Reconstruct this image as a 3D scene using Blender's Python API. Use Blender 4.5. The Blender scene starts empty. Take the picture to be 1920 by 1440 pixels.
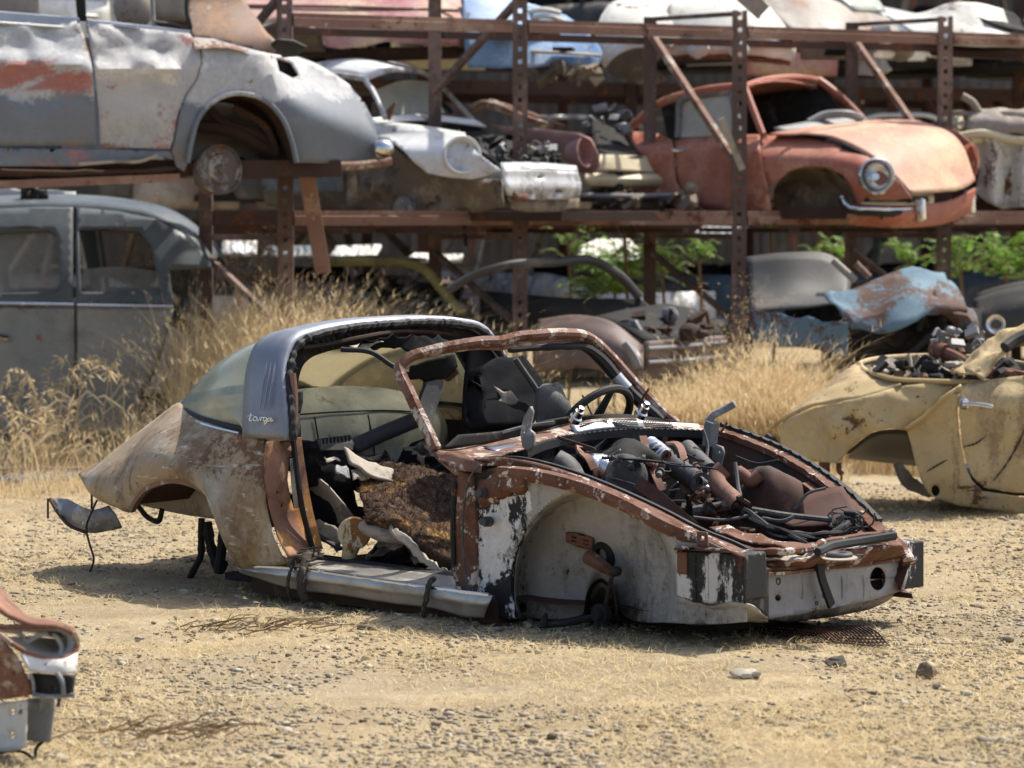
import bpy, bmesh, math, random
import numpy as np
from mathutils import Vector, Matrix, Euler, noise
from mathutils.geometry import delaunay_2d_cdt
sc = bpy.context.scene
COL = sc.collection
# ------------------------------------------------------------------ camera, light, exposure
FPX, PYH, CAMZ = 6000.0, 400.0, 1.52
TH = math.atan((720 - PYH) / FPX)
cam = bpy.data.cameras.new('camera'); camo = bpy.data.objects.new('camera', cam); COL.objects.link(camo)
cam.sensor_width = 36; cam.lens = 36 * FPX / 1920
cam.clip_start = .5; cam.clip_end = 500
camo.location = (0, 0, CAMZ); camo.rotation_euler = (math.pi / 2 - TH, 0, 0)
cam.dof.use_dof = True; cam.dof.focus_distance = 12.3; cam.dof.aperture_fstop = 4.0
sc.camera = camo
SUN_AZ = math.radians(55)      # from +Y (away from camera) towards +X
SUN_EL = math.radians(58)
w = bpy.data.worlds.new('World'); sc.world = w; w.use_nodes = True
nt = w.node_tree
sky = nt.nodes.new('ShaderNodeTexSky'); sky.sky_type = 'NISHITA'; sky.sun_disc = False
sky.sun_elevation = SUN_EL; sky.sun_rotation = SUN_AZ; sky.dust_density = 3.0; sky.ozone_density = .6
bg = nt.nodes['Background']; bg.inputs[1].default_value = .145
nt.links.new(sky.outputs[0], bg.inputs[0])
sun = bpy.data.lights.new('sun', 'SUN'); suno = bpy.data.objects.new('sun', sun); COL.objects.link(suno)
sun.energy = 4.6; sun.angle = math.radians(.53); sun.color = (1, .945, .85)
suno.location = (6, 10, 20)
_sd = Vector((math.sin(SUN_AZ) * math.cos(SUN_EL), math.cos(SUN_AZ) * math.cos(SUN_EL), math.sin(SUN_EL)))
suno.rotation_euler = _sd.to_track_quat('Z', 'Y').to_euler()
sc.view_settings.view_transform = 'Standard'; sc.view_settings.look = 'None'
sc.view_settings.exposure = .47; sc.view_settings.gamma = 1
sc.view_settings.use_curve_mapping = False
rnd = random.Random(5)
# ------------------------------------------------------------------ helpers
def ray(px, py):
    a = (px - 960) / FPX; b = (720 - py) / FPX
    return Vector((a, math.cos(TH) + b * math.sin(TH), -math.sin(TH) + b * math.cos(TH)))
AX = {'x': 0, 'y': 1, 'z': 2}
class Frame:
    """a thing: an Empty at its base; pt() finds where a sight line meets a plane of the thing"""
    def __init__(s, name, label, cat, loc, rot=(0, 0, 0), group=None):
        o = bpy.data.objects.new(name, None); COL.objects.link(o)
        o.empty_display_size = .2
        o.location = loc; o.rotation_euler = rot
        o['label'] = label; o['category'] = cat
        if group: o['group'] = group
        s.o = o; s.M = Matrix.Translation(Vector(loc)) @ Euler(rot).to_matrix().to_4x4(); s.I = s.M.inverted()
        s.c = s.I @ Vector((0, 0, CAMZ)); s.R = s.I.to_3x3()
    def pt(s, px, py, v=0., ax='y'):
        d = s.R @ ray(px, py); k = AX[ax]
        return s.c + d * ((v - s.c[k]) / d[k])
    def L(s, pts, ax='y'): return [s.pt(p[0], p[1], p[2], p[3] if len(p) > 3 else ax) for p in pts]
WORLD = Frame.__new__(Frame); WORLD.o = None; WORLD.M = Matrix(); WORLD.I = Matrix(); WORLD.c = Vector((0, 0, CAMZ)); WORLD.R = Matrix.Identity(3)

def spl(P, n):
    """smooth curve through P, n samples"""
    P = [Vector(p) for p in P]
    if len(P) == 2: return [P[0].lerp(P[1], i / (n - 1)) for i in range(n)]
    Q = [2 * P[0] - P[1]] + P + [2 * P[-1] - P[-2]]
    d = [0]
    for a, b in zip(P, P[1:]): d.append(d[-1] + max((b - a).length, 1e-6))
    out = []
    k = 0
    for i in range(n):
        t = d[-1] * i / (n - 1)
        while k < len(P) - 2 and t > d[k + 1]: k += 1
        u = (t - d[k]) / (d[k + 1] - d[k])
        a, b, c, e = Q[k], Q[k + 1], Q[k + 2], Q[k + 3]
        h = d[k + 1] - d[k]
        h0 = max((b - a).length, 1e-6); h1 = max((e - c).length, 1e-6)
        m1 = ((c - b) / h * h0 + (b - a) / h0 * h) / (h + h0); m2 = ((e - c) / h1 * h + (c - b) / h * h1) / (h + h1)
        u2, u3 = u * u, u * u * u
        out.append(b * (2 * u3 - 3 * u2 + 1) + m1 * h * (u3 - 2 * u2 + u) + c * (-2 * u3 + 3 * u2) + m2 * h * (u3 - u2))
    return out
def lin(P, n):
    P = [Vector(p) for p in P]; d = [0]
    for a, b in zip(P, P[1:]): d.append(d[-1] + max((b - a).length, 1e-9))
    out = []; k = 0
    for i in range(n):
        t = d[-1] * i / (n - 1)
        while k < len(P) - 2 and t > d[k + 1]: k += 1
        out.append(P[k].lerp(P[k + 1], min(1, (t - d[k]) / (d[k + 1] - d[k]))))
    return out
def nz(p, s=1., seed=0.): return noise.noise(Vector((p[0] * s + seed, p[1] * s - seed * .7, p[2] * s + seed * 1.3)))
def sstep(a, b, x):
    t = max(0, min(1, (x - a) / (b - a))); return t * t * (3 - 2 * t)

class MB:
    def __init__(s): s.v = []; s.f = []
    def grid(s, G, cu=False, cv=False):
        o = len(s.v); r = len(G); c = len(G[0])
        for row in G: s.v += [Vector(p) for p in row]
        for i in range(r if cu else r - 1):
            for j in range(c if cv else c - 1):
                a = o + i * c + j; b = o + i * c + (j + 1) % c
                d = o + ((i + 1) % r) * c + j; e = o + ((i + 1) % r) * c + (j + 1) % c
                s.f.append((a, b, e, d))
        return s
    def sect(s, path, sec, up=(0, 0, 1), closed=False, cap=True):
        """sweep a closed section [(a,b)] (or one per point) along path; a across, b along up"""
        P = [Vector(p) for p in path]; n = len(P); up = Vector(up); rows = []
        for i, p in enumerate(P):
            t = (P[(i + 1) % n] - P[i - 1]) if closed else (P[min(i + 1, n - 1)] - P[max(i - 1, 0)])
            if t.length < 1e-9: t = Vector((1, 0, 0))
            t.normalize(); u = up - t * up.dot(t)
            if u.length < 1e-3: u = Vector((.3, .7, .2)) - t * t.dot(Vector((.3, .7, .2)))
            u.normalize(); a = t.cross(u)
            sc_ = sec[i] if isinstance(sec[0][0], (tuple, list)) else sec
            rows.append([p + a * q[0] + u * q[1] for q in sc_])
        o = len(s.v); m = len(rows[0])
        s.grid(rows, cu=closed, cv=True)
        if cap and not closed: s.f.append(tuple(o + k for k in range(m))[::-1]); s.f.append(tuple(o + (n - 1) * m + k for k in range(m)))
        return s
    def tube(s, path, r, n=8, closed=False, cap=True):
        m = len(path); R = r if isinstance(r, (list, tuple)) else [r] * m
        P = [Vector(p) for p in path]
        # transported frame
        rows = []; u = None
        for i, p in enumerate(P):
            t = (P[(i + 1) % m] - P[i - 1]) if closed else (P[min(i + 1, m - 1)] - P[max(i - 1, 0)])
            if t.length < 1e-9: t = Vector((0, 0, 1))
            t.normalize()
            if u is None: u = t.orthogonal()
            u = u - t * u.dot(t)
            if u.length < 1e-5: u = t.orthogonal()
            u.normalize(); b = t.cross(u)
            rows.append([p + (u * math.cos(2 * math.pi * k / n) + b * math.sin(2 * math.pi * k / n)) * R[i] for k in range(n)])
        o = len(s.v); s.grid(rows, cu=closed, cv=True)
        if cap and not closed: s.f.append(tuple(o + k for k in range(n))[::-1]); s.f.append(tuple(o + (m - 1) * n + k for k in range(n)))
        return s
    def bar(s, path, wd, th, up=(0, 0, 1), closed=False): 
        return s.sect(path, [(-wd / 2, -th / 2), (wd / 2, -th / 2), (wd / 2, th / 2), (-wd / 2, th / 2)], up, closed)
    def prism(s, poly, off):
        o = len(s.v); n = len(poly); off = Vector(off)
        s.v += [Vector(p) for p in poly] + [Vector(p) + off for p in poly]
        s.f.append(tuple(o + i for i in range(n))[::-1]); s.f.append(tuple(o + n + i for i in range(n)))
        for i in range(n): s.f.append((o + i, o + (i + 1) % n, o + n + (i + 1) % n, o + n + i))
        return s
    def box(s, lo, hi):
        x0, y0, z0 = lo; x1, y1, z1 = hi
        return s.prism([(x0, y0, z0), (x1, y0, z0), (x1, y1, z0), (x0, y1, z0)], (0, 0, z1 - z0))
    def ell(s, c, r, nu=14, nv=8, jit=0, seed=0, ax=None):
        c = Vector(c); rows = []; M = ax or Matrix.Identity(3)
        for i in range(nv + 1):
            t = math.pi * i / nv
            row = []
            for j in range(nu):
                a = 2 * math.pi * j / nu
                d = Vector((math.sin(t) * math.cos(a), math.sin(t) * math.sin(a), math.cos(t)))
                k = 1 + jit * nz(d, 1.5, seed)
                row.append(c + M @ Vector((d.x * r[0] * k, d.y * r[1] * k, d.z * r[2] * k)))
            rows.append(row)
        return s.grid(rows, cv=True)
    def lathe(s, c, axis, prof, n=20):
        """prof: (distance along axis, radius)"""
        axis = Vector(axis).normalized(); u = axis.orthogonal().normalized(); b = axis.cross(u); c = Vector(c)
        return s.grid([[c + axis * h + (u * math.cos(2 * math.pi * k / n) + b * math.sin(2 * math.pi * k / n)) * max(r, 1e-4) for k in range(n)] for h, r in prof], cv=True)
    def patch(s, rows, nu=24, nv=12, dent=0, ds=3., seed=0, k=(0, 0, 1)):
        """rows of 3D points; splined both ways"""
        A = [spl(r, nu) for r in rows]; cols = [spl([A[i][j] for i in range(len(A))], nv) if len(A) > 2 else lin([A[0][j], A[1][j]], nv) for j in range(nu)]
        G = [[cols[j][i] for j in range(nu)] for i in range(nv)]
        if dent:
            kv = Vector(k)
            G = [[p + kv * (dent * ((1 - 2.2 * abs(noise.noise(Vector((p.x * ds + seed, p.y * ds, p.z * ds))))) * .7 + .3 * noise.noise(Vector((p.x * ds * 2.3 + seed, p.y * ds * 2.3, p.z * ds * 2.3))) - .35)) for p in r] for r in G]
        return s.grid(G)
    def plate(s, fr, outline, holes=(), fn=None, step=14., curve=False, seg=None):
        """panel with any outline and holes, traced on the thing's own surface: fn(px,py)->(value, axis)"""
        def dens(P, st):
            out = []; n = len(P)
            for i in range(n):
                a, b = Vector(P[i][:2]), Vector(P[(i + 1) % n][:2]); m = max(1, int((b - a).length / st))
                out += [a.lerp(b, q / m) for q in range(m)]
            return out
        loops = [dens(outline, step)] + [dens(h, step * .7) for h in holes]
        pts = []; edges = []; faces = []
        for lp in loops:
            o = len(pts); pts += lp; n = len(lp)
            edges += [(o + i, o + (i + 1) % n) for i in range(n)]
        def inside(p, lp):
            c = False; n = len(lp)
            for i in range(n):
                a, b = lp[i], lp[i - 1]
                if (a.y > p.y) != (b.y > p.y) and p.x < (b.x - a.x) * (p.y - a.y) / (b.y - a.y) + a.x: c = not c
            return c
        xs = [p.x for p in loops[0]]; ys = [p.y for p in loops[0]]
        bd = np.array([(p.x, p.y) for p in pts])
        y = min(ys) + step * .5
        k = 0
        while y < max(ys):
            x = min(xs) + step * (.5 if k % 2 else 0)
            while x < max(xs):
                p = Vector((x, y))
                if inside(p, loops[0]) and not any(inside(p, h) for h in loops[1:]) and ((bd - (x, y)) ** 2).sum(1).min() > (step * .45) ** 2: pts.append(p)
                x += step
            y += step; k += 1
        V, E, F, *_ = delaunay_2d_cdt(pts, edges, [], 0, 1e-4)
        o = len(s.v)
        for p in V:
            r = fn(p.x, p.y)
            s.v.append(fr.pt(p.x, p.y, r[0], r[1]))
        for f in F:
            c = Vector((0, 0))
            for i in f: c += V[i]
            c /= len(f)
            if inside(c, loops[0]) and not any(inside(c, h) for h in loops[1:]): s.f.append(tuple(o + i for i in f))
        return s
    def build(s, name, m, parent=None, ang=40, solid=0, bev=0, recalc=True, label=None):
        me = bpy.data.meshes.new(name); me.from_pydata([tuple(p) for p in s.v], [], s.f)
        if recalc:
            b = bmesh.new(); b.from_mesh(me); bmesh.ops.remove_doubles(b, verts=b.verts, dist=1e-5)
            bmesh.ops.recalc_face_normals(b, faces=b.faces); b.to_mesh(me); b.free()
        me.materials.append(m)
        if ang: me.shade_smooth(); me.set_sharp_from_angle(angle=math.radians(ang))
        o = bpy.data.objects.new(name, me); COL.objects.link(o)
        if parent is not None: o.parent = parent.o if isinstance(parent, Frame) else parent
        if solid:
            d = o.modifiers.new('thickness', 'SOLIDIFY'); d.thickness = solid; d.offset = 0
        if bev:
            d = o.modifiers.new('bevel', 'BEVEL'); d.width = bev; d.segments = 2; d.limit_method = 'ANGLE'
        if label: o['label'] = label
        return o
    def solo(s, name, m, label, cat, fr=None, group=None, **k):
        """a thing that is one mesh: its origin goes to its own base"""
        M = fr.M if fr else Matrix()
        s.v = [M @ Vector(p) for p in s.v]
        lo = [min(p[i] for p in s.v) for i in range(3)]; hi = [max(p[i] for p in s.v) for i in range(3)]
        c = Vector(((lo[0] + hi[0]) / 2, (lo[1] + hi[1]) / 2, lo[2]))
        s.v = [p - c for p in s.v]
        o = s.build(name, m, None, **k); o.location = c; o['label'] = label; o['category'] = cat
        if group: o['group'] = group
        return o
def stuff(name, V, F, m, smooth=False, label=None, cat=None, parent=None, kind='stuff'):
    """one mesh from numpy arrays (triangles or quads)"""
    me = bpy.data.meshes.new(name); V = np.asarray(V, np.float32); F = np.asarray(F, np.int32); k = F.shape[1]
    me.vertices.add(len(V)); me.vertices.foreach_set('co', V.ravel())
    me.loops.add(F.size); me.loops.foreach_set('vertex_index', F.ravel())
    me.polygons.add(len(F)); me.polygons.foreach_set('loop_start', np.arange(0, F.size, k, dtype=np.int32))
    me.update(calc_edges=True); me.validate()
    if smooth: me.shade_smooth()
    me.materials.append(m)
    o = bpy.data.objects.new(name, me); COL.objects.link(o); o['kind'] = kind
    if label: o['label'] = label; o['category'] = cat
    if parent: o.parent = parent.o
    return o
def inv_mirror(rows): return [[Vector((p[0], -p[1], p[2])) for p in r] for r in rows]
# ------------------------------------------------------------------ materials
class NT:
    def __init__(s, name):
        s.m = bpy.data.materials.new(name); s.m.use_nodes = True; s.t = s.m.node_tree; s.b = s.t.nodes['Principled BSDF']; s.out = s.t.nodes['Material Output']
    def n(s, ty, **k):
        x = s.t.nodes.new(ty)
        for a, b in k.items(): setattr(x, a, b)
        return x
    def l(s, a, b): s.t.links.new(a, b)
    def math(s, op, a, b=None, c=None, clamp=False):
        x = s.n('ShaderNodeMath', operation=op, use_clamp=clamp)
        for i, q in enumerate((a, b, c)):
            if q is None: continue
            if isinstance(q, (int, float)): x.inputs[i].default_value = q
            else: s.l(q, x.inputs[i])
        return x.outputs[0]
    def rng(s, v, a, b, lo=0., hi=1.):
        x = s.n('ShaderNodeMapRange', interpolation_type='SMOOTHSTEP'); s.l(v, x.inputs[0])
        for i, q in enumerate((a, b, lo, hi)): x.inputs[i + 1].default_value = q
        return x.outputs[0]
    def coord(s, src='Object'):
        if not hasattr(s, 'tc'): s.tc = s.n('ShaderNodeTexCoord')
        return s.tc.outputs[src]
    def noise(s, scale, detail=6, rough=.6, st=(1, 1, 1), off=0., src='Object', dist=0.):
        mp = s.n('ShaderNodeMapping'); s.l(s.coord(src), mp.inputs[0]); mp.inputs['Scale'].default_value = st; mp.inputs['Location'].default_value = (off, off * .37, off * .71)
        x = s.n('ShaderNodeTexNoise'); s.l(mp.outputs[0], x.inputs['Vector']); x.inputs['Scale'].default_value = scale; x.inputs['Detail'].default_value = detail; x.inputs['Roughness'].default_value = rough; x.inputs['Distortion'].default_value = dist
        return x.outputs[0]
    def mix(s, f, a, b):
        x = s.n('ShaderNodeMix', data_type='RGBA')
        if isinstance(f, (int, float)): x.inputs[0].default_value = f
        else: s.l(f, x.inputs[0])
        for q, i in ((a, 6), (b, 7)):
            if isinstance(q, (tuple, list)): x.inputs[i].default_value = (*q[:3], 1)
            else: s.l(q, x.inputs[i])
        return x.outputs[2]
    def mixf(s, f, a, b):
        x = s.n('ShaderNodeMix', data_type='FLOAT'); s.l(f, x.inputs[0])
        for q, i in ((a, 2), (b, 3)):
            if isinstance(q, (int, float)): x.inputs[i].default_value = q
            else: s.l(q, x.inputs[i])
        return x.outputs[0]
RUST1, RUST2, RUST3 = (.028, .013, .008), (.115, .045, .022), (.27, .115, .05)
def wear(name, base, layers=(), rough=.6, metal=0., vary=.18, bump=.25, bscale=26., off=None, coat=0., spec=.4):
    """weathered surface: base colour + layers of stains / bare metal / rust.
    layer = dict(c=colour or 'rust', s=scale, lo=, hi=, st=stretch, z=(axis,a,b) or list of them, r=rough, d=detail)"""
    k = NT(name); off = (abs(hash_(name)) % 97) * .31 if off is None else off
    n0 = k.noise(2.2, 5, .6, off=off); n1 = k.noise(bscale, 8, .7, off=off + 3); n2 = k.noise(bscale * 1.7, 6, .75, off=off + 5)
    lo = tuple(c * (1 - vary) for c in base); hi = tuple(min(1, c * (1 + vary)) for c in base)
    col = k.mix(k.rng(n0, .3, .7), lo, hi)
    col = k.mix(k.rng(n1, .25, .8, 0, .5), col, tuple(c * .72 for c in base))
    ro = rough; hgt = k.math('MULTIPLY', n1, .35)
    sep = None; mt = metal
    for i, L in enumerate(layers):
        na = k.noise(L.get('s', 3.), L.get('d', 9), L.get('q', .68), L.get('st', (1, 1, 1)), off + 7.3 * (i + 1), dist=L.get('dist', .3))
        src = k.math('MULTIPLY_ADD', k.math('SUBTRACT', n2, .5), L.get('f', .30), na)
        if 'z' in L:
            zz = L['z'] if isinstance(L['z'], list) else [L['z']]
            for (axn, a, b) in zz:
                if sep is None: sep = k.n('ShaderNodeSeparateXYZ'); k.l(k.coord(), sep.inputs[0])
                mk = k.rng(sep.outputs[AX[axn]], a, b) if a < b else k.rng(sep.outputs[AX[axn]], b, a, 1, 0)
                src = k.math('MULTIPLY_ADD', mk, L.get('zk', .55), k.math('SUBTRACT', src, L.get('zk', .55)))
        mask = k.rng(src, L.get('lo', .5), L.get('hi', .56), 0, L.get('a', 1.))
        c = L.get('c', 'rust')
        if c == 'rust':
            nr = k.noise(11, 7, .7, off=off + 1.7 * i); c = k.mix(k.rng(nr, .32, .52), RUST1, k.mix(k.rng(nr, .5, .74), RUST2, RUST3)); r_ = .9
        else:
            c = k.mix(k.rng(n1, .3, .7), tuple(q * .86 for q in c), tuple(min(1, q * 1.12) for q in c)); r_ = L.get('r', .75)
        col = k.mix(mask, col, c); ro = k.mixf(mask, ro, L.get('r', r_))
        if metal: mt = k.mixf(mask, mt, L.get('m', 0.))
        hgt = k.math('MULTIPLY_ADD', mask, -.25 if L.get('c', 'rust') != 'rust' else .25, hgt)
    k.l(col, k.b.inputs['Base Color'])
    if isinstance(ro, (int, float)): k.b.inputs['Roughness'].default_value = ro
    else: k.l(ro, k.b.inputs['Roughness'])
    if isinstance(mt, (int, float)): k.b.inputs['Metallic'].default_value = mt
    else: k.l(mt, k.b.inputs['Metallic'])
    k.b.inputs['Specular IOR Level'].default_value = spec; k.b.inputs['Coat Weight'].default_value = coat
    if bump:
        bp = k.n('ShaderNodeBump'); bp.inputs['Strength'].default_value = bump; bp.inputs['Distance'].default_value = .012; k.l(hgt, bp.inputs['Height']); k.l(bp.outputs[0], k.b.inputs['Normal'])
    return k.m
def hash_(t):
    h = 7
    for ch in t: h = (h * 31 + ord(ch)) % 100003
    return h
def glass(name, tint=(.55, .62, .5), dust=(.3, .31, .25), amt=.5, rough=.15):
    k = NT(name); k.t.nodes.remove(k.b)
    tr = k.n('ShaderNodeBsdfTransparent'); tr.inputs[0].default_value = (*tint, 1)
    gl = k.n('ShaderNodeBsdfGlossy'); gl.inputs['Roughness'].default_value = rough; gl.inputs[0].default_value = (.8, .85, .8, 1)
    df = k.n('ShaderNodeBsdfDiffuse'); df.inputs[0].default_value = (*dust, 1)
    n = k.noise(4, 8, .65)
    m1 = k.n('ShaderNodeMixShader'); k.l(k.rng(n, .2, .8, amt * .75, min(1, amt * 1.25)), m1.inputs[0]); k.l(tr.outputs[0], m1.inputs[1]); k.l(df.outputs[0], m1.inputs[2])
    fr = k.n('ShaderNodeFresnel'); fr.inputs[0].default_value = 1.45
    m2 = k.n('ShaderNodeMixShader'); k.l(k.math('MULTIPLY', fr.outputs[0], .8), m2.inputs[0]); k.l(m1.outputs[0], m2.inputs[1]); k.l(gl.outputs[0], m2.inputs[2]); k.l(m2.outputs[0], k.out.inputs[0])
    return k.m
R_ = dict  # short for layers
M = {}
M['rust'] = wear('rust', (.15, .07, .045), [R_(s=5, lo=.5, hi=.62), R_(c=(.26, .2, .16), s=9, lo=.62, hi=.68)], rough=.85, bump=.35)
M['rust_pale'] = wear('rust_pale', (.22, .125, .09), [R_(s=6, lo=.56, hi=.64), R_(c=(.42, .36, .3), s=8, lo=.54, hi=.6)], rough=.8, bump=.35)
M['rust_dark'] = wear('rust_dark', (.05, .028, .02), [R_(s=5, lo=.55, hi=.66)], rough=.9)
M['black'] = wear('black_rubber', (.016, .016, .017), [R_(c=(.07, .065, .055), s=9, lo=.55, hi=.75)], rough=.7)
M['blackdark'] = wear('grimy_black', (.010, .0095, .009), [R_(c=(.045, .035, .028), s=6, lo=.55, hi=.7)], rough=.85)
M['steel'] = wear('bare_steel', (.42, .43, .45), [R_(s=7, lo=.6, hi=.68)], rough=.42, metal=.75)
M['chrome'] = wear('old_chrome', (.72, .72, .72), [R_(c=(.3, .27, .22), s=8, lo=.58, hi=.7)], rough=.18, metal=1., bump=.05)
M['gray_metal'] = wear('gray_metal', (.2, .205, .21), [R_(c=(.36, .36, .35), s=6, lo=.55, hi=.65), R_(s=6, lo=.66, hi=.7)], rough=.6, metal=.2)
M['tan_sheet'] = wear('tan_sheet', (.36, .31, .245), [R_(c=(.2, .17, .14), s=4, lo=.52, hi=.62)], rough=.7)
# ------------------------------------------------------------------ ground
def ground_mat():
    k = NT('dry_dirt')
    big = k.noise(.45, 5, .6); mid = k.noise(2.6, 8, .66, st=(1, 1.6, 1)); fine = k.noise(34, 8, .75); straw = k.noise(55, 6, .7, st=(1, .28, 1), dist=1.2)
    c = k.mix(k.rng(mid, .33, .66), (.31, .232, .132), (.465, .367, .222))
    c = k.mix(k.rng(big, .4, .62, 0, .75), c, (.38, .315, .21)); trk = k.noise(.9, 4, .55, st=(.35, 1.6, 1), off=2); c = k.mix(k.rng(trk, .5, .62, 0, .55), c, (.26, .205, .135))
    c = k.mix(k.rng(straw, .56, .68, 0, .75), c, (.59, .475, .27))
    c = k.mix(k.rng(fine, .56, .74, 0, .85), c, (.13, .092, .05))
    sp = k.noise(70, 4, .65); c = k.mix(k.rng(sp, .60, .66, 0, .8), c, (.55, .48, .36)); s2 = k.noise(26, 6, .7, off=4); c = k.mix(k.rng(s2, .58, .66, 0, .75), c, (.17, .125, .07))
    k.l(c, k.b.inputs['Base Color']); k.b.inputs['Roughness'].default_value = .95; k.b.inputs['Specular IOR Level'].default_value = .15
    h = k.math('ADD', k.math('MULTIPLY', mid, .5), k.math('ADD', k.math('MULTIPLY', fine, .55), k.math('MULTIPLY', straw, .3)))
    bp = k.n('ShaderNodeBump'); bp.inputs['Strength'].default_value = .8; bp.inputs['Distance'].default_value = .035; k.l(h, bp.inputs['Height']); k.l(bp.outputs[0], k.b.inputs['Normal'])
    return k.m
M['dirt'] = ground_mat()
def gz(x, y):
    a = min(1, max(0, (20 - abs(x)) / 8)) * min(1, max(0, (44 - y) / 8))
    v = Vector((x, y, 0))
    return a * (.035 * noise.noise(v * .5) + .022 * noise.noise(v * 1.9) + .012 * noise.noise(v * 6) + .007 * noise.noise(v * 15)) - .012
def build_ground():
    xs = list(np.arange(-6, 6.01, .05)); ys = list(np.arange(7.5, 17, .05)) + list(np.arange(17, 30, .12))
    xs = [-160, -60, -30, -18, -12, -9, -7.5] + xs + [7.5, 9, 12, 18, 30, 60, 160]
    ys = [-60, -20, -4, 2, 5, 6.5] + ys + [31, 33, 36, 40, 50, 70, 120, 260]
    V = [(x, y, gz(x, y)) for y in ys for x in xs]; n = len(xs)
    F = [(j * n + i, j * n + i + 1, (j + 1) * n + i + 1, (j + 1) * n + i) for j in range(len(ys) - 1) for i in range(n - 1)]
    return stuff('ground', V, F, M['dirt'], smooth=True, kind='structure')
build_ground()
def varied(name, cols, rough=.9, trans=0.):
    """one material whose colour changes from piece to piece (mesh islands)"""
    k = NT(name); g = k.n('ShaderNodeNewGeometry'); rp = k.n('ShaderNodeValToRGB'); rp.color_ramp.interpolation = 'LINEAR'
    e = rp.color_ramp.elements
    while len(e) < len(cols): e.new(.5)
    for i, c in enumerate(cols): e[i].position = i / (len(cols) - 1); e[i].color = (*c, 1)
    k.l(g.outputs['Random Per Island'], rp.inputs[0]); n = k.noise(40, 5, .6)
    c = k.mix(k.rng(n, .3, .75, 0, .5), rp.outputs[0], (.08, .065, .045)) if rough > .85 and not trans else rp.outputs[0]
    k.l(c, k.b.inputs['Base Color']); k.b.inputs['Roughness'].default_value = rough; k.b.inputs['Specular IOR Level'].default_value = .2
    if trans:
        tl = k.n('ShaderNodeBsdfTranslucent'); k.l(rp.outputs[0], tl.inputs[0]); ms = k.n('ShaderNodeMixShader'); ms.inputs[0].default_value = trans
        k.l(k.b.outputs[0], ms.inputs[1]); k.l(tl.outputs[0], ms.inputs[2]); k.l(ms.outputs[0], k.out.inputs[0])
    return k.m
M['stone'] = varied('loose_stone', [(.34, .275, .185), (.40, .34, .24), (.16, .125, .085), (.52, .46, .36), (.40, .32, .2), (.25, .23, .2), (.48, .40, .28), (.36, .28, .17), (.56, .52, .44)])
M['straw'] = varied('dry_straw', [(.62, .49, .26), (.43, .32, .16), (.72, .60, .36), (.52, .40, .2), (.64, .52, .3)], .8, .25)
M['drygrass'] = varied('dry_grass', [(.66, .50, .28), (.80, .65, .40), (.48, .35, .19), (.86, .73, .48), (.70, .55, .32), (.56, .45, .26)], .7, .4)
M['greenleaf'] = varied('green_leaf', [(.11, .25, .03), (.22, .42, .06), (.08, .18, .035), (.3, .5, .1)], .5, .45)
M['weed'] = varied('dry_weed', [(.24, .16, .09), (.36, .25, .13), (.18, .115, .06), (.43, .31, .17)], .85, .2)
ico = bmesh.new(); bmesh.ops.create_icosphere(ico, subdivisions=1, radius=1); ICV = np.array([v.co[:] for v in ico.verts]); ICF = np.array([[v.index for v in f.verts] for f in ico.faces]); ico.free()
def rocks(n, fn, name):
    R = np.random.RandomState(11); V = []; F = []; o = 0
    for i in range(n):
        x, y, s = fn(R)
        if s is None: continue
        sc_ = s * np.array([R.uniform(.6, 1.5), R.uniform(.5, 1.1), R.uniform(.3, .7)])
        v = ICV * (1 + R.uniform(-.42, .42, (12, 1))) * sc_; a = R.uniform(0, 6.28); c, q = math.cos(a), math.sin(a)
        v = np.stack([v[:, 0] * c - v[:, 1] * q, v[:, 0] * q + v[:, 1] * c, v[:, 2]], 1) + (x, y, gz(x, y) + s * .18)
        V.append(v); F.append(ICF + o); o += 12
    return stuff(name, np.concatenate(V), np.concatenate(F), M['stone'])
def in_view(x, y): return abs(x) < .17 * y + .4
def gravel_pos(R):
    y = 8.2 + R.rand() ** 1.5 * 10; x = R.uniform(-1, 1) * (.17 * y + .8)
    d = .30 + .9 * noise.noise(Vector((x * .9 + 3, y * .55, 1))) + (.55 if y < 9.9 and -1.2 < x < .6 else 0) + (.4 if x > 1.2 and y > 10.6 else 0) + (.35 if x < -1.0 and y > 12.6 else 0) + .5 * noise.noise(Vector((x * 3, y * 2, 4)))
    if R.rand() > d: return 0, 0, None
    return x, y, .0026 + .0042 * R.rand() + (.010 * R.rand() ** 5) + (.016 * R.rand() if R.rand() < .018 else 0)
rocks(150000, gravel_pos, 'gravel')
def blades(name, items, m, seg=4):
    """items: (base, dir-lean vector, height, width, bend) -> curved tapering blades"""
    n = len(items); B = np.array([i[0] for i in items], float); D = np.array([i[1] for i in items], float); H = np.array([i[2] for i in items]); W = np.array([i[3] for i in items]); K = np.array([i[4] for i in items])
    ang = np.arctan2(D[:, 1], D[:, 0]) + math.pi / 2 + np.random.RandomState(3).uniform(-.9, .9, n)
    side = np.stack([np.cos(ang), np.sin(ang), np.zeros(n)], 1)
    V = np.zeros((n, (seg + 1) * 2, 3))
    for s in range(seg + 1):
        t = s / seg
        c = B + D * (H * K * t * t)[:, None] + np.stack([D[:, 0] * H * .25 * t, D[:, 1] * H * .25 * t, H * (t - K * .55 * t ** 3)], 1)
        wv = side * (W * (1 - t * .85) / 2)[:, None]
        V[:, s * 2] = c - wv; V[:, s * 2 + 1] = c + wv
    f = np.array([[s * 2, s * 2 + 1, s * 2 + 3, s * 2 + 2] for s in range(seg)])
    F = (f[None] + (np.arange(n) * (seg + 1) * 2)[:, None, None]).reshape(-1, 4)
    return stuff(name, V.reshape(-1, 3), F, m)
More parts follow.
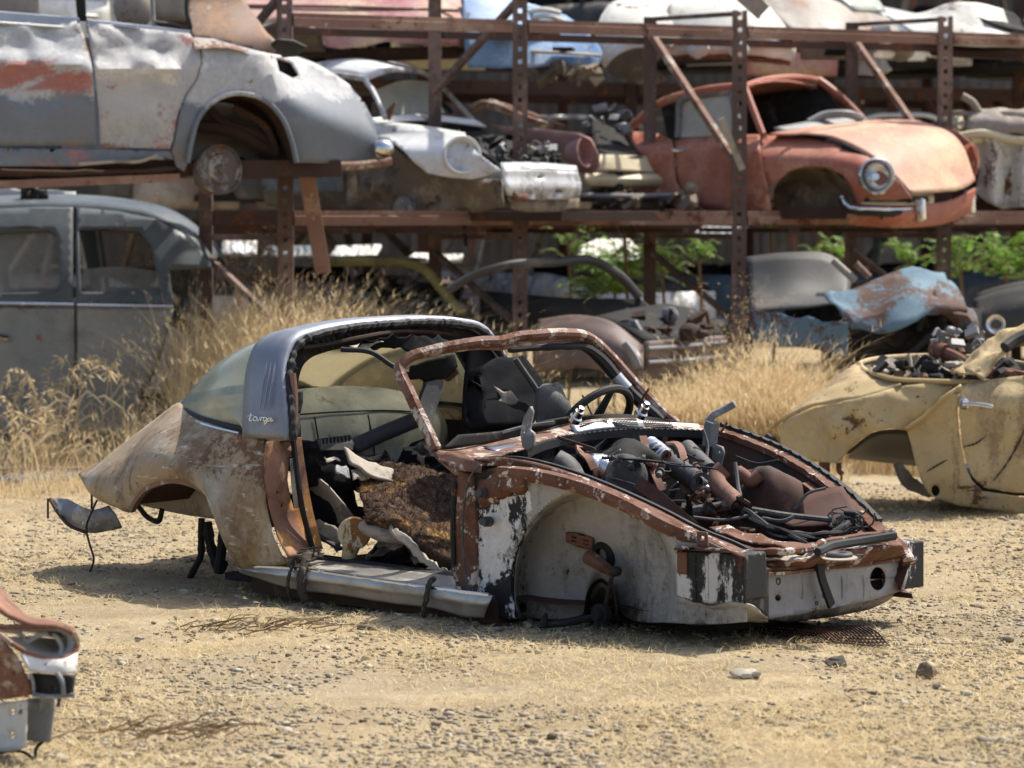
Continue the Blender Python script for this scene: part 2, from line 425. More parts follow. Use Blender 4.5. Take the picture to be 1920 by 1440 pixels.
def straw_litter():
    R = np.random.RandomState(21); it = []
    while len(it) < 60000:
        y = 8.3 + R.rand() ** 1.3 * 9; x = R.uniform(-1, 1) * (.17 * y + .3)
        d = .42 + .8 * noise.noise(Vector((x * 1.1 - 5, y * .8, 2))) + .5 * noise.noise(Vector((x * 4, y * 3, 7)))
        if R.rand() > d: continue
        a = R.uniform(0, 6.28); l = R.uniform(.015, .09)
        it.append(((x, y, gz(x, y) + .004), (math.cos(a) * 3.2, math.sin(a) * 3.2, 0), l * .35, R.uniform(.0018, .0042), R.uniform(.4, .9)))
    blades('straw', it, M['straw'], 3)
    it = []
    for c in range(90):                       # small standing tufts
        y = 8.6 + R.rand() * 5.5; x = R.uniform(-1, 1) * .17 * y
        for q in range(R.randint(6, 26)):
            a = R.uniform(0, 6.28); it.append(((x + R.normal(0, .03), y + R.normal(0, .03), gz(x, y) - .003), (math.cos(a), math.sin(a), 0), R.uniform(.02, .075), .0022, R.uniform(.2, .9)))
    blades('grass_tufts', it, M['straw'], 3)
straw_litter()
def stone(px, py, r, m, label, seed, sq=(1, .8, .7)):
    d = ray(px, py); p = Vector((0, 0, CAMZ)) + d * (-CAMZ / d.z)
    b = MB(); b.ell((p.x, p.y, r * sq[2] * .55 + gz(p.x, p.y)), (r * sq[0], r * sq[1], r * sq[2]), 16, 10, .55, seed)
    b.v = [q + Vector((nz(q, 40, seed), nz(q, 40, seed + 5), nz(q, 40, seed + 9))) * r * .12 for q in b.v]
    b.solo('stone', m, label, 'stone', ang=25)
M['clod'] = wear('brown_rock', (.17, .12, .08), rough=.95, bump=.6); M['darkstone'] = wear('dark_rock', (.1, .085, .07), rough=.95, bump=.6); M['palestone'] = wear('pale_rock', (.46, .42, .34), rough=.95, bump=.5)
stone(1737, 1279, .036, M['clod'], 'reddish brown pointed stone alone on the dirt at right', 3, (.9, .8, .85))
stone(1569, 1254, .036, M['darkstone'], 'dark rough lump of stone in front of the grille strip', 8, (1, .7, .55))
stone(1400, 1282, .042, M['palestone'], 'pale flat stone half sunk in the dirt before the wreck', 5, (1.1, .7, .35))
def twigs(px, py, n, lab, seed):
    R = random.Random(seed); d = ray(px, py); p = Vector((0, 0, CAMZ)) + d * (-CAMZ / d.z); b = MB()
    for i in range(n):
        a = R.gauss(0, .5); l = R.uniform(.06, .22); q = p + Vector((R.gauss(0, .13), R.gauss(0, .07), R.uniform(.004, .03)))
        P = [q + Vector((math.cos(a) * l * t, math.sin(a) * l * t, .03 * math.sin(t * 3) * R.random())) for t in (-.5, -.2, .2, .5)]
        b.tube(spl(P, 7), [.0026, .0026, .0024, .002, .002, .0015, .001], 5)
    b.solo('twig_pile', M['weed'], lab, 'twigs')['kind'] = 'stuff'
twigs(520, 1180, 46, 'loose heap of dry twigs on the dirt left of the sill', 2)
twigs(365, 1376, 34, 'dark scattered sticks on the gravel near the picture bottom', 4)
# ------------------------------------------------------------------ the stripped open-top wreck in the middle
M['quarter'] = wear('dusty_quarter', (.36, .275, .17), [R_(c=(.25, .15, .065), s=3.4, lo=.47, hi=.64, st=(1, 1, .5), z=[('x', -.98, -.7), ('z', .2, .42)], zk=.06, a=.65), R_(c=(.20, .12, .055), s=3, lo=.48, hi=.62, z=[('x', -1.5, -1.7), ('z', .40, .26)], zk=.08, a=.8),
    R_(c=(.40, .355, .285), s=3.2, lo=.48, hi=.6), R_(c=(.15, .09, .045), s=3.1, lo=.47, hi=.66, st=(1, 1, .4), a=.85), R_(c=(.15, .08, .04), s=2.3, lo=.54, hi=.60, st=(1, 1, .8), z=[('x', -1.3, -.8), ('z', .4, .52)], zk=.12), R_(c=(.10, .06, .03), s=7, lo=.55, hi=.68, st=(1.3, 1.3, .3), a=.8),
    R_(c=(.52, .49, .43), s=22, lo=.6, hi=.66, st=(.35, 1, 1.2), a=.8), R_(c=(.1, .06, .03), s=16, lo=.66, hi=.7)], rough=.62, bump=.2, vary=.12)
M['hoop'] = wear('brushed_hoop', (.27, .29, .335), [R_(c=(.24, .245, .26), s=3, lo=.45, hi=.7, m=.3), R_(c=(.55, .54, .5), s=45, lo=.68, hi=.72, a=.6)], rough=.5, metal=.7, bump=.08)
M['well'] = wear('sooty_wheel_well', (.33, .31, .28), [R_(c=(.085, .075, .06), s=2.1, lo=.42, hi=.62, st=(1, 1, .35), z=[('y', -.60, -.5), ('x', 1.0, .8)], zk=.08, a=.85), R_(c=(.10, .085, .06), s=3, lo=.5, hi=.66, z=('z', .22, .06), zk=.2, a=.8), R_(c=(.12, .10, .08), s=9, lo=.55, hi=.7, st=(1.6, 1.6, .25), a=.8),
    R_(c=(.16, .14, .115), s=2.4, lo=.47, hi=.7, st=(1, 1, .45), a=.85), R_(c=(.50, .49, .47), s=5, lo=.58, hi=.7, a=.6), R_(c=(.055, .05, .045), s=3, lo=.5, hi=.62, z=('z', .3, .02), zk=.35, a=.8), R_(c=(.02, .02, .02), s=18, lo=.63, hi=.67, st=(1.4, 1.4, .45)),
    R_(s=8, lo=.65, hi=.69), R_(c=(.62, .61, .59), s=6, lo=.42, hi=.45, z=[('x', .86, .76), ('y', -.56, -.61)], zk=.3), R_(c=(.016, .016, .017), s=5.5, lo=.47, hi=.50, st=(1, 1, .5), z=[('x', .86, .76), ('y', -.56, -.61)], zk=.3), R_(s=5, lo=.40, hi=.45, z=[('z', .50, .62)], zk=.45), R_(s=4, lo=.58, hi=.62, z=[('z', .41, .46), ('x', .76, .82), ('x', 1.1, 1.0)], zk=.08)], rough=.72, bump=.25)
M['peel'] = wear('peeled_black_white', (.56, .55, .53), [R_(c=(.018, .018, .018), s=4.2, lo=.44, hi=.48, st=(1.5, 1.5, .55)), R_(c=(.2, .18, .16), s=7, lo=.6, hi=.7), R_(s=6, lo=.63, hi=.66)], rough=.6, bump=.3)
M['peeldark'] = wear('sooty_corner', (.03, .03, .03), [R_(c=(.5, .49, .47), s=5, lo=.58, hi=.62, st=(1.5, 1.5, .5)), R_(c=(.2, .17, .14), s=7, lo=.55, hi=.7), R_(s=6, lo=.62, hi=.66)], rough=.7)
M['nose'] = wear('bare_nose_panel', (.285, .285, .295), [R_(c=(.42, .41, .40), s=4, lo=.5, hi=.7), R_(c=(.25, .25, .25), s=9, lo=.55, hi=.7), R_(s=8, lo=.64, hi=.67), R_(s=5, lo=.5, hi=.55, z=('z', .16, .06), zk=.32)], rough=.6, metal=.15)
M['railrust'] = wear('scaly_rust', (.15, .068, .042), [R_(s=7, lo=.5, hi=.6), R_(c=(.55, .5, .44), s=13, lo=.57, hi=.6), R_(c=(.3, .19, .13), s=9, lo=.6, hi=.66)], rough=.8, bump=.45)
M['frame_rust'] = wear('screen_frame_rust', (.16, .08, .055), [R_(c=(.42, .36, .30), s=13, lo=.52, hi=.57, st=(1, 1, .6)), R_(s=10, lo=.52, hi=.6), R_(c=(.33, .2, .13), s=7, lo=.6, hi=.68)], rough=.7, bump=.4)
M['tub'] = wear('rusty_tub', (.075, .036, .025), [R_(s=3, lo=.55, hi=.7), R_(c=(.02, .015, .012), s=3, lo=.5, hi=.66)], rough=.85)
M['jamb'] = wear('jamb_rust', (.28, .145, .095), [R_(c=(.42, .2, .06), s=4, lo=.5, hi=.62), R_(c=(.16, .08, .05), s=6, lo=.55, hi=.66), R_(c=(.45, .4, .34), s=14, lo=.63, hi=.68)], rough=.7)
M['sill'] = wear('dented_trim', (.50, .475, .435), [R_(c=(.35, .31, .26), s=5, lo=.45, hi=.7, m=.3), R_(s=14, lo=.68, hi=.71)], rough=.36, metal=.7, bump=.12)
M['fuzz'] = wear('matted_fibre', (.075, .043, .027), [R_(c=(.25, .13, .035), s=5, lo=.50, hi=.62), R_(c=(.15, .095, .065), s=22, lo=.5, hi=.66), R_(c=(.03, .018, .012), s=30, lo=.56, hi=.7)], rough=1, bump=1., bscale=60)
M['shelf'] = wear('olive_board', (.36, .335, .25), [R_(c=(.45, .42, .32), s=3, lo=.45, hi=.7), R_(c=(.13, .12, .07), s=9, lo=.56, hi=.72), R_(c=(.08, .08, .05), s=5, lo=.64, hi=.68, st=(1, 3, .3))], rough=.8)
M['foil'] = wear('crumpled_foil', (.62, .62, .63), [], rough=.28, metal=1, bump=.9, bscale=18)
M['cloth'] = wear('black_cloth', (.014, .014, .016), [R_(c=(.022, .02, .018), s=7, lo=.55, hi=.7)], rough=.95, bump=.5, spec=.08)
M['piperust'] = wear('pipe_rust', (.21, .105, .07), [R_(c=(.28, .16, .11), s=5, lo=.5, hi=.65), R_(c=(.12, .055, .035), s=14, lo=.55, hi=.66)], rough=.8, bump=.3)
M['hose'] = wear('grey_hose', (.062, .062, .064), [R_(c=(.17, .16, .14), s=6, lo=.5, hi=.68)], rough=.65)
M['spoon'] = wear('rusted_lamp_bowl', (.5, .42, .26), [R_(c=(.2, .085, .025), s=9, lo=.5, hi=.56, st=(1.6, 1.6, .4))], rough=.4)
M['rope'] = wear('frayed_rubber', (.05, .04, .032), [R_(c=(.15, .12, .09), s=30, lo=.5, hi=.62, st=(1, 1, .3))], rough=.95, bump=1)
M['backglass'] = glass('dusty_green_glass', (.80, .84, .78), (.37, .41, .35), .74)

hk = Frame('car_wreck', 'stripped open-top sports car wreck with steel roll hoop and bare rusty nose in the middle', 'car wreck', (-.048, 12.71, 0), (.02, 0, -.77))
P = hk.pt; L = hk.L
def tp(pts, r, n=8, k=24, ax='y', mb=None):
    return (mb or MB()).tube(spl(L(pts, ax), k), r, n)
# --- rear quarter, near side
prs = [((540, 1058, -.72), (500, 826, -.685)), ((490, 1064, -.735), (480, 813, -.68)), ((448, 1066, -.745), (457, 805, -.675)), ((434, 1018, -.755), (436, 799, -.66)),
       ((428, 976, -.765), (415, 794, -.65)), ((408, 943, -.77), (399, 790, -.63)), ((380, 918, -.775), (382, 785, -.60)), ((340, 903, -.775), (362, 776, -.56)),
       ((300, 907, -.765), (347, 766, -.52)), ((272, 922, -.755), (334, 756, -.47)), ((256, 943, -.745), (312, 771, -.47)), ((249, 958, -.735), (290, 788, -.47)),
       ((215, 949, -.72), (255, 815, -.48)), ((185, 936, -.68), (220, 842, -.49)), ((164, 916, -.62), (186, 868, -.49)), ((151, 893, -.55), (160, 882, -.50))]
def quarter_rows(n=44, m=22):
    bt = spl([P(*b) for b, t in prs], n); tt = spl([P(*t) for b, t in prs], n); G = []
    for j in range(m):
        v = j / (m - 1); row = []
        for i in range(n):
            u = i / (n - 1); p = bt[i].lerp(tt[i], v)
            amp = .085 * (1 - sstep(.75, 1, u)) + .02
            p.y -= amp * math.sin(math.pi * v ** .8) * (.55 + .45 * sstep(0, .25, u))
            p += Vector((0, 1, 0)) * .006 * nz(p, 4, 2)
            row.append(p)
        G.append(row)
    return G, tt
QG, QT = quarter_rows()
MB().grid(QG).build('rear_fender', M['quarter'], hk, solid=.006)
MB().grid(inv_mirror(QG)).build('rear_fender', M['quarter'], hk, solid=.006)
# flared lip of the wheel opening
lip = spl([P(*b) + Vector((0, -.004, 0)) for b, t in prs[3:12]], 40)
MB().sect(lip, [(-.008, -.012), (.008, -.012), (.008, .012), (-.008, .012)], up=(0, 1, 0)).build('arch_lip', M['rust_pale'], hk)
# inside of the rear wheel opening
b = MB()
cx = P(340, 980, -.6)
arc = [p + Vector((0, .02, 0)) for p in lip[2:-2]]
b.grid([[p for p in arc], [p + Vector((0, .3, .0)) for p in arc], [Vector((p.x * .8 + cx.x * .2, -.30, p.z * .85 + .05)) for p in arc]])
b.build('wheel_well', M['tub'], hk)
MB().patch([L([(256, 945, -.45), (330, 962, -.45), (430, 977, -.45)]), L([(300, 905, -.46), (345, 900, -.46), (400, 935, -.46)])], 12, 6).build('inner_wheel_panel', M['tan_sheet'], hk, solid=.005)
# deck between the fenders
b = MB()
dk = QT[26:]
b.grid([[Vector((p.x, p.y * (1 - 2 * t), p.z - .0 + .055 * math.sin(math.pi * t) * sstep(0, .5, i / len(dk)) - .012)) for i, p in enumerate(dk)] for t in [q / 14 for q in range(15)]])
b.build('engine_lid', M['quarter'], hk, solid=.005)
tl = [QG[j][-1] for j in range(len(QG))]
MB().grid([[Vector((p.x - .03 * math.sin(math.pi * t), p.y * (1 - 2 * t), p.z)) for p in tl] for t in [q / 8 for q in range(9)]]).build('tail_panel', M['rust'], hk)
# --- hoop
AR = [(-.70, .645), (-.69, .72), (-.665, .82), (-.63, .92), (-.60, .975), (-.565, 1.02), (-.51, 1.05), (-.42, 1.068), (-.25, 1.085), (0, 1.09)]
AR = AR + [(-y, z) for y, z in AR[-2::-1]]
def arch(xb, xt, dy=0, dz=0, n=70):
    pts = []
    for y, z in AR:
        k = sstep(.62, 1.06, z); pts.append((xb + (xt - xb) * k, y * (1 - dy / .7), z + dz * k))
    return spl(pts, n)
HF = arch(-.485, -.60); HR = arch(-.735, -.80, .0, -.012); HM = arch(-.62, -.70, -.008, .004)
b = MB(); b.grid([HR, [a.lerp(c, .5) for a, c in zip(HR, HM)], HM, [a.lerp(c, .6) + Vector((0, 0, .002)) for a, c in zip(HM, HF)], HF, arch(-.475, -.592, .012, -.012), arch(-.48, -.6, .05, -.035)])
b.build('roll_hoop', M['hoop'], hk, solid=.005, ang=60)
H2 = arch(-.492, -.612, .03, -.024); H3 = arch(-.56, -.66, .15, -.10)
MB().grid([H2, H3, arch(-.70, -.78, .08, -.05)]).build('hoop_lining', M['blackdark'], hk, solid=.01)
MB().tube([p + Vector((.012, 0, .004 * nz(p, 60))) for p in arch(-.478, -.596, .03, -.022, 240)], [.015 + .009 * nz(p, 45, 3) + .003 * nz(p, 110, 1) for p in arch(-.478, -.596, .03, -.022, 240)], 7).build('weather_strip', M['black'], hk)
# ragged lining scraps hanging below the hoop edge
R = random.Random(4); b = MB(); A_ = arch(-.50, -.62, .05, -.04, 120)
for i in range(8, 100, 2):
    p = A_[i]; l = R.uniform(.008, .04) * (2 if 30 < i < 50 else 1)
    if R.random() < .25: continue
    q = A_[i + 2]; c = Vector((0, -p.y, .5 - p.z)).normalized()
    b.v += [p, q, (p + q) / 2 + c * l + Vector((R.uniform(-.02, .03), 0, 0))]; b.f.append((len(b.v) - 3, len(b.v) - 2, len(b.v) - 1))
b.build('torn_lining', M['black'], hk, solid=.003, ang=0)['kind'] = 'stuff'
tp([(568, 652, -.5), (600, 648, -.4), (680, 632, -.2), (740, 622, 0), (800, 622, .2), (860, 628, .42)], .009, 6).build('hoop_channel', M['rust_dark'], hk)
# louvre ribs and script lettering on the hoop side
def on_hoop(px, py, off=-.006):
    y = -.68
    for _ in range(5):
        p = P(px, py, y); z = max(.645, min(1.0, p.z))
        y = next(a[0] + (c[0] - a[0]) * (z - a[1]) / (c[1] - a[1]) for a, c in zip(AR[:6], AR[1:7]) if a[1] <= z <= c[1] + 1e-6) - .006
    return P(px, py, y + off)
for dx in (0, 8, 16):
    MB().tube(spl([on_hoop(500 + dx, 680, -.016), on_hoop(493 + dx, 725, -.016), on_hoop(487 + dx * .95, 769, -.016)], 10), [.001] + [.0038] * 8 + [.001], 6).build('rib', M['hoop'], hk)
word = [[(471, 775), (469, 782), (468, 788), (472, 789), (475, 786)], [(464, 781), (470, 779), (477, 780)], [(482, 782), (477, 782), (476, 788), (481, 788), (483, 782), (483, 789), (487, 786)], [(487, 786), (488, 782), (490, 784), (489, 789), (490, 784), (494, 783), (494, 785)],
        [(500, 783), (496, 783), (494, 788), (499, 788), (501, 783), (500, 792), (495, 795), (496, 791), (503, 788)], [(508, 784), (504, 784), (502, 789), (506, 789), (509, 784), (508, 790), (513, 787)]]
b = MB()
for st in word: b.tube(spl([on_hoop(x, y, -.020) for x, y in st], 22), .0024, 5)
b.build('script_badge', M['chrome'], hk)
# --- wrap-round rear window
ub = [P(*q) for q in ((460, 802, -.675), (420, 793, -.65), (384, 783, -.60), (355, 770, -.53), (338, 755, -.44))]
uc = Vector((ub[-1].x - .12, 0, ub[-1].z + .03))
U = ub + [Vector((ub[-1].x - .085, -.22, ub[-1].z + .02)), uc]; U = U + [Vector((p.x, -p.y, p.z)) for p in U[-2::-1]]
U = spl(U, 70); HRi = [p + Vector((.02, -p.y * .012, -.008)) for p in HR]
G = []
for j in range(12):
    v = j / 11
    G.append([a.lerp(c, v) + Vector((-.03, c.y * .05, .055)) * math.sin(math.pi * v) * (.35 + .65 * math.sin(math.pi * i / 69)) for i, (a, c) in enumerate(zip(HRi, U))])
MB().grid(G).build('rear_window', M['backglass'], hk)
MB().tube([p + Vector((0, p.y * .012, -.006)) for p in U], .011, 8).build('window_seal', M['black'], hk)
MB().tube([p + Vector((-.012, p.y * .03, -.022)) for p in U], .008, 8).build('window_trim', M['chrome'], hk)
# --- windscreen frame
fo = [(818, 842, -.655), (806, 815, -.65), (786, 775, -.62), (768, 735, -.58), (752, 700, -.545), (749, 686, -.535), (762, 673, -.51), (800, 660, -.43), (850, 649, -.32), (905, 641, -.19), (938, 640, -.12), (960, 634, -.06), (1010, 628, .08), (1060, 626, .24), (1090, 629, .34), (1118, 644, .45), (1145, 670, .51), (1190, 720, .57), (1235, 768, .62), (1268, 797, .655)]
fp = spl(L(fo), 110)
MB().sect(fp, [(-.015, -.020), (.012, -.023), (.018, -.009), (.018, .012), (.008, .022), (-.015, .019)], up=(.8, 0, .6)).build('windscreen_frame', M['frame_rust'], hk)
MB().tube([p + (Vector((.17, 0, .82)) - p).normalized() * .034 + Vector((-.02, 0, 0)) for p in fp[3:-3]], .009, 6).build('screen_channel', M['rust_pale'], hk)
MB().tube(spl(L([(938, 640, -.1), (944, 634, -.09), (975, 628, 0), (1000, 625, .06)]), 14), .007, 6).build('loose_seal', M['black'], hk)
rb = spl(L([(955, 655, -.02), (1000, 652, .1), (1060, 650, .25), (1098, 652, .37), (1125, 672, .45), (1165, 718, .52), (1205, 758, .57), (1240, 790, .61)]), 50)
MB().tube(rb, [.014 + .012 * sstep(18, 30, i) + .004 * nz((i, 0, 0), .31) for i in range(50)], 8).build('screen_rubber', M['black'], hk)
MB().tube(rb[34:39], .029, 10).build('clamp_sleeve', M['steel'], hk)
MB().tube(spl(L([(1217, 728, .5), (1200, 756, .52), (1196, 766, .52), (1195, 778, .52)]), 10), .005, 5).build('wire', M['rust'], hk)
# sun visor scraps
MB().patch([L([(770, 690, -.42), (830, 668, -.28), (850, 662, -.2)]), L([(765, 712, -.4), (810, 712, -.3), (858, 690, -.2)])], 10, 6, .02, 14).build('visor_scrap', M['cloth'], hk, solid=.01)
MB().plate(hk, [(826, 672), (850, 664), (858, 700), (840, 715), (822, 700)], fn=lambda x, y: (-.2, 'y'), step=8).build('visor_bracket', M['rust_dark'], hk, solid=.02)
# --- cowl
cwl = MB().patch([L([(814, 846, -.66), (850, 843, -.5), (920, 830, -.3), (1000, 808, -.05), (1070, 792, .12), (1160, 785, .33), (1275, 794, .655)]),
                  L([(850, 868, -.66), (890, 862, -.58), (950, 842, -.35), (1020, 818, -.08), (1085, 803, .12), (1180, 795, .33), (1320, 800, .66)]),
                  L([(905, 872, -.66), (940, 855, -.55), (985, 842, -.35), (1035, 826, -.12), (1090, 815, .08), (1200, 808, .36), (1350, 812, .66)])], 50, 12)
cwl.build('cowl', M['frame_rust'], hk, solid=.006)
MB().patch([L([(860, 815, -.5), (940, 808, -.25), (1060, 783, .08), (1140, 777, .3), (1265, 788, .62)]), L([(830, 842, -.6), (930, 828, -.28), (1060, 795, .1), (1160, 787, .33), (1270, 796, .64)])], 30, 5).build('dashboard', M['blackdark'], hk, solid=.01)
tb_ = spl(L([(940, 812, -.25), (985, 800, -.12), (1040, 792, .0)]), 8); MB().tube(tb_, .008, 6).build('dash_trim', M['hose'], hk)
MB().patch([L([(1068, 798, .07), (1120, 790, .18), (1180, 789, .33), (1308, 796, .63)]), L([(1078, 813, .06), (1130, 805, .18), (1190, 803, .34), (1316, 806, .63)])], 30, 5).build('vent_panel', M['steel'], hk, solid=.008)
for (x0, x1, y0, y1) in ((1080, 1130, 801, 793), (1142, 1185, 793, 791), (1198, 1250, 792, 794)):
    t0 = (x0 - 1068) / 240; t1 = (x1 - 1068) / 240
    v0, v1 = .07 + .56 * t0, .07 + .56 * t1
    b = MB(); a0, a1, c0, c1 = P(x0, y0 + 1, v0), P(x1, y1 + 1, v1), P(x0 + 5, y0 + 14, v0), P(x1 + 5, y1 + 14, v1); up = Vector((.02, 0, .014))
    for q in range(17): b.tube([a0.lerp(a1, q / 16) + up, c0.lerp(c1, q / 16) + up], .0018, 4)
    for q in range(5): b.tube([a0.lerp(c0, q / 4) + up, a1.lerp(c1, q / 4) + up], .0018, 4)
    b.build('vent_mesh', M['black'], hk)
gk = spl(L([(985, 850, -.36), (1010, 838, -.25), (1045, 828, -.1), (1090, 819, .05), (1150, 812, .2), (1220, 810, .38), (1300, 812, .55), (1352, 816, .655)]), 130)
MB().sect(gk, [[(-.011, -.018), (.011, -.018), (.011, .012 + .004 * (i % 3 == 0)), (-.011, .012 + .004 * (i % 3 == 0))] for i in range(130)]).build('hood_gasket', M['black'], hk)
# --- near inner fender with the wheel well pressed into it
TOP = [(878, 868), (900, 880), (945, 874), (1000, 882), (1060, 893), (1120, 912), (1180, 938), (1250, 976), (1330, 1016), (1396, 1046)]
BOT = [(888, 1152), (930, 1158), (1000, 1160), (1060, 1160), (1100, 1150), (1125, 1138), (1150, 1140), (1180, 1160), (1260, 1168), (1350, 1170), (1400, 1166)]
def yv(px, py):
    e = math.hypot((px - 1115) / 157, (py - 1098) / 184)
    rec = sstep(1.0, .9, e) * .15 + .07 * sstep(.75, .1, e)
    hole = .12 * sstep(.0, 1, 1 - math.hypot((px - 1130) / 34, (py - 1130) / 75)) 
    return -.64 + rec + hole + .006 * nz((px * .02, py * .02, 0), 1, 3)
tt = spl([(*p, 0) for p in TOP], 110); bb = spl([(*p, 0) for p in BOT], 110)
G = []
for j in range(56):
    row = []
    for i in range(110):
        q = bb[i].lerp(tt[i], j / 55); row.append(P(q.x, q.y, yv(q.x, q.y)))
    G.append(row)
MB().grid(G).build('inner_fender', M['well'], hk, solid=.005, ang=60)
# flanges along the top
MB().sect(spl(L([(938, 884, -.655), (1000, 890, -.66), (1060, 903, -.66), (1120, 922, -.66), (1180, 948, -.655), (1250, 986, -.645), (1310, 1012, -.62), (1370, 1040, -.57), (1415, 1066, -.52)]), 60), [(-.03, -.022), (0, -.03), (.02, -.012), (.022, .012), (-.01, .026), (-.03, .014)], up=(0, .3, 1)).build('fender_rail', M['railrust'], hk)
rr = spl(L([(900, 866, -.62), (960, 866, -.6), (1020, 878, -.59), (1080, 897, -.58), (1150, 925, -.57), (1230, 962, -.55), (1310, 1003, -.52), (1380, 1032, -.48), (1425, 1058, -.455)]), 100)
MB().sect(rr, [[(-.022, -.014), (.022, -.014), (.022, .010 + .005 * nz((i, 0, 0), .5)), (-.022, .010)] for i in range(100)]).build('hood_rail', M['railrust'], hk)
MB().tube([p + Vector((0, -.028, .012)) for p in rr], .007, 6).build('rail_edge', M['frame_rust'], hk)
MB().sect([p + Vector((0, .03, .006)) for p in rr], [(-.008, -.02), (.008, -.02), (.008, .012), (-.008, .012)]).build('rail_gasket', M['black'], hk)
# box sections ahead and behind the wheel well
def boxpx(name, q, y, dep, m, fr=hk, bev=.008):
    pts = [fr.pt(x, yy, y) for x, yy in q]
    return MB().prism(pts, (0, dep, 0)).build(name, m, fr, bev=bev, ang=30)
bp = [(1266, 1032), (1392, 1040), (1396, 1128), (1360, 1133), (1300, 1131), (1268, 1118)]
boxpx('battery_box', bp, -.665, .13, M['peel'])
b = MB()
for x in (1302, 1325, 1348): b.tube([P(x, 1042, -.667), P(x + 1, 1126, -.667)], .006, 6)
b.build('pressed_ribs', M['peel'], hk)
boxpx('mounting_plate', [(1268, 1034), (1286, 1035), (1287, 1078), (1268, 1076)], -.675, .012, M['rust'])
MB().patch([L([(1262, 1030, -.69), (1330, 1028, -.68), (1396, 1040, -.68)]), L([(1275, 1024, -.45), (1340, 1022, -.45), (1405, 1034, -.45)])], 12, 4, .012, 12).build('box_lid', M['railrust'], hk, solid=.006)
q0 = P(1395, 1090, -.665); xb = q0.x
fa, fb, fc, fd = (P(1703, 1012, 1.63, 'x'), P(1733, 1014, 1.63, 'x'), P(1733, 1100, 1.63, 'x'), P(1700, 1104, 1.63, 'x')); MB().prism([fa - Vector((0, .12, 0)), fb, fc, fd - Vector((0, .12, 0))], (-.26, 0, 0)).build('battery_box', M['peel'], hk, bev=.006)
MB().plate(hk, [(1308, 996), (1326, 998), (1328, 1028), (1310, 1028)], [[(1314, 1004), (1322, 1005), (1322, 1013), (1314, 1013)]], lambda x, y: (-.66, 'y'), 6).build('bracket', M['rust'], hk, solid=.01)
MB().patch([L([(1270, 1027, -.7), (1300, 1028, -.69)]), L([(1280, 1024, -.6), (1318, 1027, -.6)])], 6, 4, .02, 30).build('paper_scrap', M['foil'], hk)
# hinge post at the front of the door opening
boxpx('hinge_post', [(858, 880), (884, 892), (892, 1000), (890, 1122), (868, 1118), (852, 1072), (850, 960)], -.66, .08, M['railrust'])
MB().tube(spl(L([(852, 905, -.668), (849, 980, -.668), (851, 1072, -.668)]), 14), .010, 6).build('post_flange', M['peel'], hk)
MB().tube(spl(L([(902, 872, -.68), (884, 890, -.68), (871, 940, -.685), (868, 1010, -.68), (872, 1070, -.69), (881, 1120, -.72), (883, 1165, -.73)]), 36), .0045, 6).build('hanging_wire', M['hose'], hk)
for (x, y) in ((910, 925), (918, 978)): MB().lathe(P(x, y, -.66), (.25, -1, .1), [(0, .02), (.03, .02), (.03, .014), (.055, .014), (.055, .001)], 10).build('bolt', M['hose'], hk)
MB().patch([L([(895, 905, -.64), (920, 890, -.65), (965, 880, -.66)]), L([(900, 945, -.655), (935, 930, -.665), (985, 905, -.67)]), L([(912, 952, -.64), (945, 935, -.64), (990, 915, -.64)])], 18, 8, .02, 18).build('post_gusset', M['railrust'], hk, solid=.006)
# kick panel lip under the windscreen corner
MB().patch([L([(812, 846, -.665), (850, 850, -.66), (905, 868, -.65)]), L([(822, 862, -.69), (860, 880, -.69), (902, 888, -.66)])], 12, 5, .01, 9).build('pillar_foot', M['frame_rust'], hk, solid=.006)
MB().patch([L([(825, 866, -.63), (870, 884, -.65)]), L([(852, 890, -.65), (890, 895, -.65)])], 6, 4).build('pillar_gusset', M['rust_pale'], hk, solid=.006)
# stub axle, slotted plate and drop link in the wheel well
MB().plate(hk, [(1062, 998), (1084, 1000), (1112, 1010), (1112, 1030), (1090, 1026), (1064, 1016)], [[(1072, 1004), (1082, 1006), (1082, 1010), (1072, 1008)], [(1072, 1011), (1082, 1013), (1082, 1017), (1072, 1015)], [(1094, 1010), (1106, 1014), (1106, 1017), (1094, 1013)], [(1094, 1017), (1106, 1021), (1106, 1024), (1094, 1020)]], lambda x, y: (yv(x, y) - .012, 'y'), 5).build('slotted_plate', M['rust'], hk, solid=.01)
c = P(1136, 1042, yv(1136, 1042)); MB().lathe(c, (0, -1, 0), [(0, .055), (.02, .055), (.03, .045), (.03, .03), (-.02, .03), (-.02, .001)], 24).build('axle_opening', M['blackdark'], hk)
MB().tube(L([(1105, 1045, -.5), (1125, 1058, -.53), (1150, 1075, -.56)]), [.03, .026, .018], 8).build('torsion_arm', M['rust'], hk)
MB().tube(spl(L([(1150, 1070, -.57), (1143, 1100, -.57), (1128, 1160, -.57), (1122, 1172, -.57)]), 16), .008, 6).build('drop_link', M['rust_dark'], hk)
MB().ell(P(1155, 1071, -.57), (.022, .022, .02), 10, 6).build('ball_joint', M['black'], hk)
MB().patch([L([(1104, 1150, -.42), (1112, 1105, -.42), (1128, 1092, -.42), (1142, 1105, -.42), (1152, 1150, -.42)]), L([(1092, 1158, -.6), (1106, 1100, -.6), (1128, 1084, -.6), (1147, 1100, -.6), (1160, 1158, -.6)])], 20, 4).build('hub_tunnel', M['tub'], hk)
b = MB(); b.tube(spl(L([(1010, 1172, -.66), (1060, 1168, -.64), (1110, 1158, -.6), (1135, 1155, -.58)]), 14), .013, 8); b.tube(L([(1018, 1175, -.67), (1024, 1150, -.67)]), [.02, .006], 6); b.build('control_arm', M['blackdark'], hk)
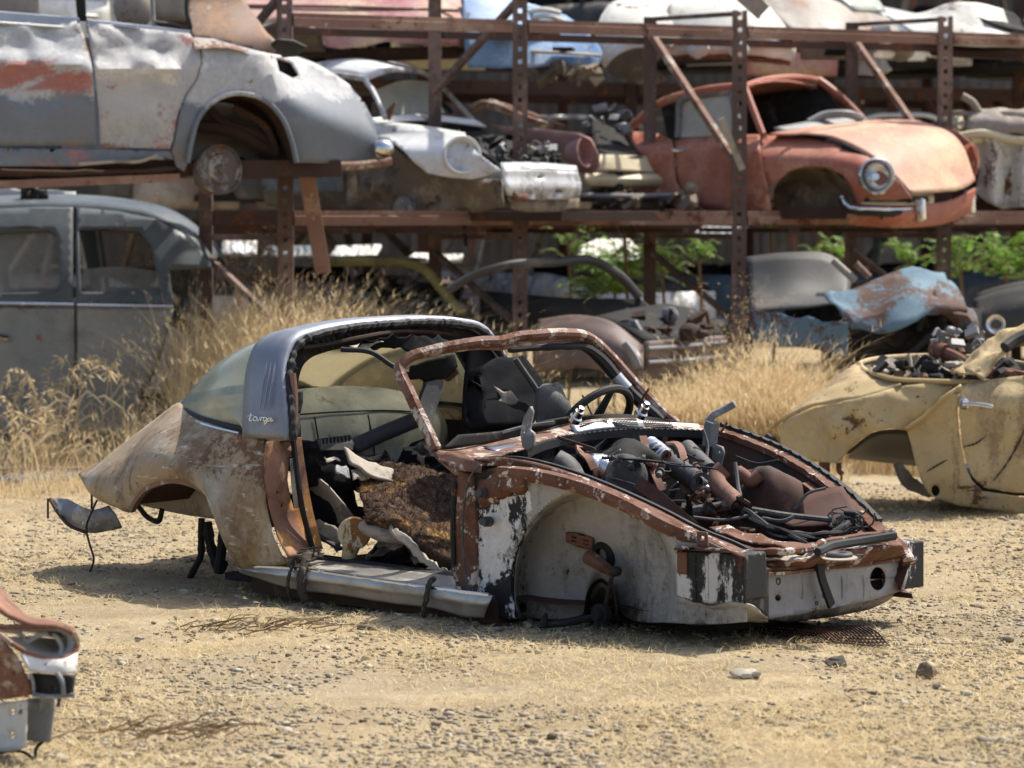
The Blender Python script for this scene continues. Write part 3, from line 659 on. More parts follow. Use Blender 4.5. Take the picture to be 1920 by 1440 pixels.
MB().lathe(P(1133, 1150, -.6), (0, -1, 0), [(0, .038), (.03, .038), (.03, .025), (.05, .02), (.05, .001)], 18).build('hub', M['blackdark'], hk)
# --- nose
def xn(px, py): return (1.735 - .075 * (px - 1440) / 260 + .012 * nz((px * .02, py * .02, 1), 1), 'x')
hole = [(1645 + 15 * math.cos(a), 1085 + 22 * math.sin(a)) for a in [q * math.pi / 10 for q in range(20)]]
h2 = [(1458 + 6 * math.cos(a), 1121 + 6 * math.sin(a)) for a in [q * math.pi / 5 for q in range(10)]]
h3 = [(1686 + 4 * math.cos(a), 1100 + 7 * math.sin(a)) for a in [q * math.pi / 4 for q in range(8)]]
MB().plate(hk, [(1434, 1070), (1500, 1068), (1560, 1064), (1640, 1056), (1702, 1046), (1702, 1078), (1694, 1106), (1640, 1124), (1560, 1140), (1500, 1152), (1436, 1160)], [hole, h2, h3], xn, 9).build('nose_panel', M['nose'], hk, solid=.005)
b = MB()
for x in (1504, 1578, 1618):
    s0 = spl([P(x, 1078, xn(x, 1080)[0] + .003, 'x'), P(x + 2, 1100, xn(x, 1080)[0] + .003, 'x'), P(x + 1, 1124, xn(x, 1080)[0] + .003, 'x')], 8); b.tube(s0, [.002] + [.006] * 6 + [.002], 6)
b.build('pressed_ribs', M['nose'], hk)
MB().plate(hk, [(1436, 1160), (1500, 1152), (1560, 1140), (1640, 1124), (1688, 1108), (1660, 1128), (1630, 1142), (1560, 1156), (1480, 1166)], (), lambda x, y: (xn(x, y)[0] - .04 - .002 * (y - 1110), 'x'), 9).build('lower_valance', M['well'], hk, solid=.006)
for x, y, r in ((1458, 1090, .014), (1540, 1105, .007), (1543, 1117, .009), (1530, 1131, .008), (1683, 1068, .009)):
    MB().lathe(P(x, y, xn(x, y)[0], 'x'), (1, 0, 0), [(-.004, r), (.004, r), (.004, r * .6), (.001, r * .5), (.001, .0005)], 12).build('drain_hole', M['rust_dark'], hk)
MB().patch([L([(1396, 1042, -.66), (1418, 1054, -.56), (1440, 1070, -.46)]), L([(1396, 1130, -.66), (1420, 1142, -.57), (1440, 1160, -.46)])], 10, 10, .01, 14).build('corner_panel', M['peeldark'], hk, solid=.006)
MB().patch([L([(1268, 1120, -.66), (1330, 1134, -.66), (1396, 1130, -.66), (1440, 1158, -.47)]), L([(1268, 1166, -.56), (1330, 1170, -.55), (1396, 1166, -.52), (1440, 1166, -.42)])], 16, 6, .01, 9).build('lower_corner', M['well'], hk, solid=.006)
# folded lock panel
MB().patch([L([(1440, 1070, 1.735), (1500, 1068, 1.72), (1560, 1064, 1.70), (1640, 1056, 1.68), (1700, 1046, 1.66)], 'x'), L([(1420, 1052, .30, ), (1500, 1050, .30), (1550, 1044, .30), (1620, 1030, .31), (1690, 1020, .31)], 'z'),
            L([(1408, 1040, .30), (1470, 1042, .31), (1520, 1036, .30), (1600, 1018, .31), (1680, 1008, .32)], 'z'), L([(1400, 1032, .33), (1460, 1036, .335), (1520, 1030, .33), (1570, 1016, .33), (1672, 1000, .345)], 'z')], 50, 26, .012, 7, 3).build('lock_panel', M['railrust'], hk, solid=.006)
for o_, mm in ((0, 'railrust'), (.022, 'frame_rust')):
    MB().sect([p + Vector((-o_ * .6, 0, o_ * .55)) for p in spl(L([(1436, 1076, 1.75), (1470, 1074, 1.745), (1540, 1066, 1.72), (1620, 1058, 1.695), (1700, 1046, 1.672)], 'x'), 40)], [(-.012, -.005), (.012, -.005), (.012, .005), (-.012, .005)]).build('folded_lip', M[mm], hk)
wl = spl(L([(1392, 1028, .34), (1450, 1035, .345), (1510, 1030, .345), (1545, 1017, .35), (1600, 1008, .35), (1676, 996, .36)], 'z'), 60)
MB().tube([p + Vector((0, 0, .006 * nz(p, 20))) for p in wl], .013, 7).build('lock_rail', M['railrust'], hk)
MB().tube([p + Vector((.035, 0, -.01)) for p in wl[24:58]], .016, 6).build('nose_gasket', M['black'], hk)
MB().patch([L([(1420, 1044, .315), (1490, 1042, .32), (1545, 1030, .325)], 'z'), L([(1428, 1048, .31), (1500, 1050, .315), (1535, 1040, .32)], 'z')], 24, 5, .012, 22).build('crumpled_trim', M['tan_sheet'], hk, solid=.004)
MB().lathe(P(1574, 1044, .315, 'z'), (0, 0, 1), [(0, .022), (0, .046), (.010, .048), (.016, .042), (.016, .026), (.010, .02), (0, .022)], 28).build('lock_ring', M['hose'], hk)
MB().prism([P(1574 + 34 * math.cos(a), 1047 + 5.5 * math.sin(a), .312, 'z') for a in [q * math.pi / 9 for q in range(18)]], (0, 0, .004)).build('lock_plate', M['tan_sheet'], hk)
b = MB(); b.sect(spl(L([(1560, 1018, 1.55), (1545, 1024, 1.62), (1537, 1040, 1.70), (1536, 1056, 1.745), (1540, 1080, 1.752), (1549, 1108, 1.75), (1559, 1136, 1.752)], 'x'), 30), [(-.018, -.006), (.018, -.006), (.018, .006), (-.018, .006)], up=(1, 0, .2)); b.build('rubber_strap', M['black'], hk)
MB().grid([[Vector((1.60, y, z)) for y in (-.42, 0, .42)] for z in (.08, .2, .29)]).build('dark_backing', M['blackdark'], hk, solid=.006)  # added black sheet that keeps the nose hole dark
MB().ell(P(1610, 1041, .312, 'z'), (.02, .03, .004), 12, 5).build('slot', M['blackdark'], hk)
# far rail
fr_ = spl(L([(1345, 806, .63), (1400, 825, .63), (1460, 850, .62), (1500, 872, .61), (1550, 905, .6), (1600, 945, .56), (1640, 985, .52), (1670, 1010, .48), (1692, 1030, .45), (1706, 1056, .43)]), 90)
MB().sect(fr_, [[(-.03, -.012), (.026, -.016), (.03, .008 + .006 * nz((i, 0, 0), .4)), (-.02, .014)] for i in range(90)]).build('hood_rail', M['railrust'], hk)
MB().sect([p + Vector((0, .026, .016)) for p in fr_[:70]], [[(-.012, -.012), (.012, -.012), (.012, .01 + .006 * (i % 4 == 0)), (-.012, .01)] for i in range(70)]).build('rail_gasket', M['black'], hk)
MB().sect([p + Vector((-.02, -.05, -.03)) for p in fr_[40:86]], [(-.022, -.008), (.022, -.008), (.022, .008), (-.022, .008)]).build('rail_flange', M['railrust'], hk)
# front luggage tub
MB().grid([fr_, [p + Vector((0, -.06, -.10)) for p in fr_], [Vector((p.x, .50 - .06 * sstep(1.2, 1.7, p.x), max(.10, p.z * .45))) for p in fr_], [Vector((p.x, .45, .08)) for p in fr_]]).build('tub_side', M['tub'], hk)
b = MB(); b.patch([[(.62, -.6, .10), (1.2, -.5, .10), (1.68, -.42, .16)], [(.62, .6, .10), (1.2, .5, .10), (1.68, .42, .16)]], 14, 8, .02, 4); b.build('tub_floor', M['tub'], hk)
MB().grid([[Vector((.60, y, .05)) for y in np.linspace(-.38, .6, 12)], [Vector((.60, y, .3)) for y in np.linspace(-.40, .62, 12)], [Vector((.61, y, .585 + .03 * (1 - (y / .64) ** 2))) for y in np.linspace(-.56, .64, 12)]]).build('bulkhead', M['blackdark'], hk)
MB().grid([[p + Vector((0, .06, -.02)) for p in rr], [Vector((p.x, -.36, p.z * .6)) for p in rr], [Vector((p.x, -.34, .10)) for p in rr]]).build('tub_side', M['tub'], hk)
MB().patch([L([(1390, 885, .5), (1440, 878, .52), (1500, 905, .52)]), L([(1388, 905, .35), (1440, 888, .3), (1505, 915, .35)]), L([(1388, 960, .28), (1440, 965, .25), (1510, 965, .3)])], 26, 16, .02, 9, 1, (0, -.7, .7)).build('strut_tower', M['tub'], hk)
MB().patch([L([(1450, 965, .3), (1520, 925, .42), (1580, 910, .5)]), L([(1480, 985, .2), (1560, 985, .3), (1620, 980, .42)])], 14, 6, .01, 5).build('tub_brace', M['tub'], hk, solid=.006)
# things left in the tub
tk = P(1178, 868, .02)
b = MB(); b.ell(tk, (.13, .12, .085), 30, 16, .28, 3); b.build('blower_housing', M['blackdark'], hk)
b = MB(); b.lathe(P(1172, 895, -.05), (.5, -.75, .1), [(-.12, .06), (-.08, .085), (0, .092), (.05, .09), (.075, .065), (.078, .001)], 24); b.build('blower_drum', M['hose'], hk)
MB().ell(P(1180, 848, -.02), (.033, .033, .028), 12, 8).build('knob', M['hose'], hk)
MB().tube(spl(L([(1105, 876, -.15), (1122, 874, -.12), (1140, 880, -.1)]), 8), [.045, .05, .05, .048, .05, .05, .052, .05], 14).build('foil_duct', M['foil'], hk)
MB().tube(spl(L([(1225, 845, .22), (1250, 862, .2), (1280, 885, .18), (1312, 905, .15)]), 22), [.038 + .005 * (i % 2) for i in range(22)], 14).build('air_duct', M['hose'], hk)
MB().tube(spl(L([(1218, 838, .24), (1234, 850, .22), (1252, 864, .2)]), 12), [.044 + .005 * nz((i, 0, 0), 1.3) for i in range(12)], 14).build('duct_foil', M['foil'], hk)
MB().tube(spl(L([(1285, 842, .38), (1305, 862, .36), (1328, 885, .34)]), 8), .042, 16).build('heater_tube', M['hose'], hk)
MB().tube(spl(L([(1040, 868, -.32), (1060, 880, -.3), (1075, 905, -.3)]), 8), .055, 14).build('air_duct', M['hose'], hk)
for pts, wd in (([(1205, 818, .08), (1215, 860, .05), (1235, 905, 0), (1242, 920, 0)], .03), ([(1255, 830, .28), (1272, 835, .24), (1282, 860, .2), (1286, 890, .17), (1287, 925, .15)], .032), ([(1085, 835, -.12), (1088, 848, -.16), (1105, 862, -.2), (1114, 880, -.2)], .028)):
    MB().sect(spl(L(pts), 20), [(-wd / 2, -.005), (wd / 2, -.005), (wd / 2, .005), (-wd / 2, .005)], up=(1, -.5, .2)).build('clamp_strap', M['piperust'], hk)
MB().tube(L([(1128, 858, -.2), (1200, 862, -.1), (1278, 871, -.02)]), .006, 6).build('control_rod', M['black'], hk)
MB().tube(L([(1140, 856, -.2), (1163, 843, -.2)]), .004, 5).build('wire', M['tan_sheet'], hk)
b = MB()
for x, y in ((1146, 858), (1160, 862), (1166, 856), (1155, 868)): b.ell(P(x, y, -.2), (.012, .016, .012), 8, 5, .5, x)
b.build('linkage', M['hose'], hk)
MB().sect(L([(1195, 905, -.25), (1225, 925, -.25), (1265, 960, -.25), (1300, 990, -.25)]), [(-.025, -.006), (.025, -.006), (.025, .006), (-.025, .006)], up=(0, -1, .6)).build('cross_brace', M['tub'], hk)
pp = spl(L([(1358, 878, .1), (1346, 890, .08), (1345, 905, .05), (1358, 922, .03), (1372, 934, .01), (1384, 948, 0)]), 22)
MB().tube(pp, .034, 16, cap=False).build('bent_pipe', M['piperust'], hk)
MB().tube(spl(L([(1385, 885, .25), (1395, 892, .24), (1405, 902, .25), (1425, 890, .28)]), 10), .026, 10).build('bent_pipe', M['piperust'], hk)
MB().tube(spl(L([(1378, 868, .2), (1381, 890, .18), (1384, 915, .15), (1388, 930, .12)]), 10), .009, 7).build('hose', M['hose'], hk)
R = random.Random(9); b = MB()
hp = [(1368, 955, .05), (1400, 968, 0), (1430, 985, -.05), (1460, 998, -.08), (1500, 1008, -.02), (1545, 1008, .08), (1575, 995, .18), (1600, 975, .28)]
for q in range(9):
    b.tube(spl(L([(x + R.gauss(0, 4), y + R.gauss(0, 5), v + R.gauss(0, .02)) for x, y, v in hp]), 40), R.uniform(.007, .013), 6)
b.build('wiring_loom', M['black'], hk)
b = MB()
for q in range(14):
    c = (1585 + R.gauss(0, 18), 978 + R.gauss(0, 10)); a = R.uniform(0, 6.28); e = R.uniform(.4, 1)
    b.tube(spl(L([(c[0] + 26 * math.cos(a + t * 4.4) * e, c[1] + 17 * math.sin(a + t * 4.4), .22 + .06 * t) for t in (0, .3, .6, 1)]), 16), .0035, 5)
b.build('loose_wires', M['hose'], hk)
boxpx('relay_box', [(1580, 958), (1603, 960), (1600, 995), (1578, 994)], .25, .05, M['blackdark'])
for pts, r in (([(1300, 958, -.1), (1340, 952, -.05), (1375, 945, 0)], .02), ([(1410, 955, .1), (1470, 965, .15), (1560, 975, .25)], .011), ([(1430, 972, .05), (1475, 975, .06), (1490, 968, .08)], .008), ([(1490, 955, .25), (1515, 925, .3), (1548, 915, .36)], .006), ([(1300, 970, -.2), (1360, 975, -.1), (1420, 962, 0)], .006),
                 ([(1318, 805, .4), (1326, 830, .4), (1324, 870, .35), (1330, 900, .3), (1338, 912, .28)], .007), ([(1310, 845, .4), (1330, 865, .38), (1336, 900, .34)], .005), ([(1380, 855, .5), (1420, 868, .5), (1460, 862, .5)], .003)):
    MB().tube(spl(L(pts), 20), r, 7).build('hose', M['hose'], hk)
R = random.Random(40)
for q in range(34):
    x, y, v = R.uniform(1040, 1330), R.uniform(835, 930), R.uniform(-.2, .35)
    MB().tube(spl(L([(x, y, v), (x + R.gauss(0, 30), y + R.uniform(0, 18), v), (x + R.gauss(0, 45), y + R.gauss(10, 18), v - .05)]), 14), R.uniform(.0025, .006), 5).build('cable', M[R.choice(['black', 'hose', 'rust_dark', 'black'])], hk)
for q in range(22):
    x, y, v = R.uniform(1080, 1340), R.uniform(850, 935), R.uniform(-.2, .3); c_ = P(x, y, v); d_ = Vector((R.uniform(-1, 1), R.uniform(-1, 1), R.uniform(-.5, .5))).normalized()
    MB().lathe(c_, d_, [(0, .018), (.012, .02), (.012, .012), (.04, .012), (.042, .001)], 10).build('fitting', M[R.choice(['steel', 'hose', 'piperust'])], hk)
R = random.Random(12); b = MB()
for q in range(26):
    x, y = R.uniform(1290, 1400), R.uniform(925, 985); b.tube(spl(L([(x + R.gauss(0, 18), y + R.gauss(0, 12), R.uniform(-.1, .1)) for _ in range(3)]), 9), R.uniform(.004, .011), 5)
b.build('pipe_clutter', M['rust_dark'], hk)
MB().patch([L([(1330, 985, -.3), (1400, 1000, -.25), (1460, 1012, -.2), (1540, 1022, 0)]), L([(1360, 1005, -.35), (1420, 1022, -.3), (1480, 1032, -.25), (1540, 1030, -.1)])], 20, 6, .03, 6).build('floor_pressing', M['railrust'], hk, solid=.006)
# hood hinges
b = MB(); b.plate(hk, [(996, 762), (1000, 772), (996, 790), (994, 806), (1002, 812), (1001, 838), (992, 846), (982, 838), (978, 815), (980, 800), (984, 782)], [[(982, 806), (986, 806), (986, 812), (982, 812)]], lambda x, y: (-.42, 'y'), 5); b.build('hood_hinge', M['gray_metal'], hk, solid=.014)
b = MB(); b.sect(L([(1330, 838, .52), (1334, 800, .53), (1336, 790, .53)]), [(-.025, -.02), (.025, -.02), (.025, .02), (-.025, .02)], up=(1, 0, 0)); b.sect(L([(1326, 792, .53), (1338, 778, .55), (1378, 757, .6)]), [(-.022, -.014), (.022, -.014), (.022, .014), (-.022, .014)]); b.build('hood_hinge', M['gray_metal'], hk, bev=.004)
b = MB(); b.plate(hk, [(1338, 832), (1355, 838), (1358, 848), (1350, 880), (1336, 872)], [[(1349, 842), (1353, 844), (1352, 850), (1348, 848)]], lambda x, y: (.5, 'y'), 6); b.build('hinge_arm', M['gray_metal'], hk, solid=.012)
MB().tube(L([(1352, 810, .58), (1363, 792, .6)]), .005, 5).build('prop_stub', M['rust'], hk)
for x, y, v in ((1080, 785, .0), (1203, 776, .32)):
    b = MB(); d = P(x + 8, y - 13, v) - P(x, y, v); b.lathe(P(x - 4, y + 4, v), d, [(0, .026), (.02, .026), (.025, .02), (.05, .018), (.052, .012), (.07, .012), (.072, .001)], 14); b.build('wiper_spindle', M['chrome'], hk)
MB().patch([L([(905, 838, -.4), (960, 830, -.25), (1000, 820, -.12)]), L([(930, 848, -.42), (975, 840, -.3), (990, 832, -.2)])], 12, 4, .004, 9).build('cowl_strip', M['foil'], hk, solid=.004)
# --- sill and trim
sl = [(446, 1070), (500, 1080), (560, 1092), (640, 1105), (720, 1118), (800, 1128), (880, 1140), (918, 1150)]
tops = [(447, 1062), (500, 1066), (545, 1068), (640, 1078), (720, 1090), (800, 1100), (860, 1110), (922, 1117)]
bots = [(450, 1072), (500, 1090), (540, 1102), (640, 1116), (740, 1132), (820, 1142), (870, 1156), (908, 1158)]
MB().patch([L([(x, y, -.70) for x, y in tops]), L([(x, y + 3, -.742) for x, y in tops]), L([(a[0] * .6 + c[0] * .4, a[1] * .6 + c[1] * .4, -.75) for a, c in zip(tops, bots)]), L([(a[0] * .45 + c[0] * .55, a[1] * .45 + c[1] * .55, -.74) for a, c in zip(tops, bots)]), L([(x, y, -.725) for x, y in bots])], 60, 18, .006, 9, 0, (0, 1, 0)).build('rocker_trim', M['sill'], hk, solid=.004)
MB().tube(spl(L([(450, 1061, -.735), (545, 1066, -.735), (700, 1087, -.735), (860, 1110, -.735), (918, 1116, -.735)]), 40), .008, 7).build('sill_bead', M['chrome'], hk)
MB().patch([L([(560, 1046, -.56), (700, 1062, -.56), (850, 1082, -.56)]), L([(556, 1054, -.62), (700, 1072, -.62), (854, 1094, -.62)]), L([(552, 1062, -.715), (700, 1083, -.715), (858, 1107, -.715)])], 40, 8, .004, 8).build('door_sill', M['sill'], hk, solid=.006)
MB().patch([L([(590, 1040, -.5), (700, 1055, -.5), (850, 1076, -.5)]), L([(590, 1048, -.56), (700, 1064, -.56), (850, 1085, -.56)])], 24, 4).build('sill_seal', M['black'], hk, solid=.012)
b = MB(); b.prism([(-.72, -.68, .02), (.62, -.66, .01), (.62, -.66, .10), (-.72, -.68, .12)], (0, .12, 0)); b.build('sill_box', M['rust_dark'], hk)
b = MB(); b.prism([(-.95, .58, .02), (.70, .58, .01), (.70, .58, .11), (-.95, .58, .13)], (0, .12, 0)); b.build('sill_box', M['rust_dark'], hk)
b = MB(); b.box((-1.0, -.58, .04), (.62, .58, .07)); b.build('floor_pan', M['blackdark'], hk)
b = MB(); b.box((.62, -.42, .03), (1.5, .42, .06)); b.build('front_floor', M['blackdark'], hk)
for pts, r in (([(584, 1040, -.66), (572, 1056, -.73), (566, 1085, -.765), (570, 1115, -.765), (580, 1132, -.75), (600, 1145, -.73)], .016), ([(566, 1046, -.68), (550, 1056, -.735), (543, 1075, -.765), (540, 1105, -.765), (548, 1130, -.75)], .008), ([(812, 1085, -.70), (804, 1098, -.75), (800, 1120, -.768), (795, 1140, -.76), (795, 1160, -.74)], .011), ([(600, 1040, -.6), (575, 1042, -.7), (548, 1048, -.74), (540, 1062, -.757)], .01), ([(580, 1036, -.63), (570, 1050, -.73), (561, 1085, -.767), (566, 1118, -.767), (575, 1130, -.75)], .011)):
    s_ = spl(L(pts), 40); MB().tube([p + Vector((.004 * nz(p, 60, 1), .004 * nz(p, 60, 2), .004 * nz(p, 60, 3))) for p in s_], [r * (1 + .35 * nz(p, 50, 5)) for p in s_], 8).build('rope_tie', M['rope'], hk)
R = random.Random(3); b = MB()
for q in range(24): b.tube(spl(L([(570 + R.gauss(0, 16), 1042 + R.gauss(0, 5), -.66 + R.gauss(0, .03)), (585 + R.gauss(0, 14), 1036 + R.gauss(0, 5), -.62)]), 4), .0035, 4)
b.build('frayed_ends', M['rope'], hk)
# --- door jamb
MB().plate(hk, [(500, 828), (545, 826), (556, 880), (572, 960), (590, 1034), (541, 1046), (520, 1006), (505, 950), (497, 900), (495, 858)], [[(541, 858), (549, 856), (556, 900), (560, 952), (550, 954), (543, 930), (538, 900)], [(518, 920), (522, 921), (521, 926), (517, 925)], [(526, 945), (530, 946), (529, 951), (525, 950)]], lambda x, y: (-.50 + .02 * math.sin((y - 830) / 30) * sstep(500, 530, x) - .025 * sstep(.0, 1, (x - 500 - (y - 830) * .2) / 50) + .22 * max(0, (y - 960) / 90) ** 2 * .3, 'x'), 8).build('door_jamb', M['jamb'], hk, solid=.006)
MB().sect(spl(L([(549, 820, -.49), (556, 880, -.49), (566, 950, -.48), (588, 1036, -.46)], 'x'), 24), [(-.006, -.01), (.006, -.01), (.006, .01), (-.006, .01)], up=(1, 0, 0)).build('jamb_seal', M['black'], hk)
MB().sect(spl(L([(556, 822, -.50), (564, 880, -.5), (578, 960, -.49), (597, 1032, -.47)], 'x'), 24), [(-.022, -.004), (.022, -.004), (.022, .004), (-.022, .004)], up=(1, 0, 0)).build('jamb_flange', M['jamb'], hk)
MB().patch([L([(543, 860, -.54), (552, 858, -.54)], 'x'), L([(546, 910, -.54), (560, 905, -.54)], 'x'), L([(552, 955, -.54), (566, 953, -.54)], 'x')], 4, 8).build('jamb_backing', M['nose'], hk)
MB().plate(hk, [(556, 736), (566, 732), (566, 755), (561, 775), (555, 772)], (), lambda x, y: (-.52, 'x'), 6).build('latch', M['black'], hk, solid=.015)
MB().tube(spl(L([(549, 700, -.52), (553, 740, -.51), (552, 790, -.5), (547, 826, -.49)], 'x'), 16), .013, 7).build('jamb_edge', M['rust_pale'], hk)
# --- cabin
MB().patch([L([(545, 735, -1.0), (640, 728, -1.02), (730, 735, -1.02), (800, 752, -1.0)], 'x'), L([(540, 790, -.9), (640, 778, -.9), (740, 776, -.9), (830, 790, -.9)], 'x'), L([(545, 880, -.86), (640, 880, -.86), (740, 870, -.86), (840, 870, -.86)], 'x')], 30, 18, .006, 6, 0, (1, 0, 0)).build('rear_seat_back', M['shelf'], hk, solid=.03)
for pts in ([(548, 778, -.885), (640, 772, -.885), (740, 770, -.885), (800, 774, -.885)], [(590, 782, -.875), (598, 830, -.85), (602, 870, -.84)], [(690, 778, -.88), (700, 830, -.845), (704, 868, -.84)]): tp(pts, .0035, 5, ax='x').build('seat_seam', M['blackdark'], hk)
boxpx_later = [(612, 744), (636, 741), (636, 746), (613, 749)]
MB().prism([P(x, y, -.98, 'x') for x, y in boxpx_later], (.02, 0, 0)).build('slot', M['blackdark'], hk)
MB().patch([[(-1.02, -.6, .66), (-1.02, 0, .69), (-1.02, .6, .66)], [(-1.4, -.35, .62), (-1.5, 0, .64), (-1.4, .35, .62)]], 16, 6).build('parcel_shelf', M['shelf'], hk, solid=.01)
MB().grid([[Vector((x, .62, z)) for x in (-1.1, -.6, .1, .6)] for z in (.1, .35, .62)]).build('far_door_skin', M['blackdark'], hk, solid=.02)
MB().tube(L([(662, 838, -.82), (720, 812, -.76), (790, 783, -.7)], 'x'), .034, 12).build('cross_tube', M['hose'], hk)
MB().sect(spl(L([(808, 690, -.62), (812, 720, -.61), (800, 760, -.6), (792, 800, -.58)], 'x'), 14), [(-.05, -.01), (.05, -.01), (.05, .01), (-.05, .01)], up=(1, 0, 0)).build('belt_pillar', M['hose'], hk)
MB().patch([L([(880, 650, -.62), (905, 660, -.62), (925, 700, -.60)], 'x'), L([(872, 720, -.6), (900, 730, -.6), (935, 760, -.58)], 'x'), L([(868, 800, -.58), (900, 810, -.58), (940, 820, -.56)], 'x')], 10, 12).build('far_pillar_trim', M['blackdark'], hk, solid=.02)
tp([(640, 655, -.35), (700, 662, -.28), (735, 685, -.22), (770, 700, -.15), (800, 702, -.1)], .011, 7).build('hanging_strip', M['black'], hk)
MB().patch([L([(655, 650, -.3), (690, 642, -.22), (720, 640, -.15)]), L([(668, 656, -.3), (685, 656, -.24), (694, 648, -.2)])], 10, 4, .01, 20).build('torn_lining', M['tan_sheet'], hk, solid=.003)
MB().patch([L([(690, 636, -.25), (760, 628, 0), (850, 636, .3)]), L([(655, 655, -.3), (720, 655, -.1), (850, 660, .2)])], 30, 10, .03, 12).build('roof_lining_scrap', M['cloth'], hk, solid=.004)
sw = P(1112, 796, .34); 
_n = Vector((-.8, 0, .6)); _u = Vector((0, 1, 0)); _v = _n.cross(_u)
ring = [sw + (_u * math.cos(a) + _v * math.sin(a)) * .185 for a in [q * math.pi / 24 for q in range(48)]]
stw = bpy.data.objects.new('steering_wheel', None); COL.objects.link(stw); stw.parent = hk.o
MB().tube(ring, .017, 8, closed=True).build('rim', M['black'], stw)
for a in (.5, 2.6, 4.7): MB().tube([sw, sw + (_u * math.cos(a) + _v * math.sin(a)) * .18], [.02, .012], 6).build('spoke', M['black'], stw)
MB().tube(L([(1092, 741, .3), (1115, 788, .3)]), .004, 5).build('stalk', M['rust_dark'], hk)
def ring_(x, y, r): return [(x + r * math.cos(q * math.pi / 4), y + r * math.sin(q * math.pi / 4)) for q in range(8)]
# rear underside: hanging pipes, bumper scrap, wire
for pts, r in (([(378, 972, -.5), (377, 1005, -.5), (377, 1040, -.5), (364, 1068, -.5), (356, 1084, -.5)], .014), ([(388, 978, -.48), (392, 1010, -.48), (402, 1045, -.48), (412, 1068, -.48), (420, 1055, -.48)], .02), ([(422, 972, -.55), (418, 1010, -.55), (412, 1060, -.55), (410, 1074, -.55)], .021), ([(258, 948, -.62), (280, 972, -.62), (298, 976, -.62), (304, 955, -.62)], .011)):
    s_ = spl(L(pts), 24); MB().tube(s_, [r * (1 + .4 * max(0, nz(p, 30, 1))) for p in s_], 8).build('hanging_pipe', M['blackdark'], hk)
MB().plate(hk, [(98, 936), (112, 934), (128, 936), (150, 948), (172, 957), (192, 953), (205, 948), (209, 955), (216, 963), (222, 976), (229, 989), (210, 994), (180, 999), (160, 998), (135, 988), (112, 964)], [ring_(155, 980, 2)], lambda x, y: (-.60 - .05 * math.sin((y - 932) / 66 * math.pi) + .02 * nz((x * .05, y * .05, 0)), 'y'), 6).build('bumper_scrap', M['gray_metal'], hk, solid=.006, ang=25)
tp([(94, 936, -.62), (108, 960, -.65), (130, 985, -.66), (160, 998, -.65)], .008, 6).build('scrap_edge', M['rust_dark'], hk)
for pts in ([(170, 910, -.58), (172, 930, -.6), (172, 955, -.6)], [(182, 938, -.62), (172, 960, -.66), (162, 990, -.66), (168, 1020, -.66), (176, 1048, -.66), (168, 1075, -.66)], [(90, 935, -.62), (90, 972, -.62)]): tp(pts, .005, 5).build('hanging_wire', M['black'], hk)
# --- loose things lying in and around it
def fuzzy():
    b = MB(); b.patch([L([(690, 898, -.2), (720, 884, -.15), (780, 888, -.1), (850, 905, .02)]), L([(682, 925, -.32), (740, 915, -.22), (790, 915, -.18), (852, 940, -.05)]), L([(684, 950, -.42), (745, 960, -.36), (800, 985, -.3), (852, 1010, -.2)]), L([(700, 985, -.46), (745, 990, -.46), (795, 1040, -.46), (846, 1066, -.4)])], 60, 44, .016, 7, 2, (0, -.6, .8))
    b.v = [p + Vector((0, -.5, .8)) * (.008 * nz(p, 38, 1) + .006 * nz(p, 110, 3)) for p in b.v]
    return b.solo('seat_cushion', M['fuzz'], 'matted brown fibre seat cushion lying tilted in the door opening', 'seat cushion', hk, solid=.07)
fz = fuzzy()
def fibres(o, n, seed):
    R = random.Random(seed); b = MB(); ps = o.data.polygons; vs = o.data.vertices
    for q in range(n):
        f = ps[R.randrange(len(ps))]; p = Vector(vs[R.choice(f.vertices)].co); nn = f.normal if f.normal.dot(Vector((-.2, -1, .6))) > 0 else -f.normal
        d = (nn * .8 + Vector((R.gauss(0, .7), R.gauss(0, .7), R.gauss(0, .7)))).normalized() * R.uniform(.008, .026); p = p + nn * .034; u = d.orthogonal().normalized() * .0012
        b.v += [p - u, p + u, p + d]; k = len(b.v); b.f.append((k - 3, k - 2, k - 1))
    x = b.build('loose_fibres', M['fuzz'], o, ang=0, recalc=False); x['kind'] = 'stuff'
fibres(fz, 9000, 4)
MB().patch([L([(1040 - 310, 985, -.47), (770, 1012, -.49), (810, 1052, -.49), (842, 1070, -.47)]), L([(735, 1002, -.50), (765, 1028, -.51), (800, 1062, -.50), (836, 1075, -.48)])], 30, 6, .02, 26).build('cushion_edge', M['tan_sheet'], hk, solid=.02)
MB().plate(hk, [(573, 885), (590, 890), (615, 910), (645, 945), (668, 975), (660, 985), (620, 980), (590, 960), (576, 930), (571, 900)], (), lambda x, y: (-.36 + .0006 * (y - 930), 'y'), 10).solo('metal_sheet', M['tan_sheet'], 'pale pointed sheet metal panel leaning just inside the door opening', 'metal sheet', hk, solid=.008)
MB().patch([L([(590, 975, -.42), (620, 985, -.42), (650, 1000, -.42)]), L([(588, 1005, -.45), (615, 1020, -.45), (632, 1040, -.45)])], 14, 6, .03, 10).solo('metal_scrap', M['tan_sheet'], 'crumpled pale scrap under the pointed sheet by the door jamb', 'metal scrap', hk, solid=.006)
b = MB(); c = P(664, 1000, -.5); nrm = (hk.c - c).normalized() + Vector((.2, -.2, 0))
b.lathe(c, nrm, [(-.05, .045), (-.02, .062), (.0, .066), (.005, .06), (.002, .03), (.0, .001)], 26); b.tube(spl(L([(660, 1018, -.5), (656, 1035, -.5), (652, 1055, -.5)]), 6), [.04, .036, .032, .03, .028, .026], 10)
b.solo('lamp_bowl', M['spoon'], 'round cream bowl with rust streaks standing in the door opening', 'lamp bowl', hk)
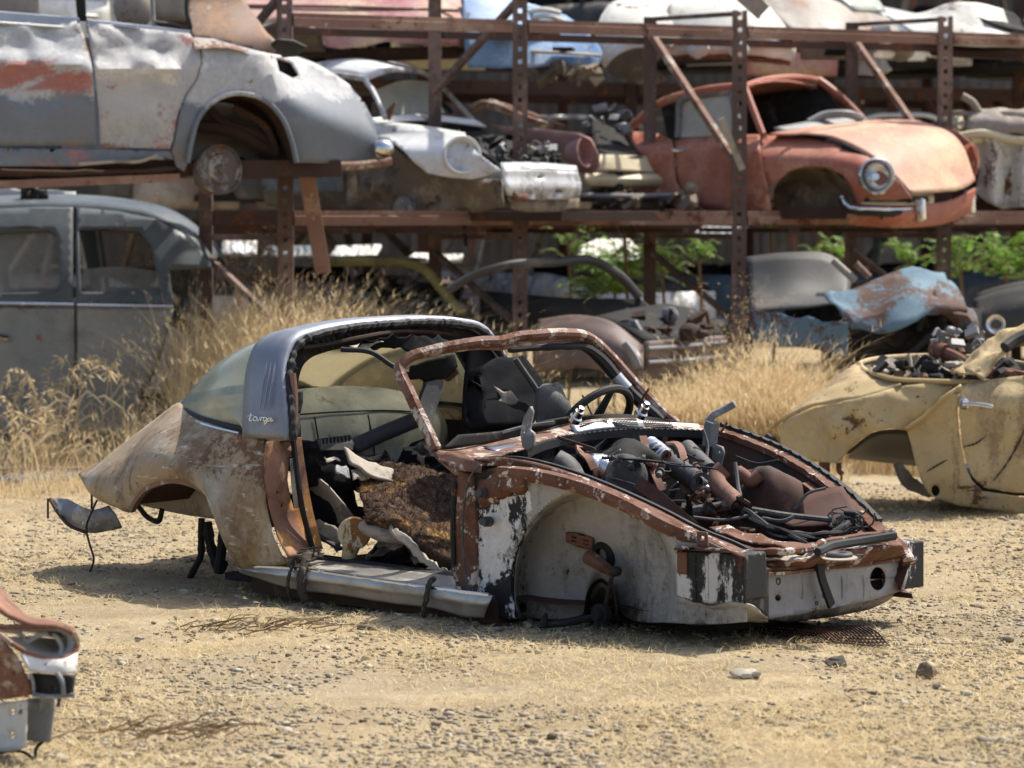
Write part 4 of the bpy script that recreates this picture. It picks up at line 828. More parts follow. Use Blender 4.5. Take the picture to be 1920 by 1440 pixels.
MB().tube(spl(L([(680, 985, -.46), (710, 1000, -.45), (760, 1008, -.42)]), 8), .03, 10).solo('pale_tube', M['tan_sheet'], 'short pale tube under the fibre cushion beside the bowl', 'tube', hk)
MB().sect(L([(570, 982, -.52), (590, 1000, -.52), (640, 1030, -.5)]), [(-.014, -.005), (.014, -.005), (.014, .005), (-.014, .005)]).solo('black_bar', M['black'], 'flat black bar lying across behind the cream bowl', 'bar', hk)
MB().patch([L([(645, 842, -.5, 'x'), (700, 870, -.45, 'x'), (760, 892, -.4, 'x'), (800, 905, -.35, 'x')]), L([(655, 868, -.45, 'x'), (700, 895, -.4, 'x'), (750, 905, -.35, 'x'), (790, 915, -.3, 'x')])], 24, 8, .02, 9).solo('torn_board', M['tan_sheet'], 'long torn pale board lying on the black rubbish in the cabin', 'board', hk, solid=.012)
R = random.Random(7)
for i, (x, y, xx, s, lab) in enumerate(((590, 865, -.72, .11, 'black crumpled cloth heap below the vent grille in the cabin'), (625, 900, -.75, .11, 'black rag between the leaning sheet and the fibre cushion'), (705, 885, -.62, .09, 'black bundle behind the top of the fibre cushion'), (790, 868, -.6, .10, 'dark bundle under the windscreen corner inside the cabin'), (605, 960, -.72, .12, 'black rubbish in the footwell behind the pointed sheet'), (745, 1050, -.42, .10, 'black rubbish below the fibre cushion'))):
    b = MB(); c = P(x, y, xx, 'x'); b.ell(c, (s, s * 1.3, s * .75), 30, 18, .5, i); b.v = [p + Vector((nz(p, 16, 1), nz(p, 16, 2), nz(p, 16, 3))) * .03 for p in b.v]; b.solo('rag_heap', M['cloth'], lab, 'rubbish', hk, ang=30)
for i, (x, y, lab) in enumerate(((672, 890, 'small pale scrap lying on black cloth left of the cushion top'), (622, 860, 'curled grey scrap on the black heap under the vent'), (640, 885, 'dark folded scrap in the middle of the cabin rubbish'))):
    b = MB(); b.patch([[P(x - 14, y - 8, -.45, 'x'), P(x + 12, y - 10, -.45, 'x')], [P(x - 10, y + 6, -.42, 'x'), P(x + 16, y + 8, -.42, 'x')]], 10, 8, .03, 20, i); b.solo('scrap', M['tan_sheet'] if i < 2 else M['gray_metal'], lab, 'scrap', hk, solid=.004)
b = MB(); q = [(592, 824), (655, 816), (662, 832), (660, 846), (600, 846)]
b.plate(hk, q, [[(x, 823 - (x - 600) * .1), (x + 3, 823 - (x - 600) * .1), (x + 4, 834 - (x - 600) * .1), (x + 1, 834 - (x - 600) * .1)] for x in range(602, 652, 7)], lambda x, y: (-.55 - .001 * (846 - y), 'x'), 5)
b.solo('vent_grille', M['black'], 'black slotted plastic vent grille resting on the cabin rubbish', 'vent grille', hk, solid=.012)
ts = bpy.data.objects.new('torn_seat', None); COL.objects.link(ts); ts.parent = hk.o
def backrest():
    b = MB(); o = [(886, 694), (920, 680), (966, 672), (975, 680), (1000, 715), (1008, 738), (1000, 765), (985, 800), (940, 806), (895, 802), (889, 750)]
    b.plate(hk, o, [], lambda x, y: (-.12 + .0009 * (y - 740) + .012 * nz((x * .03, y * .03, 0)), 'x'), 9)
    return b.build('backrest', M['cloth'], ts, solid=.09)
backrest()
MB().tube(spl(L([(966, 672, -.06), (985, 700, -.05), (1008, 735, -.03), (1012, 745, -.02)], 'x'), 12), .012, 6).build('edge_tube', M['hose'], ts)
b = MB(); b.plate(hk, [(925, 723), (945, 735), (958, 732), (971, 750), (968, 758), (935, 766), (928, 760), (940, 745)], (), lambda x, y: (-.06, 'x'), 6); b.build('torn_flap', M['tan_sheet'], ts, solid=.004)
b = MB(); b.ell(P(1035, 768, .1, 'x'), (.06, .09, .11), 18, 12, .25, 2); b.build('headrest', M['hose'], ts)
# grille strip torn off below the nose
def mesh_strip():
    top = spl([WORLD.pt(x, y, v, 'y') for x, y, v in ((1396, 1158, 11.85), (1450, 1162, 11.80), (1500, 1168, 11.68), (1540, 1176, 11.58), (1590, 1174, 11.55), (1632, 1176, 11.50))], 70)
    bot = spl([WORLD.pt(x, y, v, 'y') for x, y, v in ((1430, 1192, 11.38), (1470, 1196, 11.33), (1530, 1203, 11.24), (1590, 1206, 11.2), (1630, 1210, 11.15), (1668, 1208, 11.17))], 70)
    b = MB()
    for i in range(0, 70, 2): b.bar([top[i], top[i].lerp(bot[i], .5) + Vector((0, -.01, .01)), bot[i]], .0055, .004, (0, 1, 0))
    for j in range(7):
        b.bar([top[i].lerp(bot[i], j / 6) + Vector((0, -.02 * math.sin(math.pi * j / 8) * .5, .003 * nz(top[i], 20))) for i in range(0, 70, 3)], .0055 if j else .009, .004, (0, -.6, .8))
    return b.solo('grille_strip', M['rust_dark'], 'rusty square-mesh grille strip hanging onto the dirt under the nose', 'grille')
mesh_strip()
# ------------------------------------------------------------------ storage rack
M['post'] = wear('rack_post_rust', (.115, .078, .064), [R_(c=(.21, .14, .115), s=3, lo=.48, hi=.6, st=(1, 1, .5)), R_(s=6, lo=.6, hi=.68)], rough=.85)
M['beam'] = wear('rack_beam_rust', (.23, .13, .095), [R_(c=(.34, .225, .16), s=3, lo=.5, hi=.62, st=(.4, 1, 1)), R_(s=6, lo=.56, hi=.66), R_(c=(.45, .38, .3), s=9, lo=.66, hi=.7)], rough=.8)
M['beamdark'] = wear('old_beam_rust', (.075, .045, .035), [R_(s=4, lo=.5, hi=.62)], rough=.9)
def wpt(px, py, D): return Vector((0, 0, CAMZ)) + ray(px, py) * (D / ray(px, py).y)
def post(mb, x, y, z0, z1, wd=.10, dp=.075, slots=True):
    """channel post with a row of slots in its face"""
    if not slots:
        mb.box((x - wd / 2, y, z0), (x + wd / 2, y + dp, z1)); return
    s = wd * .36
    mb.box((x - wd / 2, y, z0), (x - wd / 2 + s, y + .006, z1)); mb.box((x + wd / 2 - s, y, z0), (x + wd / 2, y + .006, z1))
    z = z0
    while z < z1 - .05: mb.box((x - wd / 2 + s, y + .0005, z), (x + wd / 2 - s, y + .0055, min(z1, z + .055))); z += .085
    mb.box((x - wd / 2, y + .0065, z0), (x - wd / 2 + .006, y + dp, z1)); mb.box((x + wd / 2 - .006, y + .0065, z0), (x + wd / 2, y + dp, z1))
rk = Frame('storage_rack', 'tall rusty steel storage rack of slotted posts and beams holding old cars', 'storage rack', (0, 21.55, 0))
FP = [(-1.473 + 1.527 * k, 20.8 + .74 * k) for k in range(0, 5)]
o0 = Vector((0, 21.55, 0))
tops = [3.9, 3.9, 2.925, 2.93, 3.4]
for (x, y), t in zip(FP, tops):
    b = MB(); post(b, x, y - 21.55, 0, t); b.build('upright', M['post'], rk, ang=0)
    bx, by = x - .59, y + .75
    b = MB(); post(b, bx, by - 21.55, 0, t, .09, .07, False); b.build('upright', M['post'], rk, ang=0)
    f = Vector((x, y + .04 - 21.55, 0)); k = Vector((bx, by - .04 - 21.55, 0)); up = Vector((0, 0, 1))
    if t < 3.5: MB().bar([k + up * (t - .02), f + up * (t - .02)], .035, .03).build('top_bar', M['post'], rk)
    else: MB().bar([k + up * 3.1, f + up * 3.1], .04, .035).build('top_bar', M['post'], rk)
    if x < .8 : MB().bar([f + up * 2.96, k + up * 2.36], .05, .04).build('brace', M['post'], rk)
    else: MB().bar([k + up * (t - .12), f + up * 1.84], .05, .04).build('brace', M['rust_pale'], rk)
    MB().bar([k + up * 1.25, f + up * .75], .04, .035).build('brace', M['post'], rk)
    MB().bar([k + up * 1.36, f + up * 1.36], .04, .035).build('tie_bar', M['post'], rk)
for (a, c) in zip(FP, FP[1:]):
    for z, h, mm in ((1.44, .098, 'beam'), (2.73, .086, 'beam')):
        p0 = Vector((a[0] + .055, a[1] + .01 - 21.55, z)); p1 = Vector((c[0] - .055, c[1] + .01 - 21.55, z))
        MB().sect([p0, p1], [(-.02, 0), (.02, 0), (.02, h * .62), (.008, h * .66), (.008, h), (-.02, h)]).build('beam', M[mm], rk, ang=0)
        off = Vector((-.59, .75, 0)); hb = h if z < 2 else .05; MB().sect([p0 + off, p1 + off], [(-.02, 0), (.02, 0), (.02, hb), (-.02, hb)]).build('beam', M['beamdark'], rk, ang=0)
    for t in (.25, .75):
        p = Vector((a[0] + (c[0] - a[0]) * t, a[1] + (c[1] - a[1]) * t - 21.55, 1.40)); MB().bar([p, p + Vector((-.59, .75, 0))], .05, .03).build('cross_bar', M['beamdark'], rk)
def plank(pts, D, wd, th, nm, m, lab, cat):
    MB().bar([wpt(x, y, D + dd) for x, y, dd in pts], wd, th, up=(0, 1, 0)).solo(nm, M[m], lab, cat)
plank([(574, 322, 0), (606, 512, .1)], 20.5, .10, .02, 'plank', 'beam', 'pale rust flat plank leaning below the grey saloon beside the rack post', 'plank')
plank([(1352, 222, 0), (1392, 318, .05)], 22.0, .045, .02, 'white_strip', 'tan_sheet', 'short white strip leaning against the red coupe door', 'strip')
# ------------------------------------------------------------------ grey and white saloon on the rack, upper left
M['saloon'] = wear('primer_saloon', (.145, .165, .19), [  # blue-grey base: shade of the lower side put into the colour
    R_(c=(.40, .405, .41), s=1.8, lo=.36, hi=.44, z=('z', .34, .60), zk=.36, d=6), R_(c=(.6, .585, .56), s=2.6, lo=.5, hi=.6, z=('z', .5, .72), zk=.4), R_(c=(.34, .145, .125), s=2.0, lo=.36, hi=.46, st=(.5, 1, 1.7), z=[('x', -.2, -.8), ('z', .80, .60), ('z', .40, .58)], zk=.2, d=9, dist=.8),  # whiter upwards, the sunlit upper side painted in; patchy white and red primer too
    R_(c=(.22, .16, .13), s=3.2, lo=.58, hi=.64, z=('x', .15, 0.), zk=.3), R_(c=(.2, .12, .07), s=9, lo=.66, hi=.7)], rough=.5, bump=.12)
M['saloonred'] = wear('primer_door', (.45, .44, .43), [R_(c=(.33, .325, .325), s=2, lo=.45, hi=.6), R_(c=(.62, .6, .57), s=2.4, lo=.5, hi=.62, z=('z', .45, .62), zk=.3), R_(c=(.25, .17, .14), s=2.6, lo=.46, hi=.52, z=('z', .3, .2), zk=.4), R_(c=(.30, .13, .12), s=3.4, lo=.56, hi=.66), R_(c=(.36, .27, .27), s=4, lo=.58, hi=.63, z=('z', .4, .25), zk=.3)], rough=.55, bump=.15)  # whiter upwards: light on the upper door painted in, over primer and rust
M['brownroof'] = wear('brown_roof', (.20, .125, .09), [R_(c=(.33, .2, .12), s=3, lo=.5, hi=.66), R_(c=(.45, .4, .34), s=6, lo=.63, hi=.7)], rough=.65)
def mirrored(mb, c):
    q = MB(); q.v = [Vector((p.x, c - p.y, p.z)) for p in mb.v]; q.f = list(mb.f); return q
sa = Frame('saloon_car', 'grey and white old saloon with red primer patches on the upper left of the rack', 'car', (-1.99, 19.7, 1.73), (0, 0, .30), 'scrap cars on the rack')
def ysa(px, py):
    y = .17 * (math.log1p(math.exp((128 - py) / 14)) * .14) ** 1.2 + .05 * max(0, (py - 230) / 90)
    y += .03 * nz((px * .012, py * .02, 0), 1, 2) * sstep(330, 200, px)
    if px < 330: y += .05 * math.exp(-((py - 116 - px * .05 - 14 * nz((px * .02, 3, 0))) / 16) ** 2) * (-1) + .035 * nz((px * .03, py * .05, 1), 1, 6) * sstep(190, 90, py)
    if px > 480: y += .24 * sstep(480, 720, px) ** 2 + .30 * sstep(190, 90, py - (px - 520) * .45) * sstep(480, 560, px)
    return (y, 'y')
b = MB(); b.plate(sa, [(-40, 26), (148, 41), (158, 70), (172, 130), (178, 200), (180, 273), (-40, 273)], (), ysa, 10); b.build('front_door', M['saloon'], sa, solid=.02); mirrored(b, 1.5).build('front_door', M['saloon'], sa)
b = MB(); b.plate(sa, [(163, 44), (355, 64), (374, 90), (376, 120), (366, 150), (346, 178), (332, 215), (324, 262), (318, 279), (188, 276), (184, 200), (177, 130)], (), ysa, 9); b.build('rear_door', M['saloonred'], sa, solid=.02); mirrored(b, 1.5).build('rear_door', M['saloonred'], sa)
b = MB(); b.plate(sa, [(360, 70), (400, 74), (450, 88), (500, 100), (545, 108), (585, 120), (625, 138), (655, 160), (680, 190), (697, 222), (708, 258), (712, 292), (690, 303), (600, 306), (556, 305), (548, 285), (543, 255), (528, 220), (502, 192), (472, 178), (440, 175), (405, 187), (375, 217), (360, 262), (354, 300), (345, 322), (330, 312), (322, 284), (328, 262), (336, 215), (350, 178), (369, 150), (379, 120), (377, 90)], [[(516, 108), (545, 118), (560, 142), (548, 148), (522, 134)]], ysa, 10)
b.build('rear_fender', M['saloon'], sa, solid=.012); mirrored(b, 1.5).build('rear_fender', M['saloon'], sa)
al = spl(sa.L([(556, 305, -.015), (546, 262, -.015), (528, 220, -.015), (502, 192, -.015), (472, 178, -.015), (440, 175, -.015), (405, 187, -.015), (375, 217, -.015), (360, 262, -.015), (352, 305, -.01)]), 40)
MB().tube(al, .016, 7).build('arch_lip', M['saloon'], sa)
MB().grid([al, [p + Vector((0, .3, -.01)) for p in al], [p + Vector((0, .55, -.04)) for p in al]]).build('wheel_well', M['rust_dark'], sa)
MB().patch([sa.L([(345, 330, .5), (450, 335, .5), (560, 310, .5)]), sa.L([(360, 200, .55), (450, 170, .55), (550, 200, .55)])], 16, 8, .05, 6).build('inner_panel', M['tan_sheet'], sa)
for pts, r in (([(380, 190, .3), (420, 230, .3), (480, 250, .3), (540, 300, .3)], .03), ([(440, 200, .25), (500, 240, .25), (520, 290, .25)], .025), ([(360, 235, .3), (430, 245, .3), (530, 300, .3)], .045)): MB().tube(spl(sa.L(pts), 14), r, 7).build('spring_arm', M['rust_dark'], sa)
b = MB(); b.plate(sa, [(352, -20), (445, -20), (470, 20), (500, 62), (525, 84), (512, 104), (470, 96), (420, 84), (362, 70), (352, 60)], (), lambda x, y: (.12 + .25 * sstep(90, -20, y) + .1 * sstep(420, 520, x), 'y'), 9); b.build('rear_pillar', M['brownroof'], sa, solid=.012); mirrored(b, 1.5).build('rear_pillar', M['brownroof'], sa)
MB().patch([sa.L([(362, 70, .08), (440, 84, .06), (512, 105, .1)]), sa.L([(366, 92, -.0), (430, 90, .0), (500, 118, .06)])], 14, 5, .01, 9).build('rust_band', M['rust_pale'], sa)
b = MB(); b.plate(sa, [(-40, 277), (318, 283), (326, 300), (300, 292), (240, 304), (150, 312), (-40, 312)], (), lambda x, y: (.03, 'y'), 9); b.build('rocker_panel', M['saloon'], sa, solid=.012)
MB().tube(spl(sa.L([(148, 308, -.01), (220, 303, -.01), (260, 303, -.01), (296, 291, -.01)]), 16), .011, 6).build('bent_edge', M['tan_sheet'], sa)
for z, (a, c) in enumerate((((-40, 26), (148, 41)), ((163, 44), (355, 64)))):
    MB().sect(sa.L([(a[0], a[1], .15), (c[0], c[1], .15)]), [(-.03, -.03), (.03, -.03), (.02, .02), (-.03, .03)]).build('belt_moulding', M['steel'], sa)
    MB().tube(sa.L([(a[0], a[1] + 14, .115), (c[0], c[1] + 13, .115)]), .012, 6).build('belt_moulding', M['steel'], sa)
boxpx('door_pillar', [(142, -20), (160, -20), (163, 40), (148, 38)], .17, .06, M['blackdark'], sa)
MB().tube(spl(sa.L([(285, -20, .2), (286, 5, .19), (289, 52, .17)]), 6), .014, 6).build('window_bar', M['gray_metal'], sa)
MB().tube(spl(sa.L([(352, -20, .2), (350, 20, .18), (356, 58, .16), (330, 48, .17), (290, 42, .17)]), 14), .014, 6).build('window_seal', M['black'], sa)
MB().plate(sa, [(508, 84), (520, 74), (550, 76), (575, 88), (556, 104), (530, 106)], (), lambda x, y: (.05 - .004 * (104 - y), 'y'), 7).build('fuel_flap', M['black'], sa, solid=.02)
boxpx('filler_cup', [(514, 106), (546, 116), (562, 146), (546, 150), (520, 136)], .32, .05, M['black'], sa)
M['drum'] = wear('dirty_drum', (.10, .08, .07), [R_(c=(.26, .24, .21), s=7, lo=.54, hi=.62), R_(s=5, lo=.56, hi=.64)], rough=.8, bump=.4)
c = sa.pt(409, 318, .06); ax_ = Vector((.32, -1, .06))
b = MB(); b.lathe(c, ax_, [(-.10, .13), (-.02, .155), (.03, .155), (.035, .145), (.02, .14), (.02, .095), (.045, .09), (.045, .03), (.06, .028), (.06, .001)], 30); b.build('brake_drum', M['drum'], sa)
MB().tube(sa.L([(420, 315, .2), (470, 300, .7)]), .04, 8).build('axle', M['rust_dark'], sa)
MB().ell(sa.pt(718, 279, .22), (.075, .06, .062), 16, 10).build('bumper_end', M['chrome'], sa)
MB().tube(spl(sa.L([(610, 312, .15), (680, 310, .15), (733, 302, .18)]), 8), .028, 10).build('bumper_arm', M['rust_pale'], sa)
MB().patch([sa.L([(545, 108, .42), (625, 138, .45), (690, 200, .5)]), [sa.pt(545, 108, .42) + Vector((0, .35, .06)), sa.pt(625, 138, .45) + Vector((0, .3, .05)), sa.pt(690, 200, .5) + Vector((0, .25, .02))], [sa.pt(545, 108, .42) + Vector((0, .7, .0)), sa.pt(625, 138, .45) + Vector((0, .6, .0)), sa.pt(690, 200, .5) + Vector((0, .5, .0))]], 16, 10).build('boot_lid', M['saloon'], sa)
b = MB(); b.box((-2.2, .12, .02), (1.0, 1.4, .12)); b.build('floor_pan', M['rust_dark'], sa)
MB().patch([sa.L([(-40, 318, .05), (150, 322, .05), (330, 315, .05)]), sa.L([(-40, 332, .12), (150, 333, .12), (330, 326, .12)])], 14, 4, .02, 6).build('under_sill', M['rust_dark'], sa, solid=.02)
MB().bar(sa.L([(-40, 348, .1), (120, 342, .1), (335, 333, .1)]), .08, .05).solo('support_beam', M['beam'], 'orange brown beam lying under the grey and white saloon', 'beam', sa)
MB().bar(sa.L([(320, 322, .3), (520, 322, .3), (640, 312, .3)]), .10, .06).solo('support_beam', M['beamdark'], 'dark rusty beam under the tail of the grey and white saloon', 'beam', sa)
MB().patch([sa.L([(-40, -20, .9), (70, -20, .9)]), sa.L([(-40, 32, .9), (72, 40, .9)])], 6, 4).build('seat_back', M['tan_sheet'], sa, solid=.1)
MB().ell(sa.pt(250, 12, .9), (.13, .12, .16), 16, 10).build('headrest', M['tan_sheet'], sa)
MB().patch([sa.L([(285, -20, 1.1), (345, -20, 1.1)]), sa.L([(290, 40, 1.1), (345, 40, 1.1)])], 6, 4).build('seat_back', M['tan_sheet'], sa, solid=.1)
MB().ell(sa.pt(266, 26, .85), (.05, .04, .035), 10, 6, .4, 1).build('dash_clock', M['chrome'], sa)
# ------------------------------------------------------------------ tall dark saloon standing in the grass, lower left
M['slate'] = wear('slate_paint', (.08, .098, .11), [R_(c=(.11, .13, .14), s=2, lo=.45, hi=.65), R_(c=(.2, .16, .12), s=5, lo=.64, hi=.7), R_(c=(.19, .19, .18), s=2.2, lo=.45, hi=.6, z=('z', .98, .9), zk=.5), R_(c=(.25, .07, .05), s=3.5, lo=.66, hi=.68)], rough=.42, bump=.1)
M['greydoor'] = wear('grey_door_skin', (.31, .305, .285), [R_(c=(.36, .335, .285), s=1.6, lo=.42, hi=.66), R_(c=(.19, .19, .185), s=1.8, lo=.5, hi=.7), R_(c=(.28, .1, .08), s=4.5, lo=.67, hi=.69)], rough=.4, bump=.08)
M['paneglass'] = glass('dusty_pane', (.7, .75, .75), (.33, .33, .31), .5)
ol = Frame('vintage_saloon', 'tall dark slate vintage saloon with grey doors standing in dry grass at left', 'car', (-2.69, 21.2, 0), (0, 0, 0))
def yol(px, py): return (.30 * max(0, (572 - py) / 185) ** 1.6 - .035 * math.sin(math.pi * max(0, min(1, (py - 572) / 240))) + .08 * sstep(330, 400, px), 'y')
b = MB(); b.plate(ol, [(-60, 392), (0, 392), (70, 389), (137, 390), (137, 571), (-60, 569)], [[(-48, 441), (92, 433), (106, 440), (113, 535), (106, 547), (-48, 551)]], yol, 10); b.build('front_cabin_side', M['slate'], ol, solid=.02); mirrored(b, 1.5).build('front_cabin_side', M['slate'], ol)
b = MB(); b.plate(ol, [(143, 390), (220, 397), (290, 411), (340, 437), (375, 468), (398, 503), (318, 507), (322, 545), (326, 573), (143, 571)], [[(148, 432), (200, 430), (262, 436), (284, 462), (302, 548), (152, 548)]], yol, 10); b.build('rear_cabin_side', M['slate'], ol, solid=.02); mirrored(b, 1.5).build('rear_cabin_side', M['slate'], ol)
b = MB(); b.plate(ol, [(-60, 577), (139, 578), (140, 700), (141, 812), (-60, 812)], (), yol, 14); b.build('front_door', M['greydoor'], ol, solid=.02); mirrored(b, 1.5).build('front_door', M['greydoor'], ol)
b = MB(); b.plate(ol, [(145, 578), (326, 579), (312, 625), (290, 690), (266, 735), (262, 800), (240, 812), (147, 812)], (), yol, 14); b.build('rear_door', M['greydoor'], ol, solid=.02); mirrored(b, 1.5).build('rear_door', M['greydoor'], ol)
b = MB(); b.plate(ol, [(318, 612), (334, 615), (350, 650), (353, 695), (332, 738), (272, 736), (296, 690)], (), lambda x, y: (-.09 + .0012 * abs(x - 310), 'y'), 9); b.build('fender_piece', M['greydoor'], ol, solid=.012)
rt = spl(ol.L([(-60, 392, .30), (70, 389, .31), (143, 390, .31), (220, 397, .30), (290, 411, .26), (340, 437, .22), (375, 468, .2), (398, 503, .17)]), 40)
MB().grid([rt, [p + Vector((0, .12, .045)) for p in rt], [Vector((p.x, .75, p.z + .085)) for p in rt], [Vector((p.x, 1.5 - p.y - .12, p.z + .045)) for p in rt], [Vector((p.x, 1.5 - p.y, p.z)) for p in rt]]).build('roof', M['slate'], ol, solid=.012)
MB().tube(ol.L([(-60, 569, -.03), (139, 572, -.03)]), .014, 6).build('belt_moulding', M['chrome'], ol)
MB().tube(ol.L([(145, 573, -.03), (326, 576, -.03)]), .014, 6).build('belt_moulding', M['chrome'], ol)
MB().patch([ol.L([(-48, 441, .2), (108, 436, .2)]), ol.L([(-48, 551, .06), (113, 548, .06)])], 6, 4).build('side_glass', M['paneglass'], ol)
MB().patch([ol.L([(152, 505, .13), (220, 500, .13), (296, 508, .13)]), ol.L([(152, 549, .06), (220, 549, .06), (302, 549, .06)])], 8, 4).build('side_glass', M['paneglass'], ol)
MB().tube(spl(ol.L([(150, 548, .06), (148, 434, .2), (205, 430, .21), (262, 437, .2), (286, 465, .16), (304, 550, .05)]), 40), .013, 6).build('window_seal', M['black'], ol)
MB().tube(spl(ol.L([(-48, 438, .2), (92, 433, .2), (107, 441, .2), (114, 536, .06), (106, 549, .05), (-48, 552, .05)]), 40), .012, 6).build('window_seal', M['black'], ol)
MB().tube(ol.L([(-5, 631, -.06), (16, 634, -.06)]), .024, 8).build('door_handle', M['chrome'], ol)
b = MB(); b.box((-1.2, .1, .12), (.5, 1.4, .45)); b.build('floor_pan', M['blackdark'], ol)
MB().patch([ol.L([(330, 580, .1), (350, 610, .1), (372, 640, .1)]), ol.L([(318, 560, .2), (336, 600, .2), (360, 640, .2)])], 8, 3).build('pillar_strip', M['black'], ol, solid=.02)
MB().grid([[Vector((x, y, z)) for y in (.15, .75, 1.35)] for x, z in ((.42, .5), (.5, .95))]).build('rear_panel', M['slate'], ol, solid=.02)
R = random.Random(2); b = MB()
for q in range(10): b.ell(ol.pt(58 + R.gauss(0, 11), 372 + R.gauss(0, 8), .5), (.035, .04, .04), 8, 6, .5, q)
b.solo('rubber_lump', M['black'], 'black lump squeezed between the vintage saloon roof and the beam', 'lump', ol)
MB().patch([ol.L([(-40, 352, .9), (140, 358, .9)]), ol.L([(-40, 382, .9), (142, 390, .9)])], 10, 4, .02, 6).solo('sheet_metal', wear('white_panel', (.6, .6, .58), [R_(s=5, lo=.6, hi=.66)], rough=.6), 'dirty white panel behind the roof of the vintage saloon', 'panel', ol, solid=.1)
def pl(fr, name, m, out, y=0., holes=(), step=11., solid=.012, ax='y', label=None):
    f = y if callable(y) else (lambda a, c: (y, ax))
    return MB().plate(fr, out, holes, f, step).build(name, m, fr, solid=solid, label=label)
def ptch(fr, name, m, rows, ax='y', nu=22, nv=12, dent=0, ds=3., solid=.012, seed=0, ang=40):
    return MB().patch([fr.L(r, ax) for r in rows], nu, nv, dent, ds, seed).build(name, m, fr, solid=solid, ang=ang)
def tb(fr, name, m, pts, r, ax='y', k=24, n=8): return MB().tube(spl(fr.L(pts, ax), k), r, n).build(name, m, fr)
def ring_px(cx, cy, rx, ry, n=20): return [(cx + rx * math.cos(2 * math.pi * i / n), cy + ry * math.sin(2 * math.pi * i / n)) for i in range(n)]
def car(name, label, px, py, D, yaw, z0):
    p = wpt(px, py, D); return Frame(name, label, 'car', (p.x, p.y, z0), (0, 0, yaw), 'scrap cars on the rack')
def clutter(fr, box, n, m, nm, seed, ymin, ymax, s=(.03, .09), solo=False):
    """odd lumps, brackets and hoses heaped in an engine bay"""
    R = random.Random(seed); b = MB(); x0, y0, x1, y1 = box
    for q in range(n):
        c = fr.pt(R.uniform(x0, x1), R.uniform(y0, y1), R.uniform(ymin, ymax)); t = R.random(); r = R.uniform(*s)
        if t < .35: b.ell(c, (r, r * R.uniform(.5, 1), r * R.uniform(.4, .9)), 10, 6, .5, q)
        elif t < .6:
            d = Vector((R.uniform(-1, 1), R.uniform(-1, 1), R.uniform(-.4, .6))) * r * 2; b.tube(spl([c, c + d * .5 + Vector((0, 0, r)), c + d], 7), r * .22, 6)
        else:
            ux = Vector((R.uniform(-1, 1), R.uniform(-1, 1), R.uniform(-.3, .3))).normalized() * r; uy = ux.orthogonal().normalized() * r * R.uniform(.3, 1); uz = ux.cross(uy).normalized() * r * R.uniform(.2, .8)
            b.prism([c - ux - uy, c + ux - uy, c + ux + uy, c - ux + uy], uz)
    o = b.build(nm, m, fr, ang=35); o['kind'] = 'stuff'; return o
M['white'] = wear('white_coupe', (.78, .78, .77), [R_(c=(.4, .38, .34), s=3, lo=.55, hi=.7), R_(s=7, lo=.66, hi=.7)], rough=.35, coat=.2)
M['mauve'] = wear('faded_mauve', (.36, .205, .195), [R_(c=(.45, .3, .26), s=3, lo=.48, hi=.66), R_(s=7, lo=.66, hi=.72)], rough=.55)
M['silverp'] = wear('silver_panel', (.58, .58, .585), [R_(c=(.25, .24, .23), s=5, lo=.48, hi=.58, st=(1, 1, .6)), R_(c=(.78, .78, .77), s=9, lo=.58, hi=.66), R_(s=6, lo=.62, hi=.66), R_(c=(.22, .19, .15), s=3, lo=.5, hi=.6, z=('z', .22, .08), zk=.3)], rough=.45, metal=.3)
M['mud'] = wear('dusty_underside', (.17, .135, .095), [R_(c=(.30, .25, .18), s=3, lo=.5, hi=.66), R_(c=(.05, .04, .03), s=4, lo=.54, hi=.66), R_(s=5, lo=.62, hi=.7)], rough=.9)
M['cream'] = wear('cream_paint', (.60, .53, .36), [R_(c=(.3, .24, .15), s=4, lo=.55, hi=.66), R_(s=6, lo=.62, hi=.68)], rough=.5)
M['red'] = wear('faded_red', (.35, .11, .07), [R_(c=(.46, .22, .15), s=1.6, lo=.42, hi=.66), R_(c=(.5, .32, .2), s=2, lo=.52, hi=.7), R_(c=(.18, .06, .04), s=5, lo=.58, hi=.7)], rough=.5)
M['redhood'] = wear('sunburnt_red_bonnet', (.46, .215, .14), [R_(c=(.56, .42, .27), s=1.1, lo=.42, hi=.6), R_(c=(.5, .3, .25), s=2, lo=.5, hi=.7), R_(c=(.25, .17, .1), s=6, lo=.64, hi=.7)], rough=.55)  # bonnet colour, paler and sandier than the red body
M['tan'] = wear('sand_paint', (.47, .345, .165), [R_(c=(.53, .41, .22), s=1.5, lo=.45, hi=.66), R_(c=(.36, .27, .15), s=3, lo=.52, hi=.66), R_(c=(.12, .055, .025), s=4.2, lo=.63, hi=.66), R_(c=(.10, .06, .03), s=9, lo=.64, hi=.68, st=(.35, 1, 1.8)), R_(c=(.30, .21, .11), s=3, lo=.54, hi=.62, st=(1.5, 1.5, .4))], rough=.55, bump=.12)
M['pink'] = wear('faded_pink', (.42, .22, .22), [R_(c=(.56, .42, .3), s=1.1, lo=.45, hi=.62), R_(c=(.36, .14, .16), s=2, lo=.5, hi=.66), R_(s=5, lo=.66, hi=.72)], rough=.6)
M['blue'] = wear('sky_blue_paint', (.17, .30, .52), [R_(c=(.38, .48, .62), s=1.8, lo=.46, hi=.64), R_(c=(.55, .56, .53), s=3, lo=.56, hi=.68), R_(s=5, lo=.64, hi=.70)], rough=.5)
M['ivory'] = wear('ivory_paint', (.62, .60, .53), [R_(c=(.75, .74, .7), s=1.6, lo=.48, hi=.62), R_(c=(.28, .16, .09), s=2.4, lo=.58, hi=.68), R_(s=4, lo=.62, hi=.68)], rough=.5)
